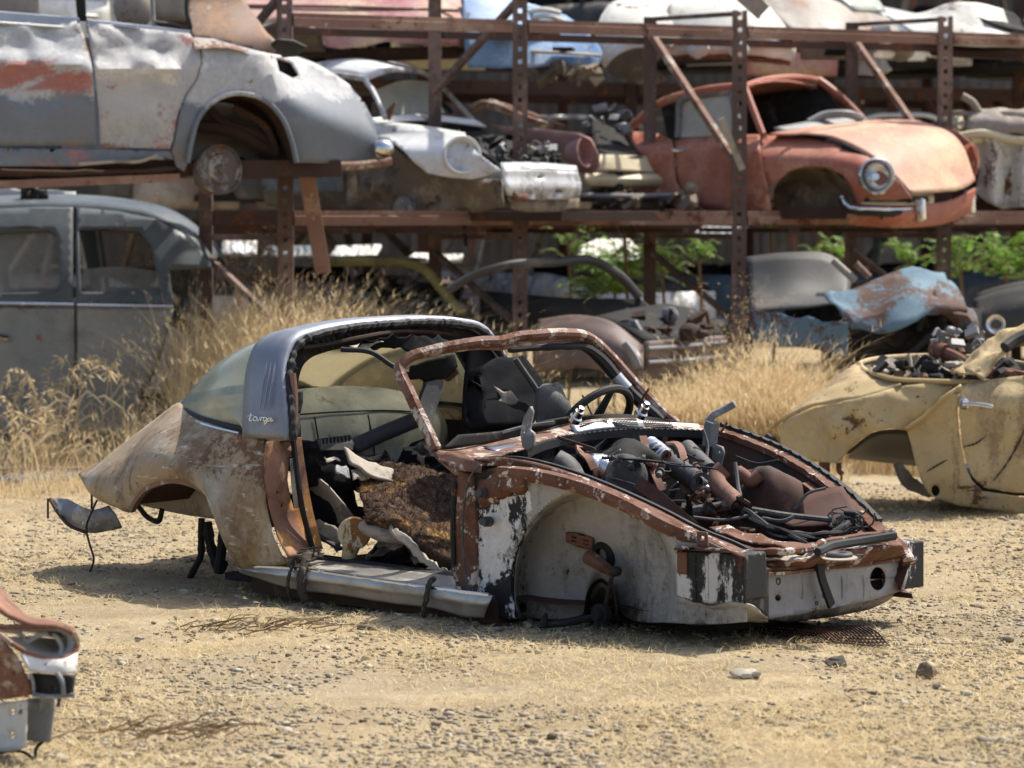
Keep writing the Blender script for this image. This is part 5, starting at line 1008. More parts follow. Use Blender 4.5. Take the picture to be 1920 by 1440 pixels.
M['brownp'] = wear('brown_grey_paint', (.26, .215, .175), [R_(c=(.4, .37, .33), s=1.8, lo=.48, hi=.64), R_(c=(.3, .16, .10), s=3, lo=.56, hi=.68)], rough=.5)
M['wreckblue'] = wear('crushed_blue', (.13, .20, .25), [R_(c=(.10, .06, .045), s=1.9, lo=.5, hi=.56), R_(c=(.2, .28, .33), s=2.6, lo=.58, hi=.68), R_(s=5, lo=.62, hi=.68)], rough=.75, spec=.2)
M['brownbody'] = wear('dull_brown_paint', (.135, .095, .08), [R_(c=(.22, .165, .145), s=2, lo=.48, hi=.66), R_(c=(.07, .05, .04), s=4, lo=.54, hi=.66)], rough=.45)
M['darkpaint'] = wear('dark_dusty_paint', (.05, .05, .047), [R_(c=(.13, .115, .09), s=2.4, lo=.5, hi=.66)], rough=.6)
M['olive'] = wear('mustard_edge', (.34, .29, .10), [R_(c=(.2, .15, .06), s=5, lo=.5, hi=.66)], rough=.6)
M['dimglass'] = glass('dim_glass', (.8, .85, .82), (.55, .57, .5), .75)
M['lens'] = wear('lamp_glass', (.62, .62, .6), [R_(c=(.3, .28, .24), s=12, lo=.5, hi=.66)], rough=.2)
# ------------------------------------------------------------------ white coupe with a mauve wing
wc = car('coupe', 'white coupe with one mauve front wing and an empty black nose bay on the rack', 850, 400, 22.2, -.77, 1.53)
pl(wc, 'front_fender', M['white'], [(688, 228), (730, 234), (790, 243), (850, 251), (878, 258), (893, 285), (915, 302), (939, 320), (905, 332), (884, 336), (845, 333), (803, 325), (778, 305), (757, 283), (737, 268), (715, 260), (698, 256)], lambda x, y: (-.70 + .22 * sstep(300, 240, y) ** 1.5 + .05 * sstep(860, 940, x), 'y'), step=8)
ptch(wc, 'fender_top', M['white'], [[(690, 230, -.48), (790, 244, -.48), (874, 257, -.48)], [(700, 226, -.36), (800, 238, -.36), (872, 250, -.38)]], nu=14, nv=4)
b = MB(); c = wc.pt(866, 291, -.72); hx = Vector((1, -.55, .12))
b.lathe(c, hx, [(-.16, .10), (-.02, .122), (.02, .13), (.03, .125), (.02, .112), (-.04, .10), (-.06, .085), (-.06, .001)], 28); b.build('headlight_bucket', M['white'], wc)
MB().lathe(c - hx * .035, hx, [(0, .098), (.012, .06), (.016, .001)], 24).build('headlight_bowl', M['silverp'], wc)
pl(wc, 'nose_panel', M['silverp'], [(942, 318), (1000, 318), (1082, 322), (1089, 345), (1086, 370), (1040, 373), (985, 374), (952, 366), (945, 345)], lambda x, y: (1.62 - .0007 * (x - 1000) + .02 * sstep(338, 344, y) - .02 * sstep(356, 362, y), 'x'), [ring_px(1048, 359, 8, 4, 8), [(1006, 331), (1016, 331), (1016, 335), (1006, 335)]], 7)
pl(wc, 'lower_lip', M['mud'], [(952, 368), (985, 376), (1040, 375), (1086, 372), (1084, 390), (1040, 397), (990, 398), (960, 392)], lambda x, y: (1.58 - .0007 * (x - 1000), 'x'), step=8)
pl(wc, 'torn_bracket', M['rust'], [(962, 360), (990, 364), (988, 378), (966, 376)], 1.66, ax='x', step=7)
ptch(wc, 'nose_top', M['silverp'], [[(942, 318, 1.62), (1010, 317, 1.60), (1083, 321, 1.56)], [(938, 306, 1.50), (1010, 306, 1.46), (1080, 312, 1.44)]], 'x', 14, 4)
pl(wc, 'front_fender', M['mauve'], [(918, 233), (960, 238), (1010, 243), (1060, 247), (1085, 250), (1108, 262), (1122, 290), (1124, 312), (1108, 326), (1090, 325), (1066, 305), (1030, 282), (985, 262), (945, 248)], lambda x, y: (.58 + .12 * sstep(250, 320, y), 'y'), [ring_px(1098, 285, 17, 25, 16)], 7)
MB().lathe(wc.pt(1098, 285, .62), (1, .1, .1), [(-.12, .085), (-.01, .105), (.01, .112), (.012, .10), (-.1, .08), (-.1, .001)], 24).build('headlight_bucket', M['mauve'], wc)
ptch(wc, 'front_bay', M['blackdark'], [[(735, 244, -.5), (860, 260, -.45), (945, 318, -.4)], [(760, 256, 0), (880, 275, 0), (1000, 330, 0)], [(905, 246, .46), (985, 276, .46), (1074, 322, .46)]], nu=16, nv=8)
clutter(wc, (800, 258, 950, 308), 50, M['black'], 'bay_clutter', 3, -.35, .2, (.02, .06)); clutter(wc, (960, 285, 1050, 314), 30, M['black'], 'bay_scraps', 13, -.1, .3, (.02, .045)); clutter(wc, (880, 270, 1040, 312), 26, M['gray_metal'], 'bay_pipes', 5, -.3, .3, (.015, .045))
tb(wc, 'bay_tube', M['tan_sheet'], [(966, 267, .2), (990, 276, .2), (1018, 287, .22)], .018)
ws = spl(wc.L([(722, 222, -.64), (712, 196, -.6), (698, 168, -.56), (688, 148, -.5), (720, 135, -.4), (760, 132, -.1), (800, 140, .3), (822, 156, .5), (850, 185, .57), (886, 224, .64)]), 60)
MB().tube(ws, .018, 8).build('windscreen_frame', M['silverp'], wc)
ptch(wc, 'cowl', M['white'], [[(690, 222, -.62), (780, 215, -.1), (888, 224, .62)], [(696, 233, -.60), (800, 226, -.05), (912, 238, .62)]], nu=20, nv=5)
rl = spl(wc.L([(688, 146, -.5), (720, 133, -.4), (760, 130, -.1), (800, 138, .3), (822, 154, .5)]), 30)
rb_ = spl(wc.L([(560, 148, -.58), (575, 132, -.5), (620, 119, -.1), (690, 116, .3), (715, 122, .5)]), 30)
MB().grid([[a.lerp(c, t) + Vector((0, 0, .05 * math.sin(math.pi * t))) for a, c in zip(rl, rb_)] for t in (0, .15, .3, .5, .7, .85, 1)]).build('roof', M['white'], wc, solid=.012)
tb(wc, 'side_rail', M['silverp'], [(560, 150, -.58), (620, 140, -.6), (688, 148, -.5)], .02)
ptch(wc, 'rear_glass', M['dimglass'], [[(705, 168, -.2), (760, 150, .1), (800, 152, .3)], [(725, 215, -.2), (780, 214, .1), (835, 212, .3)]], nu=8, nv=5, solid=0)
tb(wc, 'seat_belt', M['black'], [(800, 160, .4), (830, 195, .5), (846, 210, .5)], .02)
MB().plate(wc, [(722, 222), (728, 205), (742, 190), (736, 210), (730, 226)], (), lambda x, y: (-.5, 'y'), 5).build('hood_hinge', M['rust'], wc, solid=.02)
pl(wc, 'side_panel', M['mud'], [(486, 325), (600, 318), (648, 322), (648, 290), (670, 262), (740, 275), (790, 318), (880, 338), (940, 335), (945, 388), (900, 398), (780, 402), (680, 398), (560, 395), (500, 385)], lambda x, y: (-.5 + .05 * nz((x * .02, y * .03, 0)), 'y'), step=10)
pl(wc, 'door', M['slate'], [(490, 320), (560, 322), (640, 318), (645, 358), (560, 366), (500, 356)], -.68)
pl(wc, 'hinge_post', M['mud'], [(648, 318), (668, 316), (672, 385), (652, 388)], -.64)
MB().lathe(wc.pt(757, 391, -.62), (.2, -1, 0), [(-.05, .075), (.01, .08), (.012, .03), (.03, .028), (.03, .001)], 20).build('hub', M['gray_metal'], wc)
b = MB(); b.box((-1.8, -.5, -.06), (1.5, .55, .0)); b.build('floor_pan', M['rust_dark'], wc)
ptch(wc, 'inner_side', M['blackdark'], [[(560, 215, .5), (650, 215, .55), (880, 226, .55)], [(560, 300, .5), (700, 300, .55), (930, 260, .55)]], nu=8, nv=4)
tb(wc, 'hanging_cable', M['blackdark'], [(872, 400, -.4), (871, 425, -.4), (874, 462, -.4)], .012)
# ------------------------------------------------------------------ cream car, nose bay open
cc = car('sports_car', 'cream sports car with open black luggage bay and black bumper guards on the rack', 1200, 400, 22.9, -.72, 1.53)
ptch(cc, 'bumper', M['cream'], [[(1098, 325, -.62), (1180, 326, -.2), (1260, 328, .25), (1303, 338, .6)], [(1096, 336, -.66), (1180, 337, -.25), (1260, 339, .2), (1306, 346, .62)], [(1100, 348, -.62), (1180, 350, -.2), (1260, 352, .25), (1300, 354, .6)]], nu=24, nv=8)
for x, y in ((1149, 328), (1268, 332)): boxpx('bumper_guard', [(x - 10, y - 20), (x + 8, y - 20), (x + 10, y + 30), (x - 8, y + 32)], -.35 if x < 1200 else .25, .07, M['black'], cc)
ptch(cc, 'bay_lip', M['cream'], [[(1125, 290, -.55), (1200, 293, 0), (1290, 300, .6)], [(1122, 305, -.6), (1200, 308, -.05), (1300, 316, .6)], [(1118, 320, -.62), (1200, 322, -.1), (1302, 330, .6)]], nu=20, nv=8)
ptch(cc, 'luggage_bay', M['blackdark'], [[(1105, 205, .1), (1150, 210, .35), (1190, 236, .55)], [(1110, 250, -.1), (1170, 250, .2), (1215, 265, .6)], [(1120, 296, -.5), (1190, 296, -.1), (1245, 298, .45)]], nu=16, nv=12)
tb(cc, 'bay_rim', M['cream'], [(1188, 225, .6), (1210, 250, .6), (1240, 285, .6), (1290, 318, .6)], .022)
clutter(cc, (1100, 205, 1175, 245), 16, M['gray_metal'], 'bay_pipes', 2, 0, .4, (.03, .06))
tb(cc, 'hose', M['tan_sheet'], [(1125, 242, .2), (1140, 236, .2), (1158, 240, .2), (1170, 247, .2)], .02)
clutter(cc, (1105, 352, 1300, 385), 34, M['mud'], 'underside', 8, -.4, .4)
tb(cc, 'lower_bar', M['gray_metal'], [(1090, 366, -.6), (1180, 368, -.3), (1278, 366, .1)], .018)
b = MB(); b.box((-1.2, -.6, -.05), (.7, .6, .02)); b.build('floor_pan', M['rust_dark'], cc)
pl(cc, 'side', M['cream'], [(1000, 240), (1095, 250), (1120, 290), (1118, 345), (1000, 370)], .0)
for pts in ([(885, 205, .1), (905, 195, .1), (925, 198, .1), (985, 222, .1), (1040, 240, .1)], [(918, 192, .2), (980, 212, .2), (1060, 242, .2)]): tb(cc, 'bent_tube', M['rust_pale'], pts, .03)
# ------------------------------------------------------------------ faded red coupe
rc = car('coupe', 'faded red coupe with a paler bonnet and chrome headlight on the rack', 1500, 408, 23.0, -.62, 1.54)
def yrf(x, y): return (-.68 + .26 * sstep(310, 250, y - .25 * max(0, x - 1560)) ** 1.4 + .08 * sstep(1600, 1700, x) + .02 * nz((x * .02, y * .03, 0), 1, 4), 'y')
pl(rc, 'front_fender', M['red'], [(1427, 253), (1500, 257), (1565, 267), (1612, 285), (1652, 312), (1690, 343), (1710, 372), (1660, 375), (1625, 370), (1608, 388), (1598, 352), (1580, 327), (1550, 314), (1510, 312), (1480, 321), (1460, 338), (1442, 346), (1430, 300)], yrf, step=8)
pl(rc, 'door', M['red'], [(1266, 262), (1300, 258), (1380, 253), (1424, 253), (1427, 300), (1440, 348), (1446, 396), (1340, 394), (1296, 384), (1272, 340)], lambda x, y: (-.68 + .14 * sstep(290, 250, y), 'y'))
pl(rc, 'rear_fender', M['red'], [(1170, 245), (1235, 252), (1262, 264), (1268, 340), (1292, 386), (1240, 380), (1160, 350)], lambda x, y: (-.68 + .2 * sstep(290, 245, y), 'y'))
rr1 = rc.L([(1183, 238, -.5), (1215, 210, -.5), (1240, 193, -.5), (1300, 174, -.5), (1360, 164, -.5), (1396, 162, -.48)])
rr2 = rc.L([(1396, 162, -.48), (1440, 149, -.1), (1490, 145, .2), (1535, 150, .48)])
MB().tube(spl(rr1, 30), .03, 8).build('roof_rail', M['red'], rc)
MB().tube(spl(rr2, 20), .024, 8).build('windscreen_header', M['red'], rc)
MB().tube(spl(rc.L([(1535, 150, .48), (1560, 168, .5), (1590, 195, .55), (1622, 228, .6)]), 16), .03, 8).build('windscreen_pillar', M['red'], rc)
MB().tube(spl(rc.L([(1396, 162, -.48), (1412, 205, -.53), (1430, 252, -.58)]), 12), .026, 8).build('windscreen_pillar', M['red'], rc)
rA = spl(rr1, 24); rB = [Vector((p.x + .05, .48, p.z + .02)) for p in rA]
MB().grid([[a.lerp(c, t) + Vector((0, 0, .045 * math.sin(math.pi * t))) for a, c in zip(rA[8:], rB[8:])] for t in (0, .2, .4, .6, .8, 1)]).build('roof', M['red'], rc, solid=.015)
tb(rc, 'window_frame', M['gray_metal'], [(1270, 258, -.58), (1272, 225, -.55), (1274, 192, -.53), (1320, 178, -.5), (1372, 172, -.5)], .022)
tb(rc, 'window_frame', M['gray_metal'], [(1386, 250, -.57), (1380, 210, -.53), (1373, 174, -.5)], .03)
ptch(rc, 'side_glass', M['dimglass'], [[(1275, 190, -.5), (1372, 172, -.48)], [(1272, 258, -.56), (1385, 252, -.56)]], nu=6, nv=4, solid=0)
ptch(rc, 'bonnet', M['redhood'], [[(1442, 252, -.52), (1560, 258, -.52), (1640, 300, -.52), (1706, 362, -.48)], [(1500, 240, -.2), (1610, 243, -.2), (1710, 285, -.2), (1765, 360, -.18)], [(1570, 232, .2), (1680, 232, .2), (1770, 268, .2), (1810, 352, .2)], [(1640, 226, .5), (1725, 229, .52), (1795, 262, .5), (1828, 338, .46)]], nu=36, nv=26, dent=.006, ds=5)
tb(rc, 'bonnet_gap', M['blackdark'], [(1580, 272, -.54), (1620, 292, -.54), (1665, 325, -.54), (1700, 360, -.5), (1708, 380, -.48)], .022)
pl(rc, 'front_fender', M['red'], [(1742, 232), (1795, 246), (1822, 268), (1834, 300), (1832, 325), (1822, 338), (1806, 310), (1790, 270)], .60, [ring_px(1822, 300, 8, 22, 12)], 7)
MB().lathe(rc.pt(1822, 300, .6), (1, 0, 0), [(-.1, .09), (0, .12), (.0, .1), (-.1, .06), (-.1, .001)], 20).build('headlight_bucket', M['red'], rc)
c = rc.pt(1642, 331, -.70); hx = Vector((1, -1.0, .12)); hl = bpy.data.objects.new('headlight', None); COL.objects.link(hl); hl.parent = rc.o
MB().lathe(c, hx, [(-.14, .09), (-.02, .12), (.03, .128), (.045, .118), (.03, .105), (0, .095)], 26).build('rim', M['chrome'], hl)
MB().lathe(c, hx, [(-.02, .1), (-.05, .07), (-.06, .03), (.0, .025), (.0, .001)], 20).build('bowl', M['chrome'], hl)
ptch(rc, 'valance', M['red'], [[(1606, 382, -.64), (1660, 385, -.55), (1740, 382, -.2), (1790, 372, .2), (1828, 352, .55)], [(1590, 398, -.66), (1660, 405, -.58), (1740, 405, -.2), (1790, 398, .2), (1826, 380, .55)], [(1585, 420, -.62), (1660, 426, -.5), (1740, 424, -.15), (1780, 416, .2), (1818, 400, .5)]], nu=26, nv=10)
tb(rc, 'bumper', M['black'], [(1578, 372, -.75), (1586, 388, -.74), (1640, 398, -.66), (1700, 400, -.4), (1760, 394, 0), (1826, 372, .6)], .028, k=30)
tb(rc, 'bumper_trim', M['chrome'], [(1578, 368, -.76), (1584, 382, -.76), (1640, 391, -.68), (1700, 392, -.42), (1760, 386, -.02), (1826, 366, .6)], .012, k=30)
for x, y, v in ((1722, 392, -.35), (1815, 378, .5)): boxpx('overrider', [(x - 9, y - 22), (x + 7, y - 22), (x + 9, y + 22), (x - 5, y + 26)], v, .06, M['chrome'], rc, .015)
ptch(rc, 'wheel_well', M['mud'], [[(1455, 345, -.5), (1490, 318, -.5), (1550, 312, -.5), (1600, 350, -.5)], [(1450, 372, -.35), (1500, 360, -.3), (1560, 360, -.3), (1606, 385, -.4)], [(1450, 396, -.35), (1500, 398, -.3), (1560, 398, -.3), (1608, 398, -.4)]], nu=16, nv=10, dent=.04, ds=6)
ptch(rc, 'dashboard', M['gray_metal'], [[(1450, 240, -.4), (1520, 228, -.1), (1600, 220, .3)], [(1460, 248, -.4), (1540, 240, -.1), (1630, 228, .4)]], nu=12, nv=4)
tb(rc, 'dash_top', M['gray_metal'], [(1516, 230, -.1), (1545, 216, .0), (1590, 214, .1), (1614, 222, .25)], .03)
ptch(rc, 'cabin_back', M['blackdark'], [[(1240, 200, .3), (1400, 170, .4), (1540, 155, .5)], [(1260, 300, .3), (1440, 300, .4), (1600, 240, .5)]], nu=8, nv=4)
tb(rc, 'steering_column', M['blackdark'], [(1436, 196, .2), (1452, 232, .1)], .03)
b = MB(); b.box((-1.4, -.6, -.06), (1.0, .6, 0.02)); b.build('floor_pan', M['rust_dark'], rc)
tb(rc, 'door_handle', M['chrome'], [(1262, 281, -.72), (1284, 283, -.72)], .012)
# ------------------------------------------------------------------ crushed white body at the right edge of the rack
cw = car('crushed_car', 'crushed white car body with rusty vertical folds at the right end of the rack', 1880, 408, 23.4, -.15, 1.54)
def ycw(x, y): return (.05 * math.sin((x - 1820) * .11) + .02 * nz((x * .04, y * .04, 0)) - .1 * sstep(1925, 1880, x) * 0, 'y')
M['crushed'] = wear('rusty_white', (.56, .545, .5), [R_(s=3.2, lo=.53, hi=.6, st=(1.6, 1, .6)), R_(c=(.36, .3, .24), s=5, lo=.52, hi=.66)], rough=.6)
pl(cw, 'folded_side', M['crushed'], [(1812, 258), (1860, 254), (1930, 262), (1960, 262), (1960, 385), (1920, 388), (1880, 392), (1850, 378), (1828, 360), (1838, 320)], ycw, step=8)
tb(cw, 'rolled_edge', M['cream'], [(1800, 256, -.05), (1840, 250, -.06), (1900, 262, -.05), (1960, 264, -.05)], .03)
ptch(cw, 'panel_top', M['brownp'], [[(1816, 214, .1), (1870, 206, .1), (1960, 210, .1)], [(1812, 235, .0), (1870, 236, -.05), (1960, 240, 0)], [(1812, 252, .0), (1870, 252, -.05), (1960, 258, 0)]], nu=16, nv=8, dent=.04, ds=6)
tb(cw, 'bent_pillar', M['tan_sheet'], [(1804, 180, .1), (1824, 192, .1), (1836, 210, .1), (1900, 214, .05), (1960, 220, .05)], .028)
tb(cw, 'bent_strip', M['tan_sheet'], [(1780, 214, .2), (1800, 212, .1), (1826, 216, .1)], .02)
clutter(cw, (1770, 225, 1850, 262), 26, M['cream'], 'torn_metal', 4, 0, .3, (.02, .07))
b = MB(); b.box((-.5, .1, -.04), (.6, 1.2, .45)); b.build('core', M['rust_dark'], cw)
# ------------------------------------------------------------------ the upper shelf
up = car('coupe', 'long faded pink car body on the top shelf behind the saloon roof', 660, 90, 22.4, .06, 2.83)
pl(up, 'body_side', M['pink'], [(440, -30), (600, -30), (860, -30), (868, 40), (868, 86), (800, 84), (722, 78), (690, 86), (640, 92), (612, 88), (600, 58), (580, 42), (530, 38), (490, 44), (478, 60), (462, 62), (445, 50)], lambda x, y: (.35 * sstep(60, -25, y) ** 1.3 + .12 * sstep(780, 880, x) ** 2, 'y'))
ptch(up, 'deck', M['pink'], [[(440, -28, .33), (650, -28, .33), (860, -28, .45)], [(440, -45, .9), (650, -45, .95), (855, -45, .9)]], nu=14, nv=5)
ptch(up, 'wheel_well', M['mud'], [[(478, 60, .05), (530, 40, .05), (600, 60, .05)], [(478, 96, .4), (540, 96, .4), (610, 96, .4)]], nu=12, nv=5)
pl(up, 'rocker_panel', M['rust_dark'], [(640, 90), (860, 88), (860, 110), (640, 118), (610, 110)], .15)
tb(up, 'moulding', M['rust_pale'], [(440, 10, .16), (600, 12, .13), (860, 20, .13)], .012)
ub_ = car('saloon_car', 'sky blue rear end of a small car on the top shelf', 1000, 100, 23.0, -.5, 2.80)
ptch(ub_, 'boot_lid', M['blue'], [[(868, -5, -.5), (920, -8, -.2), (1000, 10, .1), (1060, 30, .4)], [(868, 50, -.62), (940, 40, -.3), (1020, 50, .1), (1110, 70, .55)], [(872, 90, -.66), (950, 88, -.4), (1040, 90, .1), (1128, 98, .62)], [(878, 128, -.62), (950, 128, -.4), (1040, 124, .05), (1122, 124, .55)]], nu=28, nv=20, dent=.01, ds=5)
for pts in ([(985, 24, .02), (1020, 18, .08), (1050, 24, .2)], [(990, 36, .02), (1020, 30, .08), (1060, 40, .22)]): tb(ub_, 'lid_rib', M['ivory'], pts, .02)
boxpx('number_plate_lamp', [(1034, 88), (1072, 88), (1074, 96), (1036, 97)], .0, .05, M['black'], ub_)
tb(ub_, 'bumper_strip', M['tan_sheet'], [(990, 96, -.2), (1050, 99, .0), (1126, 104, .55)], .012)
boxpx('lamp_panel', [(995, 104), (1110, 106), (1108, 122), (1000, 120)], .02, .05, M['blue'], ub_)
clutter(ub_, (985, 122, 1120, 150), 22, M['mud'], 'underside', 6, -.2, .4)
b = MB(); b.box((-1.2, -.5, 0), (.1, .6, .05)); b.build('floor_pan', M['rust_dark'], ub_)
uw = car('beetle_car', 'rounded ivory car with rust stains on the top shelf', 1310, 100, 23.7, -.25, 2.80)
ptch(uw, 'rear_fender', M['ivory'], [[(1128, 28, -.1), (1150, 4, .1), (1200, -6, .2), (1260, -10, .2)], [(1116, 70, -.3), (1150, 40, -.25), (1200, 34, -.2), (1270, 36, -.1)], [(1118, 100, -.35), (1150, 78, -.35), (1200, 72, -.32), (1290, 74, -.2)], [(1134, 128, -.3), (1140, 120, -.35), (1148, 100, -.36), (1160, 84, -.36)]], nu=24, nv=18)
ptch(uw, 'body_side', M['ivory'], [[(1260, -10, .2), (1330, -20, .25), (1420, -5, .3), (1480, 60, .3)], [(1250, 30, -.1), (1330, 30, -.1), (1430, 40, 0), (1490, 85, .2)], [(1240, 70, -.2), (1330, 66, -.2), (1430, 70, -.1), (1492, 95, .1)], [(1240, 104, -.2), (1330, 102, -.2), (1430, 104, -.1), (1488, 116, .1)]], nu=26, nv=18, dent=.015, ds=5)
ptch(uw, 'wheel_well', M['gray_metal'], [[(1150, 90, -.25), (1190, 78, -.2), (1260, 80, -.1)], [(1140, 130, -.1), (1190, 140, .1), (1230, 130, .1)], [(1160, 150, 0), (1200, 158, .2), (1250, 150, .2)]], nu=12, nv=8, dent=.03, ds=5)
for x, y in ((1310, 92), (1385, 92)): MB().ell(uw.pt(x, y, -.25), (.08, .05, .07), 12, 8, .3, x).build('lamp', M['lens'], uw)
tb(uw, 'torn_edge', M['rust'], [(1250, 110, -.2), (1320, 106, -.2), (1400, 110, -.1), (1480, 118, .1)], [.02 + .01 * nz((i, 0, 0), .7) for i in range(24)])
b = MB(); b.box((-.9, 0, -.02), (.7, 1.0, .04)); b.build('floor_pan', M['rust_dark'], uw)
MB().bar(wpt(1385, -5, 22.2) and [wpt(1392, -12, 22.5), wpt(1432, 24, 22.5)], .12, .02, (0, 1, 0)).solo('loose_strip', M['brownp'], 'bent dark strip sticking up behind the ivory rounded car', 'strip')
un = car('saloon_car', 'dull brown grey car nose with a white sticker on the top shelf', 1590, 100, 24.4, -.45, 2.80)
ptch(un, 'bonnet', M['brownp'], [[(1410, -12, -.3), (1500, -15, 0), (1590, -10, .35), (1630, 5, .6)], [(1440, 20, -.5), (1530, 10, -.2), (1630, 30, .3), (1690, 62, .6)], [(1470, 48, -.62), (1560, 40, -.3), (1640, 56, .2), (1712, 86, .6)], [(1490, 62, -.64), (1570, 66, -.4), (1640, 72, .1), (1716, 92, .6)]], nu=26, nv=18)
ptch(un, 'nose_panel', M['brownp'], [[(1492, 64, -.64), (1570, 68, -.4), (1640, 74, .1), (1716, 94, .6)], [(1498, 86, -.64), (1570, 88, -.42), (1640, 92, .1), (1712, 102, .6)], [(1502, 112, -.6), (1570, 112, -.4), (1640, 112, .05), (1700, 114, .5)]], nu=20, nv=8)
pl(un, 'sticker', M['lens'], [(1632, 50), (1668, 48), (1676, 70), (1638, 72)], .12, step=9, solid=.006)
ptch(un, 'windscreen', M['dimglass'], [[(1560, -12, .1), (1640, -8, .6)], [(1600, 20, .1), (1662, 22, .6)]], nu=6, nv=4)
boxpx('grille_opening', [(1518, 86), (1600, 88), (1594, 104), (1516, 104)], -.5, .08, M['blackdark'], un)
b = MB(); b.box((-1.0, -.5, -.02), (.2, .6, .04)); b.build('floor_pan', M['rust_dark'], un)
boxpx('hanging_lamp', [(1584, 112), (1650, 112), (1662, 130), (1640, 142), (1596, 138)], -.1, .15, M['lens'], un)
us = car('sports_car', 'low white sports car with an open rear window on the top shelf at right', 1830, 90, 24.3, -.35, 2.82)
ptch(us, 'body_side', M['ivory'], [[(1660, 30, -.1), (1740, 22, -.1), (1775, 8, -.1), (1830, 6, -.1), (1880, 18, 0)], [(1690, 48, -.35), (1760, 50, -.35), (1800, 44, -.3), (1850, 48, -.25), (1900, 62, -.1)], [(1712, 62, -.42), (1770, 68, -.42), (1820, 70, -.4), (1870, 72, -.3), (1930, 78, -.2)], [(1740, 80, -.4), (1780, 84, -.42), (1830, 88, -.4), (1880, 88, -.3), (1940, 92, -.2)]], nu=26, nv=16)
ptch(us, 'rear_opening', M['blackdark'], [[(1814, 18, -.1), (1850, 12, 0), (1900, 24, .1)], [(1830, 30, -.2), (1870, 38, -.1), (1930, 54, .1)], [(1850, 42, -.26), (1890, 54, -.2), (1940, 62, 0)]], nu=10, nv=6)
tb(us, 'bumper', M['chrome'], [(1820, 74, -.45), (1870, 72, -.4), (1940, 84, -.2)], .03)
boxpx('sill', [(1740, 92), (1940, 98), (1940, 112), (1745, 104)], -.3, .3, M['rust_dark'], us)
pl(us, 'wheel_arch', M['blackdark'], [(1706, 66), (1730, 60), (1750, 76), (1744, 84), (1712, 80)], -.44)
b = MB(); b.box((-.6, -.2, -.02), (.8, .8, .04)); b.build('floor_pan', M['rust_dark'], us)
# ------------------------------------------------------------------ hulks on the ground under the rack
GR = 'scrap cars lying under the rack'
def low(name, label, px, D, yaw):
    p = wpt(px, 400 + CAMZ * FPX / D, D); return Frame(name, label, 'car', (p.x, p.y, 0), (0, 0, yaw), GR)
dc = low('car_wreck', 'dark car wreck with a mustard roof edge sunk in dry grass', 740, 22.6, -.5)
tb(dc, 'roof_edge', M['olive'], [(610, 490, -.4), (700, 490, -.4), (768, 494, -.4), (790, 502, -.4), (830, 545, -.45), (868, 590, -.5)], .034)
ptch(dc, 'roof', M['darkpaint'], [[(600, 490, -.38), (690, 488, -.38), (775, 493, -.38)], [(620, 482, .4), (720, 480, .4), (800, 486, .4)]], nu=12, nv=5)
ptch(dc, 'far_side', M['darkpaint'], [[(600, 545, .5), (700, 548, .5), (880, 560, .5)], [(600, 640, .5), (700, 640, .5), (900, 640, .5)]], nu=8, nv=4)
pl(dc, 'door', M['darkpaint'], [(640, 560), (860, 592), (930, 610), (930, 680), (640, 680)], -.5)
clutter(dc, (660, 530, 860, 600), 26, M['blackdark'], 'cabin_rubbish', 4, -.3, .3, (.05, .12)); clutter(dc, (680, 520, 860, 590), 10, M['gray_metal'], 'cabin_parts', 9, -.3, .3, (.03, .08))
tb(dc, 'pillar', M['rust_pale'], [(706, 510, 0), (742, 556, -.2)], .025)
bc = low('car_wreck', 'dull brown car wreck with a dented square nose in dry grass behind the windscreen frame', 1150, 20.6, -.72)
ptch(bc, 'front_fender', M['brownbody'], [[(1010, 600, -.35), (1090, 592, -.45), (1150, 606, -.5), (1205, 650, -.5)], [(1000, 640, -.6), (1090, 630, -.65), (1150, 650, -.68), (1204, 680, -.66)], [(1000, 700, -.65), (1090, 690, -.7), (1150, 700, -.7), (1206, 712, -.66)]], nu=20, nv=14)
pl(bc, 'nose_panel', M['brownbody'], [(1208, 640), (1260, 636), (1360, 628), (1368, 650), (1364, 690), (1300, 700), (1212, 712)], lambda x, y: (.72 - .0004 * (x - 1210), 'x'), step=9)
for y in (650, 676): tb(bc, 'grille_bar', M['gray_metal'], [(1215, y + 4, .75), (1280, y, .73), (1362, y - 8, .70)], .014, 'x')
ptch(bc, 'engine_bay', M['blackdark'], [[(1110, 596, -.3), (1170, 615, -.4), (1210, 640, -.45)], [(1180, 580, .1), (1250, 600, .1), (1290, 634, .1)], [(1250, 570, .5), (1320, 590, .5), (1356, 626, .5)]], nu=12, nv=8)
MB().plate(bc, [(1148, 606), (1192, 600), (1210, 632), (1200, 640), (1176, 622)], (), lambda x, y: (-.3, 'y'), 7).build('battery_tray', M['gray_metal'], bc, solid=.03)
tb(bc, 'filler_pipe', M['gray_metal'], [(1258, 600, .1), (1260, 630, .1)], .02); MB().ell(bc.pt(1258, 590, .1), (.06, .05, .05), 10, 6, .3).build('filler_cap', M['gray_metal'], bc)
tb(bc, 'windscreen_frame', M['darkpaint'], [(840, 545, -.6), (880, 520, -.5), (940, 500, -.4), (1040, 492, 0), (1120, 492, .4), (1160, 515, .5), (1200, 558, .6)], .03, k=40)
clutter(bc, (1130, 590, 1330, 632), 26, M['rust_dark'], 'bay_clutter', 3, -.3, .4, (.03, .08))
MB().patch([bc.L([(1176, 640, -.69), (1190, 660, -.7), (1205, 690, -.68)]), bc.L([(1166, 648, -.69), (1180, 668, -.7), (1190, 694, -.68)])], 8, 3).build('lamp_surround', M['gray_metal'], bc, solid=.02)
ptch(bc, 'far_side', M['darkpaint'], [[(900, 545, .5), (1100, 560, .6), (1200, 560, .6)], [(900, 640, .5), (1100, 640, .6), (1300, 640, .6)]], nu=8, nv=4)
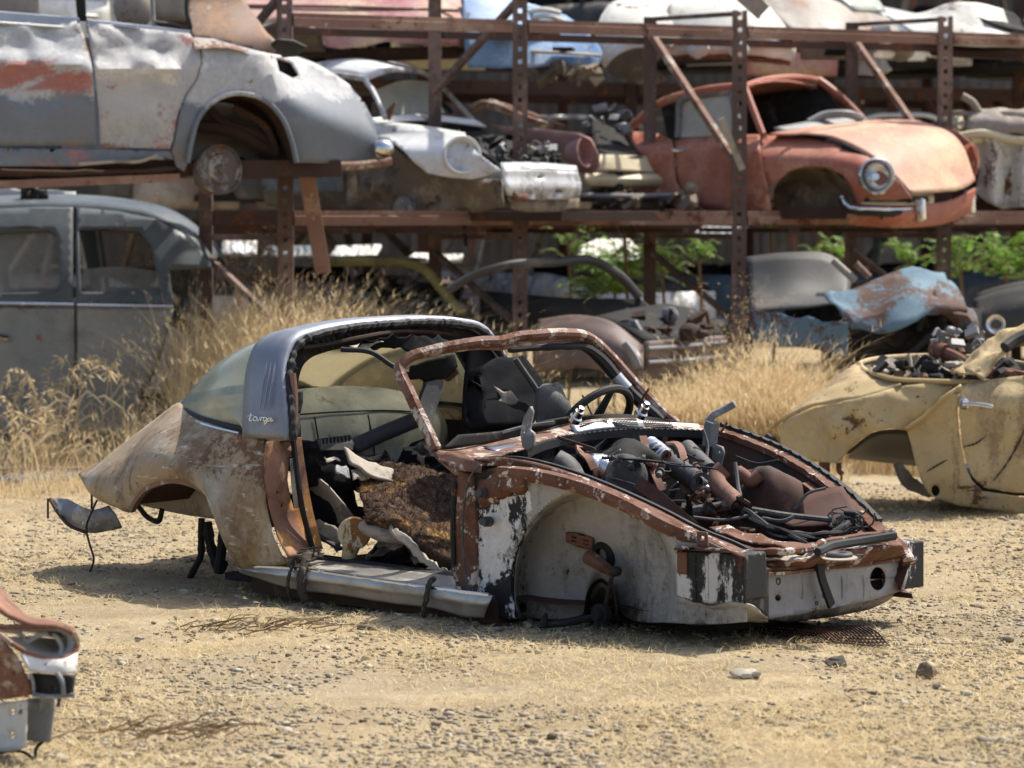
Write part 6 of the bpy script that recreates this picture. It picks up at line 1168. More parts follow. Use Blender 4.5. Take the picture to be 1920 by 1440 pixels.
cb = low('crushed_car', 'crushed blue car with torn rust-patched wing in the grass at right', 1600, 20.6, -.3)
ptch(cb, 'crumpled_wing', M['wreckblue'], [[(1545, 560, -.5), (1600, 525, -.2), (1690, 512, 0), (1740, 510, .1), (1770, 520, .2)], [(1570, 580, -.6), (1620, 570, -.45), (1700, 560, -.4), (1760, 550, -.25), (1800, 560, -.1)], [(1595, 622, -.6), (1640, 620, -.6), (1690, 606, -.55), (1750, 590, -.4), (1815, 590, -.3)]], nu=17, nv=12, dent=.075, ds=3.2, seed=3, ang=18)
ptch(cb, 'torn_flap', M['wreckblue'], [[(1770, 520, .2), (1795, 545, .1), (1812, 575, 0)], [(1760, 575, -.3), (1800, 600, -.35), (1836, 618, -.3)], [(1790, 610, -.3), (1815, 630, -.3), (1830, 650, -.3)]], nu=9, nv=8, dent=.05, ds=6, ang=18)
ptch(cb, 'side', M['wreckblue'], [[(1405, 580, -.6), (1480, 590, -.62), (1590, 605, -.62)], [(1405, 640, -.62), (1480, 650, -.64), (1590, 670, -.62)]], nu=16, nv=8, dent=.03, ds=5)
ptch(cb, 'screen', M['darkpaint'], [[(1400, 482, .2), (1480, 474, .2), (1560, 480, .3), (1600, 520, .3)], [(1404, 540, 0), (1480, 540, 0), (1560, 545, .1), (1590, 550, .1)], [(1410, 585, -.3), (1480, 580, -.3), (1530, 575, -.3), (1560, 570, -.3)]], nu=16, nv=10)
tb(cb, 'pillar_strip', M['tan_sheet'], [(1562, 488, .1), (1584, 508, .1), (1604, 526, .1)], .026); tb(cb, 'pillar_strip', M['rust_pale'], [(1605, 494, .1), (1630, 520, .1)], .024)
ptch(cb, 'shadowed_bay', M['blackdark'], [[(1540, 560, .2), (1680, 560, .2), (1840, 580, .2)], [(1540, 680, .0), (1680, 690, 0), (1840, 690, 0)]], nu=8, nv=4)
clutter(cb, (1680, 600, 1830, 660), 30, M['blackdark'], 'engine_parts', 6, -.4, .1, (.04, .1))
ck = low('car_wreck', 'dark hulk in shade at the far right behind the crushed blue car', 1880, 22.8, -.4)
ptch(ck, 'body_side', M['darkpaint'], [[(1826, 560, -.4), (1870, 545, -.4), (1960, 530, -.4)], [(1826, 600, -.6), (1870, 590, -.6), (1960, 580, -.6)], [(1826, 650, -.6), (1870, 650, -.6), (1960, 650, -.6)]], nu=12, nv=8)
ptch(ck, 'roof', M['darkpaint'], [[(1826, 560, -.4), (1870, 545, -.4), (1960, 530, -.4)], [(1840, 540, .5), (1890, 530, .5), (1960, 520, .5)]], nu=10, nv=4)
p = wpt(1867, 608, 19.5); MB().lathe(p, (-.3, -1, .2), [(-.06, .04), (0, .06), (.012, .058), (.006, .045), (-.02, .03)], 20).solo('lamp_ring', M['chrome'], 'round chrome lamp ring standing behind the sand coloured wreck', 'lamp ring')
# ------------------------------------------------------------------ sand coloured wreck at the right
tw = Frame('crushed_car', 'crushed sand coloured car body with chrome door handle at the right edge', 'car wreck', (2.146, 16.3, 0), (0, 0, -.28))
def ytw(x, y):
    e = .10 * sstep(760, 700, y) + .30 * sstep(1600, 1440, x) * .5 + .035 * (.5 - abs(nz((x * .014, y * .02, 0), 1, 2)) * 2) + .05 * sstep(860, 960, y)
    return (e, 'y')
pl(tw, 'rear_fender', M['tan'], [(1463, 797), (1485, 782), (1520, 768), (1560, 757), (1605, 748), (1660, 732), (1700, 723), (1740, 719), (1796, 716), (1772, 738), (1740, 770), (1712, 796), (1698, 807), (1670, 803), (1640, 808), (1612, 824), (1590, 846), (1568, 868), (1520, 865), (1474, 857), (1464, 830)], ytw, step=9)
pl(tw, 'front_panel', M['tan'], [(1700, 806), (1722, 792), (1752, 762), (1784, 738), (1800, 738), (1795, 770), (1799, 820), (1808, 872), (1822, 902), (1842, 921), (1900, 930), (1960, 934), (1960, 968), (1880, 958), (1800, 948), (1762, 936), (1742, 926), (1728, 902), (1716, 866), (1708, 832)], lambda x, y: (-.06 + .03 * sstep(900, 960, y) + .02 * nz((x * .02, y * .02, 0), 1, 5), 'y'), [ring_px(1754, 920, 8, 11, 14)], 9)
ptch(tw, 'folded_edge', M['tan'], [[(1697, 805, -.10), (1740, 772, -.10), (1775, 738, -.10), (1802, 722, -.06)], [(1702, 812, -.02), (1750, 780, -.04), (1784, 746, -.04), (1802, 738, -.04)]], nu=18, nv=5, dent=.01, ds=8)
pl(tw, 'door', M['tan'], [(1800, 726), (1835, 716), (1880, 709), (1960, 700), (1960, 926), (1900, 923), (1845, 914), (1826, 896), (1813, 868), (1803, 820), (1799, 770)], lambda x, y: (-.07 + .09 * sstep(760, 705, y) ** 1.5 + .018 * nz((x * .018, y * .018, 0), 1, 9), 'y'), step=9)
b = MB(); b.tube(spl(tw.L([(1806, 757, -.12), (1830, 758, -.125), (1862, 763, -.12)]), 10), [.016, .012, .011, .011, .011, .011, .012, .013, .012, .008], 8); b.lathe(tw.pt(1808, 757, -.09), (0, -1, 0), [(-.02, .03), (.01, .03), (.02, .02), (.02, .001)], 16); b.build('door_handle', M['chrome'], tw)
ptch(tw, 'deck', M['tan'], [[(1434, 813, .28), (1470, 784, .2), (1522, 762, .12), (1600, 748, .08), (1690, 722, .06)], [(1450, 800, .34), (1490, 768, .3), (1540, 738, .26), (1600, 716, .24), (1680, 716, .2)], [(1470, 790, .6), (1500, 765, .5), (1550, 728, .45), (1596, 698, .4), (1640, 702, .35)], [(1480, 785, .9), (1510, 758, .85), (1560, 720, .8), (1608, 682, .7), (1622, 690, .5)]], nu=30, nv=22, dent=.012, ds=6)
rim = tw.L([(1622, 696, .40), (1614, 686, .55), (1620, 678, .8), (1660, 671, 1.0), (1752, 667, 1.15), (1850, 672, 1.1), (1960, 690, 1.0), (1960, 722, .1), (1830, 717, .06), (1740, 714, .07), (1690, 712, .10), (1650, 704, .22)])
MB().tube(spl(rim + rim[:1], 90), .014, 7).build('opening_rim', M['tan'], tw)
cen = tw.pt(1760, 694, .55)
MB().grid([spl(rim + rim[:1], 60), [p * .96 + cen * .04 + Vector((0, 0, -.05)) for p in spl(rim + rim[:1], 60)], [p * .9 + cen * .1 + Vector((0, 0, -.10)) for p in spl(rim + rim[:1], 60)], [p * .1 + cen * .9 + Vector((0, 0, -.10)) for p in spl(rim + rim[:1], 60)]]).build('bay_floor', M['mud'], tw)
clutter(tw, (1640, 682, 1830, 708), 70, M['tan_sheet'], 'bay_rubbish', 3, .3, .9, (.02, .05)); clutter(tw, (1640, 680, 1900, 708), 70, M['blackdark'], 'bay_scraps', 5, .25, 1.0, (.02, .06))
tb(tw, 'bay_strut', M['rust'], [(1722, 672, .9), (1730, 690, .5), (1736, 710, .15)], .016)
for pts, r in (([(1757, 655, .8), (1790, 668, .7), (1830, 690, .5), (1900, 706, .3)], .03), ([(1780, 622, .8), (1792, 640, .8), (1806, 664, .7)], .018), ([(1830, 690, .6), (1880, 696, .5), (1960, 712, .4)], .022)): tb(tw, 'rusty_tube', M['rust'], pts, r)
MB().lathe(tw.pt(1757, 655, .8), tw.pt(1790, 668, .7) - tw.pt(1757, 655, .8), [(-.02, .02), (-.02, .048), (.08, .048), (.08, .02)], 14).build('tube_flange', M['rust'], tw)
ptch(tw, 'crushed_pillar', M['tan'], [[(1784, 698, .1), (1830, 662, .15), (1852, 640, .2), (1960, 588, .3)], [(1820, 700, .0), (1846, 680, .05), (1872, 655, .1), (1960, 606, .2)], [(1842, 714, -.02), (1860, 690, .02), (1880, 668, .06), (1960, 624, .2)]], nu=24, nv=12, dent=.035, ds=9)
ptch(tw, 'crumpled_flap', M['tan'], [[(1786, 700, .06), (1812, 690, .06), (1836, 668, .1)], [(1800, 706, .0), (1830, 702, 0), (1850, 690, .05)]], nu=12, nv=6, dent=.04, ds=10)
tb(tw, 'pillar_seal', M['black'], [(1884, 652, .05), (1900, 640, .1), (1960, 612, .2)], .03)
clutter(tw, (1750, 620, 1840, 660), 22, M['gray_metal'], 'bracket_bits', 7, .5, 1.0, (.02, .05))
ptch(tw, 'wheel_well', M['darkpaint'], [[(1588, 850, .2), (1640, 812, .2), (1700, 806, .2)], [(1600, 846, .5), (1650, 825, .5), (1712, 830, .5)], [(1590, 858, .8), (1660, 866, .8), (1720, 872, .8)]], nu=14, nv=8)
ptch(tw, 'lower_arch', M['mud'], [[(1676, 872, .2), (1690, 900, .2), (1715, 924, .2), (1742, 930, .15)], [(1690, 868, .35), (1706, 890, .3), (1725, 905, .25), (1744, 912, .2)]], nu=14, nv=6, dent=.02, ds=9)
for pts, r in (([(1572, 868, .1), (1574, 884, .1), (1580, 890, .1)], .014), ([(1578, 886, .1), (1577, 900, .1), (1568, 915, .1)], .006), ([(1546, 866, .1), (1545, 886, .1)], .03)): tb(tw, 'hanging_bracket', M['rust'], pts, r)
b = MB(); b.box((-.05, .25, .05), (1.4, 1.1, .16)); b.build('floor_pan', M['blackdark'], tw)
for pts in ([(1806, 838, -.085), (1828, 832, -.085), (1848, 818, -.085)], [(1862, 902, -.08), (1880, 880, -.085), (1905, 840, -.085), (1926, 795, -.085)], [(1540, 784, .09), (1572, 783, .08), (1602, 788, .06), (1626, 797, .05)], [(1738, 884, -.075), (1758, 872, -.075), (1776, 862, -.075)], [(1660, 752, .02), (1658, 780, .0), (1654, 806, -.005)]):
    tb(tw, 'cracked_crease', M['rust_dark'], pts, [.002 + .005 * abs(math.sin(i * .9 + pts[0][0])) * math.sin(math.pi * (i + .5) / 24) for i in range(24)], n=6)
tb(tw, 'tail_rubbish', M['black'], [(1436, 816, .4), (1446, 824, .4), (1460, 838, .4), (1468, 856, .3)], .02)
# ------------------------------------------------------------------ rusty wing corner, bottom left
M['rustwing'] = wear('rusted_wing', (.19, .085, .05), [R_(c=(.36, .18, .10), s=3, lo=.48, hi=.62), R_(c=(.55, .45, .33), s=5, lo=.55, hi=.64), R_(c=(.09, .045, .03), s=9, lo=.58, hi=.66)], rough=.75, bump=.3)
M['whitewing'] = wear('chipped_white', (.62, .61, .57), [R_(s=7, lo=.55, hi=.62), R_(c=(.38, .33, .27), s=4, lo=.55, hi=.7)], rough=.5)
ow = Frame('car_corner', 'rusty car front corner with an empty white headlight hollow at the bottom left', 'car wreck', (-1.42, 9.05, 0), (0, 0, -.5))
ptch(ow, 'wing_top', M['rustwing'], [[(-80, 1010, .1), (-20, 1080, .05), (20, 1130, .05), (60, 1160, 0), (110, 1170, 0), (140, 1182, .0)], [(-80, 1090, -.1), (-20, 1130, -.12), (20, 1158, -.12), (60, 1174, -.1), (110, 1178, -.08), (143, 1190, -.04)]], nu=26, nv=10, dent=.006, ds=8)
pl(ow, 'wing_side', M['rustwing'], [(-80, 1100), (-20, 1176), (8, 1204), (30, 1230), (45, 1256), (58, 1286), (62, 1302), (20, 1310), (-80, 1322)], lambda x, y: (-.15 + .03 * sstep(40, 62, x), 'y'), step=10)
rim = [(-30, 1176, -.14), (20, 1176, -.12), (80, 1176, -.08), (130, 1180, -.04), (145, 1198, -.02), (140, 1222, -.03), (112, 1236, -.08), (66, 1230, -.12), (30, 1212, -.14), (0, 1190, -.15)]
MB().tube(spl(ow.L(rim), 50), .008, 7).build('headlight_rim', M['rustwing'], ow)
rp = spl(ow.L(rim), 50); hc = ow.pt(72, 1204, .1)
MB().grid([rp, [p * .75 + hc * .25 for p in rp], [p * .5 + hc * .5 + Vector((0, .06, 0)) for p in rp], [p * .02 + hc * .98 + Vector((0, .08, 0)) for p in rp]]).build('headlight_hollow', M['whitewing'], ow)
tb(ow, 'lamp_seat', M['whitewing'], [(4, 1182, -.08), (40, 1190, -.04), (48, 1202, -.04), (76, 1190, -.02), (105, 1194, .0), (116, 1214, .0), (112, 1230, -.03)], .007, n=7)
ptch(ow, 'lower_band', M['whitewing'], [[(38, 1226, -.14), (80, 1236, -.11), (112, 1238, -.09), (143, 1224, -.03)], [(46, 1244, -.15), (85, 1250, -.12), (115, 1252, -.1), (143, 1244, -.04)], [(56, 1258, -.15), (90, 1262, -.12), (115, 1263, -.1), (141, 1262, -.05)]], nu=18, nv=8)
pl(ow, 'bumper_piece', M['black'], [(58, 1262), (105, 1266), (138, 1266), (134, 1300), (104, 1306), (64, 1304)], -.1, [[(68, 1284), (72, 1284), (72, 1292), (68, 1292)], [(101, 1286), (108, 1286), (108, 1295), (101, 1295)]], 8, .02)
tb(ow, 'bumper_bead', M['gray_metal'], [(62, 1302, -.125), (90, 1306, -.125), (140, 1303, -.1)], .007); tb(ow, 'bumper_bead', M['gray_metal'], [(107, 1262, -.12), (116, 1276, -.12), (120, 1304, -.12)], .007); tb(ow, 'bumper_bead', M['gray_metal'], [(57, 1262, -.13), (62, 1280, -.13), (64, 1304, -.13)], .005)
pl(ow, 'front_panel', M['whitewing'], [(-80, 1326), (0, 1318), (50, 1312), (48, 1402), (30, 1408), (-80, 1416)], -.12, [ring_px(24, 1335, 6, 7, 10), ring_px(24, 1379, 6, 8, 10)], 9)
pl(ow, 'dark_plate', M['gray_metal'], [(52, 1310), (104, 1308), (93, 1392), (51, 1388)], -.06, step=10)
for pts in ([(-20, 1418, -.1), (20, 1408, -.1), (48, 1412, -.1), (64, 1424, -.1)], [(80, 1390, -.06), (68, 1404, -.06), (66, 1424, -.06)], [(112, 1306, -.08), (109, 1325, -.08)]): tb(ow, 'hanging_wire', M['black'], pts, .005, n=6)
b = MB(); b.box((-.9, .05, .03), (-.45, .4, .25)); b.build('core', M['rust_dark'], ow)
def front_end(fr, xl, y0, y1, zl, zt, ln, m):
    """the nose of a car, seen only from the side"""
    for sd in (0, 1):
        G = []
        for i in range(20):
            u = i / 19; x = xl - .012 - ln * u; zb = zl; dx = abs(u - .5) * ln
            if dx < .36: zb = max(zl, zl - .12 + math.sqrt(.36 ** 2 - dx ** 2) * 1.05)
            t_ = zt - .10 * u ** 3; ins = .16 * sstep(.7, 1, u)
            G.append([Vector((x, (y0 + ins + .12 * v ** 4) if not sd else (y1 - ins - .12 * v ** 4), zb + (t_ - zb) * v)) for v in [q / 8 for q in range(9)]])
        MB().grid(G).build('front_fender', m, fr, solid=.012)
    MB().grid([[Vector((xl - .012 - ln * u, y0 + .12 + (y1 - y0 - .24) * v, zt - .10 * u ** 3 + .1 * math.sin(math.pi * v))) for v in [q / 10 for q in range(11)]] for u in [q / 8 for q in range(9)]]).build('bonnet', m, fr, solid=.012)
    MB().grid([[Vector((xl - ln - .01, y0 + .28 + (y1 - y0 - .56) * v, z)) for v in (0, .5, 1)] for z in (zl, zt - .1)]).build('nose_panel', m, fr, solid=.012)
front_end(sa, sa.pt(-40, 150, 0).x, 0, 1.5, .12, .86, 1.35, M['saloon'])
front_end(ol, ol.pt(-60, 600, 0).x, -.02, 1.52, .25, 1.0, 1.5, M['greydoor'])
# ------------------------------------------------------------------ pipe on the ground at left
MB().tube([wpt(-60, 906, 17.9), wpt(40, 905, 17.9), wpt(148, 897, 18.2)], .045, 14).solo('pipe', M['hose'], 'pale grey pipe lying in the straw under the vintage saloon', 'pipe')
MB().bar([wpt(-60, 884, 18.6), wpt(160, 882, 18.7)], .08, .04).solo('floor_beam', M['rust_pale'], 'thin rusty bar lying behind the pale grey pipe', 'bar')
# ------------------------------------------------------------------ second row of hulks, racks and the fence behind
def hulk(label, x, y, z, yaw, m, s=1., roof=True, seed=0, name='scrap_car', grp='scrap cars in the row behind'):
    f = Frame(name, label, 'car', (x, y, z), (0, 0, yaw), grp); R = random.Random(seed); Ln = 1.85 * s
    nose = R.uniform(-.06, .06)
    def topz(u): return .46 + nose + .16 * sstep(0, .3, u) - .1 * sstep(.8, 1, u)
    def halfw(u): return (.60 + .16 * math.sin(math.pi * min(1, max(0, u))) ** .5)
    n = 44
    for sd in (-1, 1):
        G = []
        for i in range(n):
            u = i / (n - 1); xx = Ln - 2 * Ln * u; zl = .08
            for ax_ in (.62 * Ln, -.62 * Ln):
                dxx = abs(xx - ax_)
                if dxx < .36: zl = max(zl, .06 + math.sqrt(.36 ** 2 - dxx ** 2) * 1.05)
            zt = topz(u); w_ = halfw(u)
            G.append([Vector((xx, sd * (w_ - .05 * (1 - t) - .14 * t ** 4), zl + (zt - zl) * t)) for t in [q / 9 for q in range(10)]])
        for nm, a, c in (('front_fender', 0, 16), ('door', 16, 29), ('rear_fender', 29, n)): MB().grid(G[a:c + (1 if c < n else 0)]).build(nm, m, f, solid=.012)
    def deck(u0, u1, nm):
        rows = []
        for i in range(11):
            u = u0 + (u1 - u0) * i / 10; w_ = halfw(u) - .14; zt = topz(u)
            rows.append([Vector((Ln - 2 * Ln * u, w_ * t, zt + .05 * (1 - t * t))) for t in np.linspace(-1, 1, 11)])
        MB().grid(rows).build(nm, m, f, solid=.012)
    if R.random() < .7: deck(0, .33, 'bonnet')
    else:
        b = MB(); b.box((Ln * .4, -.5, .2), (Ln * .95, .5, .35)); b.build('engine_bay', M['blackdark'], f)
    deck(.80, 1, 'boot_lid')
    for u in (0, 1):
        xx = Ln - 2 * Ln * u; MB().grid([[Vector((xx, y_, z_)) for y_ in np.linspace(-.56, .56, 6)] for z_ in (.12, .3, topz(u))]).build('end_panel', m, f, solid=.012)
        MB().tube(spl([Vector((xx + (.05 if u == 0 else -.05), y_, .2)) for y_ in (-.62, 0, .62)], 6), .05, 8).build('bumper', M['gray_metal'], f)
    if roof:
        zr = 1.08; zb = .62
        for sd in (-1, 1):
            for P0, P1 in (((Ln * .34, sd * .62, zb), (Ln * .08, sd * .5, zr)), ((-Ln * .12, sd * .66, zb), (-Ln * .14, sd * .52, zr)), ((-Ln * .62, sd * .6, zb - .02), (-Ln * .36, sd * .5, zr - .03))): MB().bar(spl([P0, P1], 4), .07, .035, (0, 1, 0)).build('pillar', m, f)
        MB().patch([[(Ln * .08, -.5, zr), (Ln * .08, 0, zr + .04), (Ln * .08, .5, zr)], [(-Ln * .14, -.54, zr + .03), (-Ln * .14, 0, zr + .08), (-Ln * .14, .54, zr + .03)], [(-Ln * .36, -.5, zr - .03), (-Ln * .36, 0, zr + .03), (-Ln * .36, .5, zr - .03)]], 14, 10).build('roof', m, f, solid=.02)
    b = MB(); b.box((-Ln * .9, -.5, .06), (Ln * .9, .5, .12)); b.build('floor_pan', M['blackdark'], f)
    for sd in (-.28, .28): MB().patch([[(-.1, sd - .2, .12), (-.1, sd + .2, .12)], [(-.25, sd - .2, .7), (-.25, sd + .2, .7)]], 4, 3).build('seat', M['cloth'], f, solid=.1)
    return f
cols = ['brownp', 'darkpaint', 'ivory', 'brownbody', 'slate', 'mud', 'silverp', 'pink', 'darkpaint', 'wreckblue', 'brownp', 'white', 'slate', 'rust', 'mud', 'darkpaint', 'cream', 'brownbody']
words = {'brownp': 'brown grey', 'darkpaint': 'dark dusty', 'ivory': 'ivory', 'brownbody': 'dull brown', 'slate': 'slate grey', 'mud': 'mud coloured', 'silverp': 'silver', 'pink': 'faded pink', 'wreckblue': 'patchy blue', 'white': 'white', 'rust': 'rusted', 'cream': 'cream'}
spots = []
for k in range(6):
    for lv, z in ((0, .32), (1, 1.56), (2, 2.84)):
        spots.append((-3.5 + 1.9 * k + .2 * lv, 28.6 + .75 * k, z, -.8 + .25 * math.sin(k * 2.3 + lv), lv, k))
R = random.Random(31)
for i, (x, y, z, yaw, lv, k) in enumerate(spots):
    cn = cols[i % len(cols)]
    hulk('%s hulk on the %s of the back row, %s' % (words[cn], ('ground', 'middle shelf', 'top shelf')[lv], ('far left', 'behind the leaning plank', 'behind the white coupe', 'behind the cream car', 'behind the red coupe', 'far right')[k]), x, y, z, yaw + R.uniform(-.15, .15), M[cn], R.uniform(.92, 1.05), R.random() < .75, i)
r2 = Frame('storage_rack', 'shaded older rack of plain brown posts and beams in the back row', 'storage rack', (0, 29.5, 0))
for k in range(7):
    x, y = -4.6 + 1.9 * k, 27.3 + .75 * k - 29.5
    for off in ((0, 0), (-.6, 2.2)):
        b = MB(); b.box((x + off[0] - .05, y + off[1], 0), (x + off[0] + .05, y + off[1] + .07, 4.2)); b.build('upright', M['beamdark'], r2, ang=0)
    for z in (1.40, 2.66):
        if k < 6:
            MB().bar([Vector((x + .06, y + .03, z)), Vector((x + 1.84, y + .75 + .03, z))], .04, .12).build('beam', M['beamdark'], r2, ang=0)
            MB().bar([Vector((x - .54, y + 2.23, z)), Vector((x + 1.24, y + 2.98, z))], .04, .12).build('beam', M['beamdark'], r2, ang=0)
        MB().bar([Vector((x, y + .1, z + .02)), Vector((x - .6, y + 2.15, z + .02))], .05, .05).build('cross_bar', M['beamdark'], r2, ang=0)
M['corr'] = wear('weathered_corrugated', (.04, .037, .033), [R_(s=2, lo=.55, hi=.68, st=(2, 1, .4)), R_(c=(.07, .07, .066), s=1.5, lo=.5, hi=.66)], rough=.7)
fx = np.arange(-9, 14.01, .035); fence = Frame('corrugated_fence', 'tall weathered corrugated metal fence closing the yard behind the racks', 'fence', (2, 37, 0), (0, 0, .4))
for k in range(-9, 20):
    xs_ = np.arange(-10 + k * 1.1, -10 + (k + 1) * 1.1 + .09, .028); dy = .02 * (k % 2)
    MB().grid([[Vector((x, dy + .008 * math.sin(x * 2 * math.pi / .16), z)) for x in xs_] for z in (0, 2.6, 5.4 + .1 * (k % 3))]).build('sheet', M['corr'], fence)
for z in (.6, 2.6, 4.8): b = MB(); b.box((-19, .06, z), (12, .12, z + .1)); b.build('fence_rail', M['rust_dark'], fence)
def loose_door(label, x, y, z, yaw, m, s, seed):
    f = Frame('scrap_metal', label, 'car door', (x, y, z), (0, 0, yaw), 'loose car doors on the back rack'); R = random.Random(seed); h = .52 * s; w_ = 1.0 * s
    b = MB(); b.grid([[Vector((-w_ / 2 + w_ * i / 9, -.04 * math.sin(math.pi * j / 5), .02 + h * j / 5)) for i in range(10)] for j in range(6)]); b.build('door_skin', m, f, solid=.03)
    MB().tube(spl([Vector((-w_ / 2 + .02, 0, h)), Vector((-w_ / 2 + .12, .02, h + .36 * s)), Vector((0, .02, h + .42 * s)), Vector((w_ / 2 - .06, .02, h + .36 * s)), Vector((w_ / 2 - .02, 0, h))], 22), .022, 7).build('window_frame', m, f)
    MB().tube([Vector((w_ * .25, -.06, h * .8)), Vector((w_ * .38, -.06, h * .8))], .014, 6).build('door_handle', M['chrome'], f)
RD = random.Random(19); dcol = ['ivory', 'brownp', 'slate', 'cream', 'silverp', 'mud', 'pink', 'white', 'brownbody', 'tan']; dword = ['ivory', 'brown grey', 'slate', 'cream', 'silver', 'mud coloured', 'pink', 'white', 'dull brown', 'sand coloured']
for k in range(10):
    kx = k * 1.08 - 3.9; loose_door('loose %s car door leaning on the back rack %s' % (dword[k], ('far left', 'left of the plank', 'behind the plank', 'behind the white coupe', 'behind the mauve wing', 'behind the cream car', 'left of the red coupe', 'behind the red coupe', 'right of the red coupe', 'at the far right')[k]), kx, 27.0 + .395 * (kx + 4.6), 1.54 + (.0 if k % 3 else 1.24), .4 + RD.uniform(-.2, .2), M[dcol[k]], RD.uniform(.85, 1.05), k)
# ------------------------------------------------------------------ dry grass, weeds and green shoots
def clump(items, R, px0, px1, D0, D1, n, h, w_=.006, lean=(.5, 0), bend=.6):
    for q in range(n):
        D = R.uniform(D0, D1); px = R.uniform(px0, px1); x = (px - 960) / FPX * D; a = R.uniform(0, 6.28); l = R.uniform(.1, .9) * (2. if R.rand() < .3 else 1.)
        if noise.noise(Vector((x * 1.7, D * 1.1, 3.))) < R.uniform(-.65, .3): continue
        hh = h * R.uniform(.45, 1.05) * (.75 + .5 * noise.noise(Vector((x * 2.2, D * 1.6, 9.))) + .25)
        items.append(((x, D, gz(x, D) - .01), (math.cos(a) * l + lean[0], math.sin(a) * l * .6 + lean[1], 0), hh, w_ * R.uniform(.6, 1.4), bend * R.uniform(.3, 1.3)))
R = np.random.RandomState(8); tall = []; short = []; weeds = []
clump(tall, R, 325, 640, 19.4, 22.4, 19000, 1.15, .006, (.45, 0))
clump(tall, R, 560, 900, 20.0, 22.6, 7000, .85, .007, (.35, 0))
clump(tall, R, 880, 1260, 18.4, 20.4, 6000, .34, .006, (.3, 0))
clump(tall, R, 1200, 1580, 18.8, 20.6, 19000, .62, .006, (.15, 0))
clump(tall, R, 1330, 1470, 19.2, 20.4, 4000, .88, .006, (.3, 0))
clump(tall, R, 1560, 1960, 18.8, 20.4, 6000, .5, .006, (.2, 0))
clump(tall, R, -60, 330, 18.3, 20.6, 900, .42, .007, (.2, 0))
clump(tall, R, 230, 360, 19.4, 20.6, 700, .5, .007, (.2, 0))
clump(short, R, -80, 420, 17.0, 19.6, 5200, .16, .006, (.2, 0))
clump(short, R, 940, 1600, 17.6, 20.6, 9000, .20, .006, (.2, 0))
clump(short, R, 380, 1960, 20, 25, 6000, .30, .007, (.2, 0))
clump(short, R, 1540, 1960, 18.6, 20, 2200, .2, .006, (.2, 0))
tips = []; RT = np.random.RandomState(77)
for (bp_, dv, hh, ww, kk) in tall:
    if RT.rand() < .5: continue
    for q in range(4):
        t = RT.uniform(.65, 1.0); c_ = (bp_[0] + dv[0] * hh * (kk * t * t + .25 * t), bp_[1] + dv[1] * hh * (kk * t * t + .25 * t), bp_[2] + hh * (t - kk * .55 * t ** 3)); a = RT.uniform(0, 6.28)
        tips.append((c_, (math.cos(a) * 1.2 + dv[0], math.sin(a) * 1.2, 0), RT.uniform(.03, .085), .006, RT.uniform(.3, 1.)))
blades('grass_seed_heads', tips, M['drygrass'], 2)
blades('tall_dry_grass', tall, M['drygrass'], 6); blades('short_dry_grass', short, M['drygrass'], 4)
def seed_stalks(name, spots_, label, seed, m='drygrass'):
    """single tall stalks with drooping seed heads, each its own plant"""
    R = random.Random(seed)
    for px, py0, py1, D, bend in spots_:
        base = wpt(px, py0, D); base.z = gz(base.x, base.y); h = (py0 - py1) / (FPX / D); tip = base + Vector((bend * h, 0, h))
        b = MB(); pa = spl([base, base + Vector((bend * h * .12, 0, h * .55)), base + Vector((bend * h * .5, 0, h * .93)), tip, tip + Vector((bend * h * .3, 0, -.05 * h))], 18)
        b.tube(pa, [.005 - .0002 * i for i in range(18)], 5)
        for q in range(26):
            p = pa[R.randint(12, 17)]; d = Vector((R.gauss(bend * .3, .5), R.gauss(0, .4), R.gauss(-.3, .5))) * R.uniform(.03, .075); u = d.orthogonal().normalized() * .006
            b.v += [p, p + d * .5 + u, p + d, p + d * .5 - u]; k = len(b.v); b.f.append((k - 4, k - 3, k - 2, k - 1))
        for q in range(3):
            p = pa[R.randint(2, 9)]; d = Vector((R.choice((-1, 1)) * R.uniform(.08, .2), R.gauss(0, .05), R.uniform(.0, .12))); u = Vector((0, .2, 1)) * .006
            b.v += [p - u, p + d * .6 - u + Vector((0, 0, .04)), p + d, p + d * .6 + u + Vector((0, 0, .04)), p + u]; k = len(b.v); b.f.append((k - 5, k - 4, k - 3, k - 2, k - 1))
        b.solo('grass_stalk', M[m], label, 'grass stalk', group='dry seed stalks before the vintage saloon', recalc=False)
R2 = random.Random(14)
seed_stalks('s', [(R2.uniform(0, 270), R2.uniform(835, 880), R2.uniform(640, 760), R2.uniform(18.6, 19.8), R2.uniform(-.25, .35)) for _ in range(26)], 'dry grass stalk with drooping seed head before the vintage saloon', 3)
def weed(label, px, py, D, h, seed, dens=420, m='weed', sp=.28):
    R = random.Random(seed); base = wpt(px, py, D); base.z = gz(base.x, base.y); b = MB(); lf = MB()
    for q in range(9):
        a = R.uniform(0, 6.28); d = Vector((math.cos(a) * sp, math.sin(a) * sp, 1)) * h * R.uniform(.6, 1); pa = spl([base, base + d * .5 + Vector((R.gauss(0, .04), 0, 0)), base + d], 9); b.tube(pa, [.007 - .0006 * i for i in range(9)], 5)
        for i in range(dens // 3):
            p = pa[R.randint(3, 8)] + Vector((R.gauss(0, .035), R.gauss(0, .035), R.gauss(0, .04))); dd = Vector((R.gauss(0, 1), R.gauss(0, 1), R.gauss(0, .7))).normalized() * R.uniform(.012, .034); u = dd.orthogonal().normalized() * .005
            lf.v += [p, p + dd * .5 + u, p + dd, p + dd * .5 - u]; k = len(lf.v); lf.f.append((k - 4, k - 3, k - 2, k - 1))
    f = Frame('dry_weed', label, 'weed', tuple(base)); 
    for mb_, nm in ((b, 'stems'), (lf, 'dry_leaves')):
        mb_.v = [p - base for p in mb_.v]; o = mb_.build(nm, M[m], f, recalc=False, ang=0)
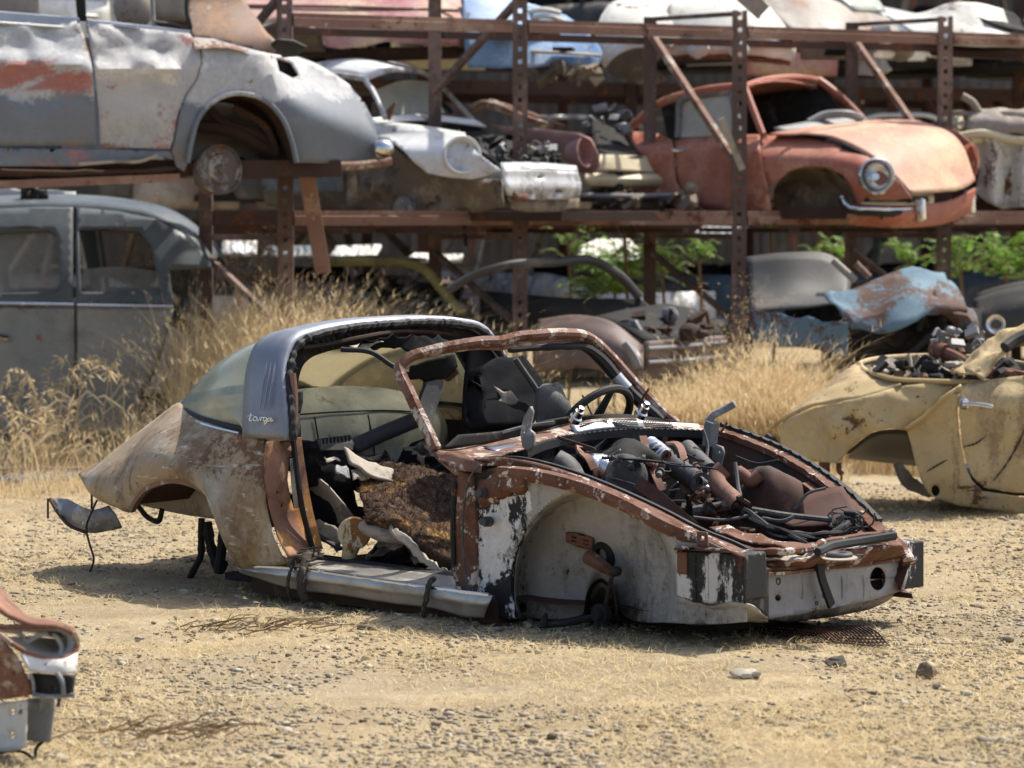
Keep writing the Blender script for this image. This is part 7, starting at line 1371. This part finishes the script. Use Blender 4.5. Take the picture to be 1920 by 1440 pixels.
weed('brown dry weed standing before the rack post right of the wreck', 1345, 800, 20.4, 1.15, 1)
weed('small brown dry weed beside the crushed blue car', 1500, 770, 20.2, .62, 2, 260)
weed('brown dry weed hanging under the saloon near the brake drum', 300, 830, 21.6, 1.6, 5, 700, 'weed', .18)
weed('dry weed behind the tall grass by the leaning plank', 480, 800, 22.0, 1.45, 6, 800, 'weed', .12)
weed('dry leafy weed between crushed blue car and sand coloured wreck', 1430, 760, 20.3, .5, 7, 300)
def shoot(label, px, py, D, s, seed, n=9):
    """young tree of heaven style shoot: arching stems of paired leaflets"""
    R = random.Random(seed); c = wpt(px, py, D); f = Frame('green_shoot', label, 'shrub', (c.x, c.y, 0)); st = MB(); lf = MB(); o = Vector((c.x, c.y, 0))
    st.tube(spl([Vector((0, 0, 0)), Vector((.03, 0, c.z * .5)), c - o], 8), .012, 6)
    for q in range(n):
        a = R.uniform(0, 6.28); l = s * R.uniform(.6, 1.1); d = Vector((math.cos(a), math.sin(a) * .7, R.uniform(-.1, .7))).normalized(); p0 = c - o + Vector((R.gauss(0, s * .2), R.gauss(0, s * .2), R.gauss(0, s * .25)))
        pa = spl([p0, p0 + d * l * .5 + Vector((0, 0, .03)), p0 + d * l + Vector((0, 0, -.12 * l))], 10); st.tube(pa, .004, 5)
        for i in range(1, 10):
            t = (pa[i] - pa[i - 1]).normalized(); sd = t.cross(Vector((0, 0, 1)))
            if sd.length < .05: continue
            sd.normalize()
            for g in (-1, 1):
                L_ = s * .26 * (1 - .04 * i) * R.uniform(.8, 1.1); dd = (sd * g + t * .35 + Vector((0, 0, -.25 + R.gauss(0, .2)))).normalized() * L_; u = t * L_ * .17; p = pa[i]
                lf.v += [p, p + dd * .35 + u, p + dd * .75 + u * .7, p + dd, p + dd * .75 - u * .7, p + dd * .35 - u]; k = len(lf.v); lf.f.append(tuple(range(k - 6, k)))
    st.build('stem', M['weed'], f, ang=0); o_ = lf.build('leaves', M['greenleaf'], f, recalc=False, ang=0); o_['kind'] = 'stuff'
for nm, lab, cat, pts, D, mm in (('body_panel', 'pale cream car panel lying in the aisle behind the dark wreck', 'car panel', [(618, 482), (632, 463), (715, 460), (705, 484)], 24.6, 'ivory'), ('body_panel', 'narrow white car panel in the aisle right of the leaning plank', 'car panel', [(760, 490), (775, 476), (868, 478), (866, 490)], 24.8, 'ivory'),
        ('car_roof', 'rounded pale car roof seen between green leaves behind the rack', 'car roof', [(1078, 490), (1090, 462), (1120, 450), (1180, 450), (1200, 470), (1196, 492)], 25.2, 'ivory'), ('tin_sheet', 'ribbed pale tin sheet leaning in the aisle behind the vintage saloon', 'tin sheet', [(415, 478), (418, 448), (482, 448), (480, 478)], 24.4, 'silverp'),
        ('body_panel', 'blue grey car panel in the aisle beyond the plank foot', 'car panel', [(490, 480), (500, 462), (590, 462), (600, 482)], 25.0, 'slate'), ('body_panel', 'grey car panel behind the red coupe pillars in the aisle', 'car panel', [(1300, 440), (1320, 425), (1400, 428), (1395, 446)], 25.6, 'gray_metal')):
    f_ = Frame('tmp', lab, cat, (0, D, 0)); b = MB(); b.plate(f_, pts, (), lambda x, y: (.35 * (pts[0][1] - y) / 30 + .03 * math.sin(x * .5), 'y'), 7); bpy.data.objects.remove(f_.o); b.solo(nm, M[mm], lab, cat, f_, solid=.02)
for a in (('bright green leafy shoot hanging beside the middle rack post', 1065, 455, 24.4, .18, 1, 10), ('large pale green leafy shoot behind the brown wreck', 1150, 510, 24.3, .38, 2, 34), ('green leaves behind the screen frame of the brown wreck', 1120, 560, 24.0, .3, 3, 22), ('bright green shoot left of the second rack post', 1240, 485, 24.6, .26, 4, 18), ('small green shoot right of the second rack post', 1310, 478, 24.8, .2, 5, 14), ('row of green leaves hanging under the red coupe beam', 1445, 424, 22.9, .13, 6, 7),
          ('flat green leaves above the crushed blue car', 1560, 472, 25.4, .24, 7, 16), ('pale green shoot behind the crushed blue wing', 1705, 485, 25.6, .24, 8, 16), ('green shoot between the right posts', 1800, 485, 25.8, .28, 9, 24), ('green shoot at the right edge under the shelf', 1885, 490, 26, .34, 10, 34), ('few green leaves under the lower beam in the middle', 1170, 430, 22.6, .12, 11, 5), ('small green leaf tuft above the beam behind the cream car', 1210, 388, 23.4, .12, 12, 6)): shoot(*a)
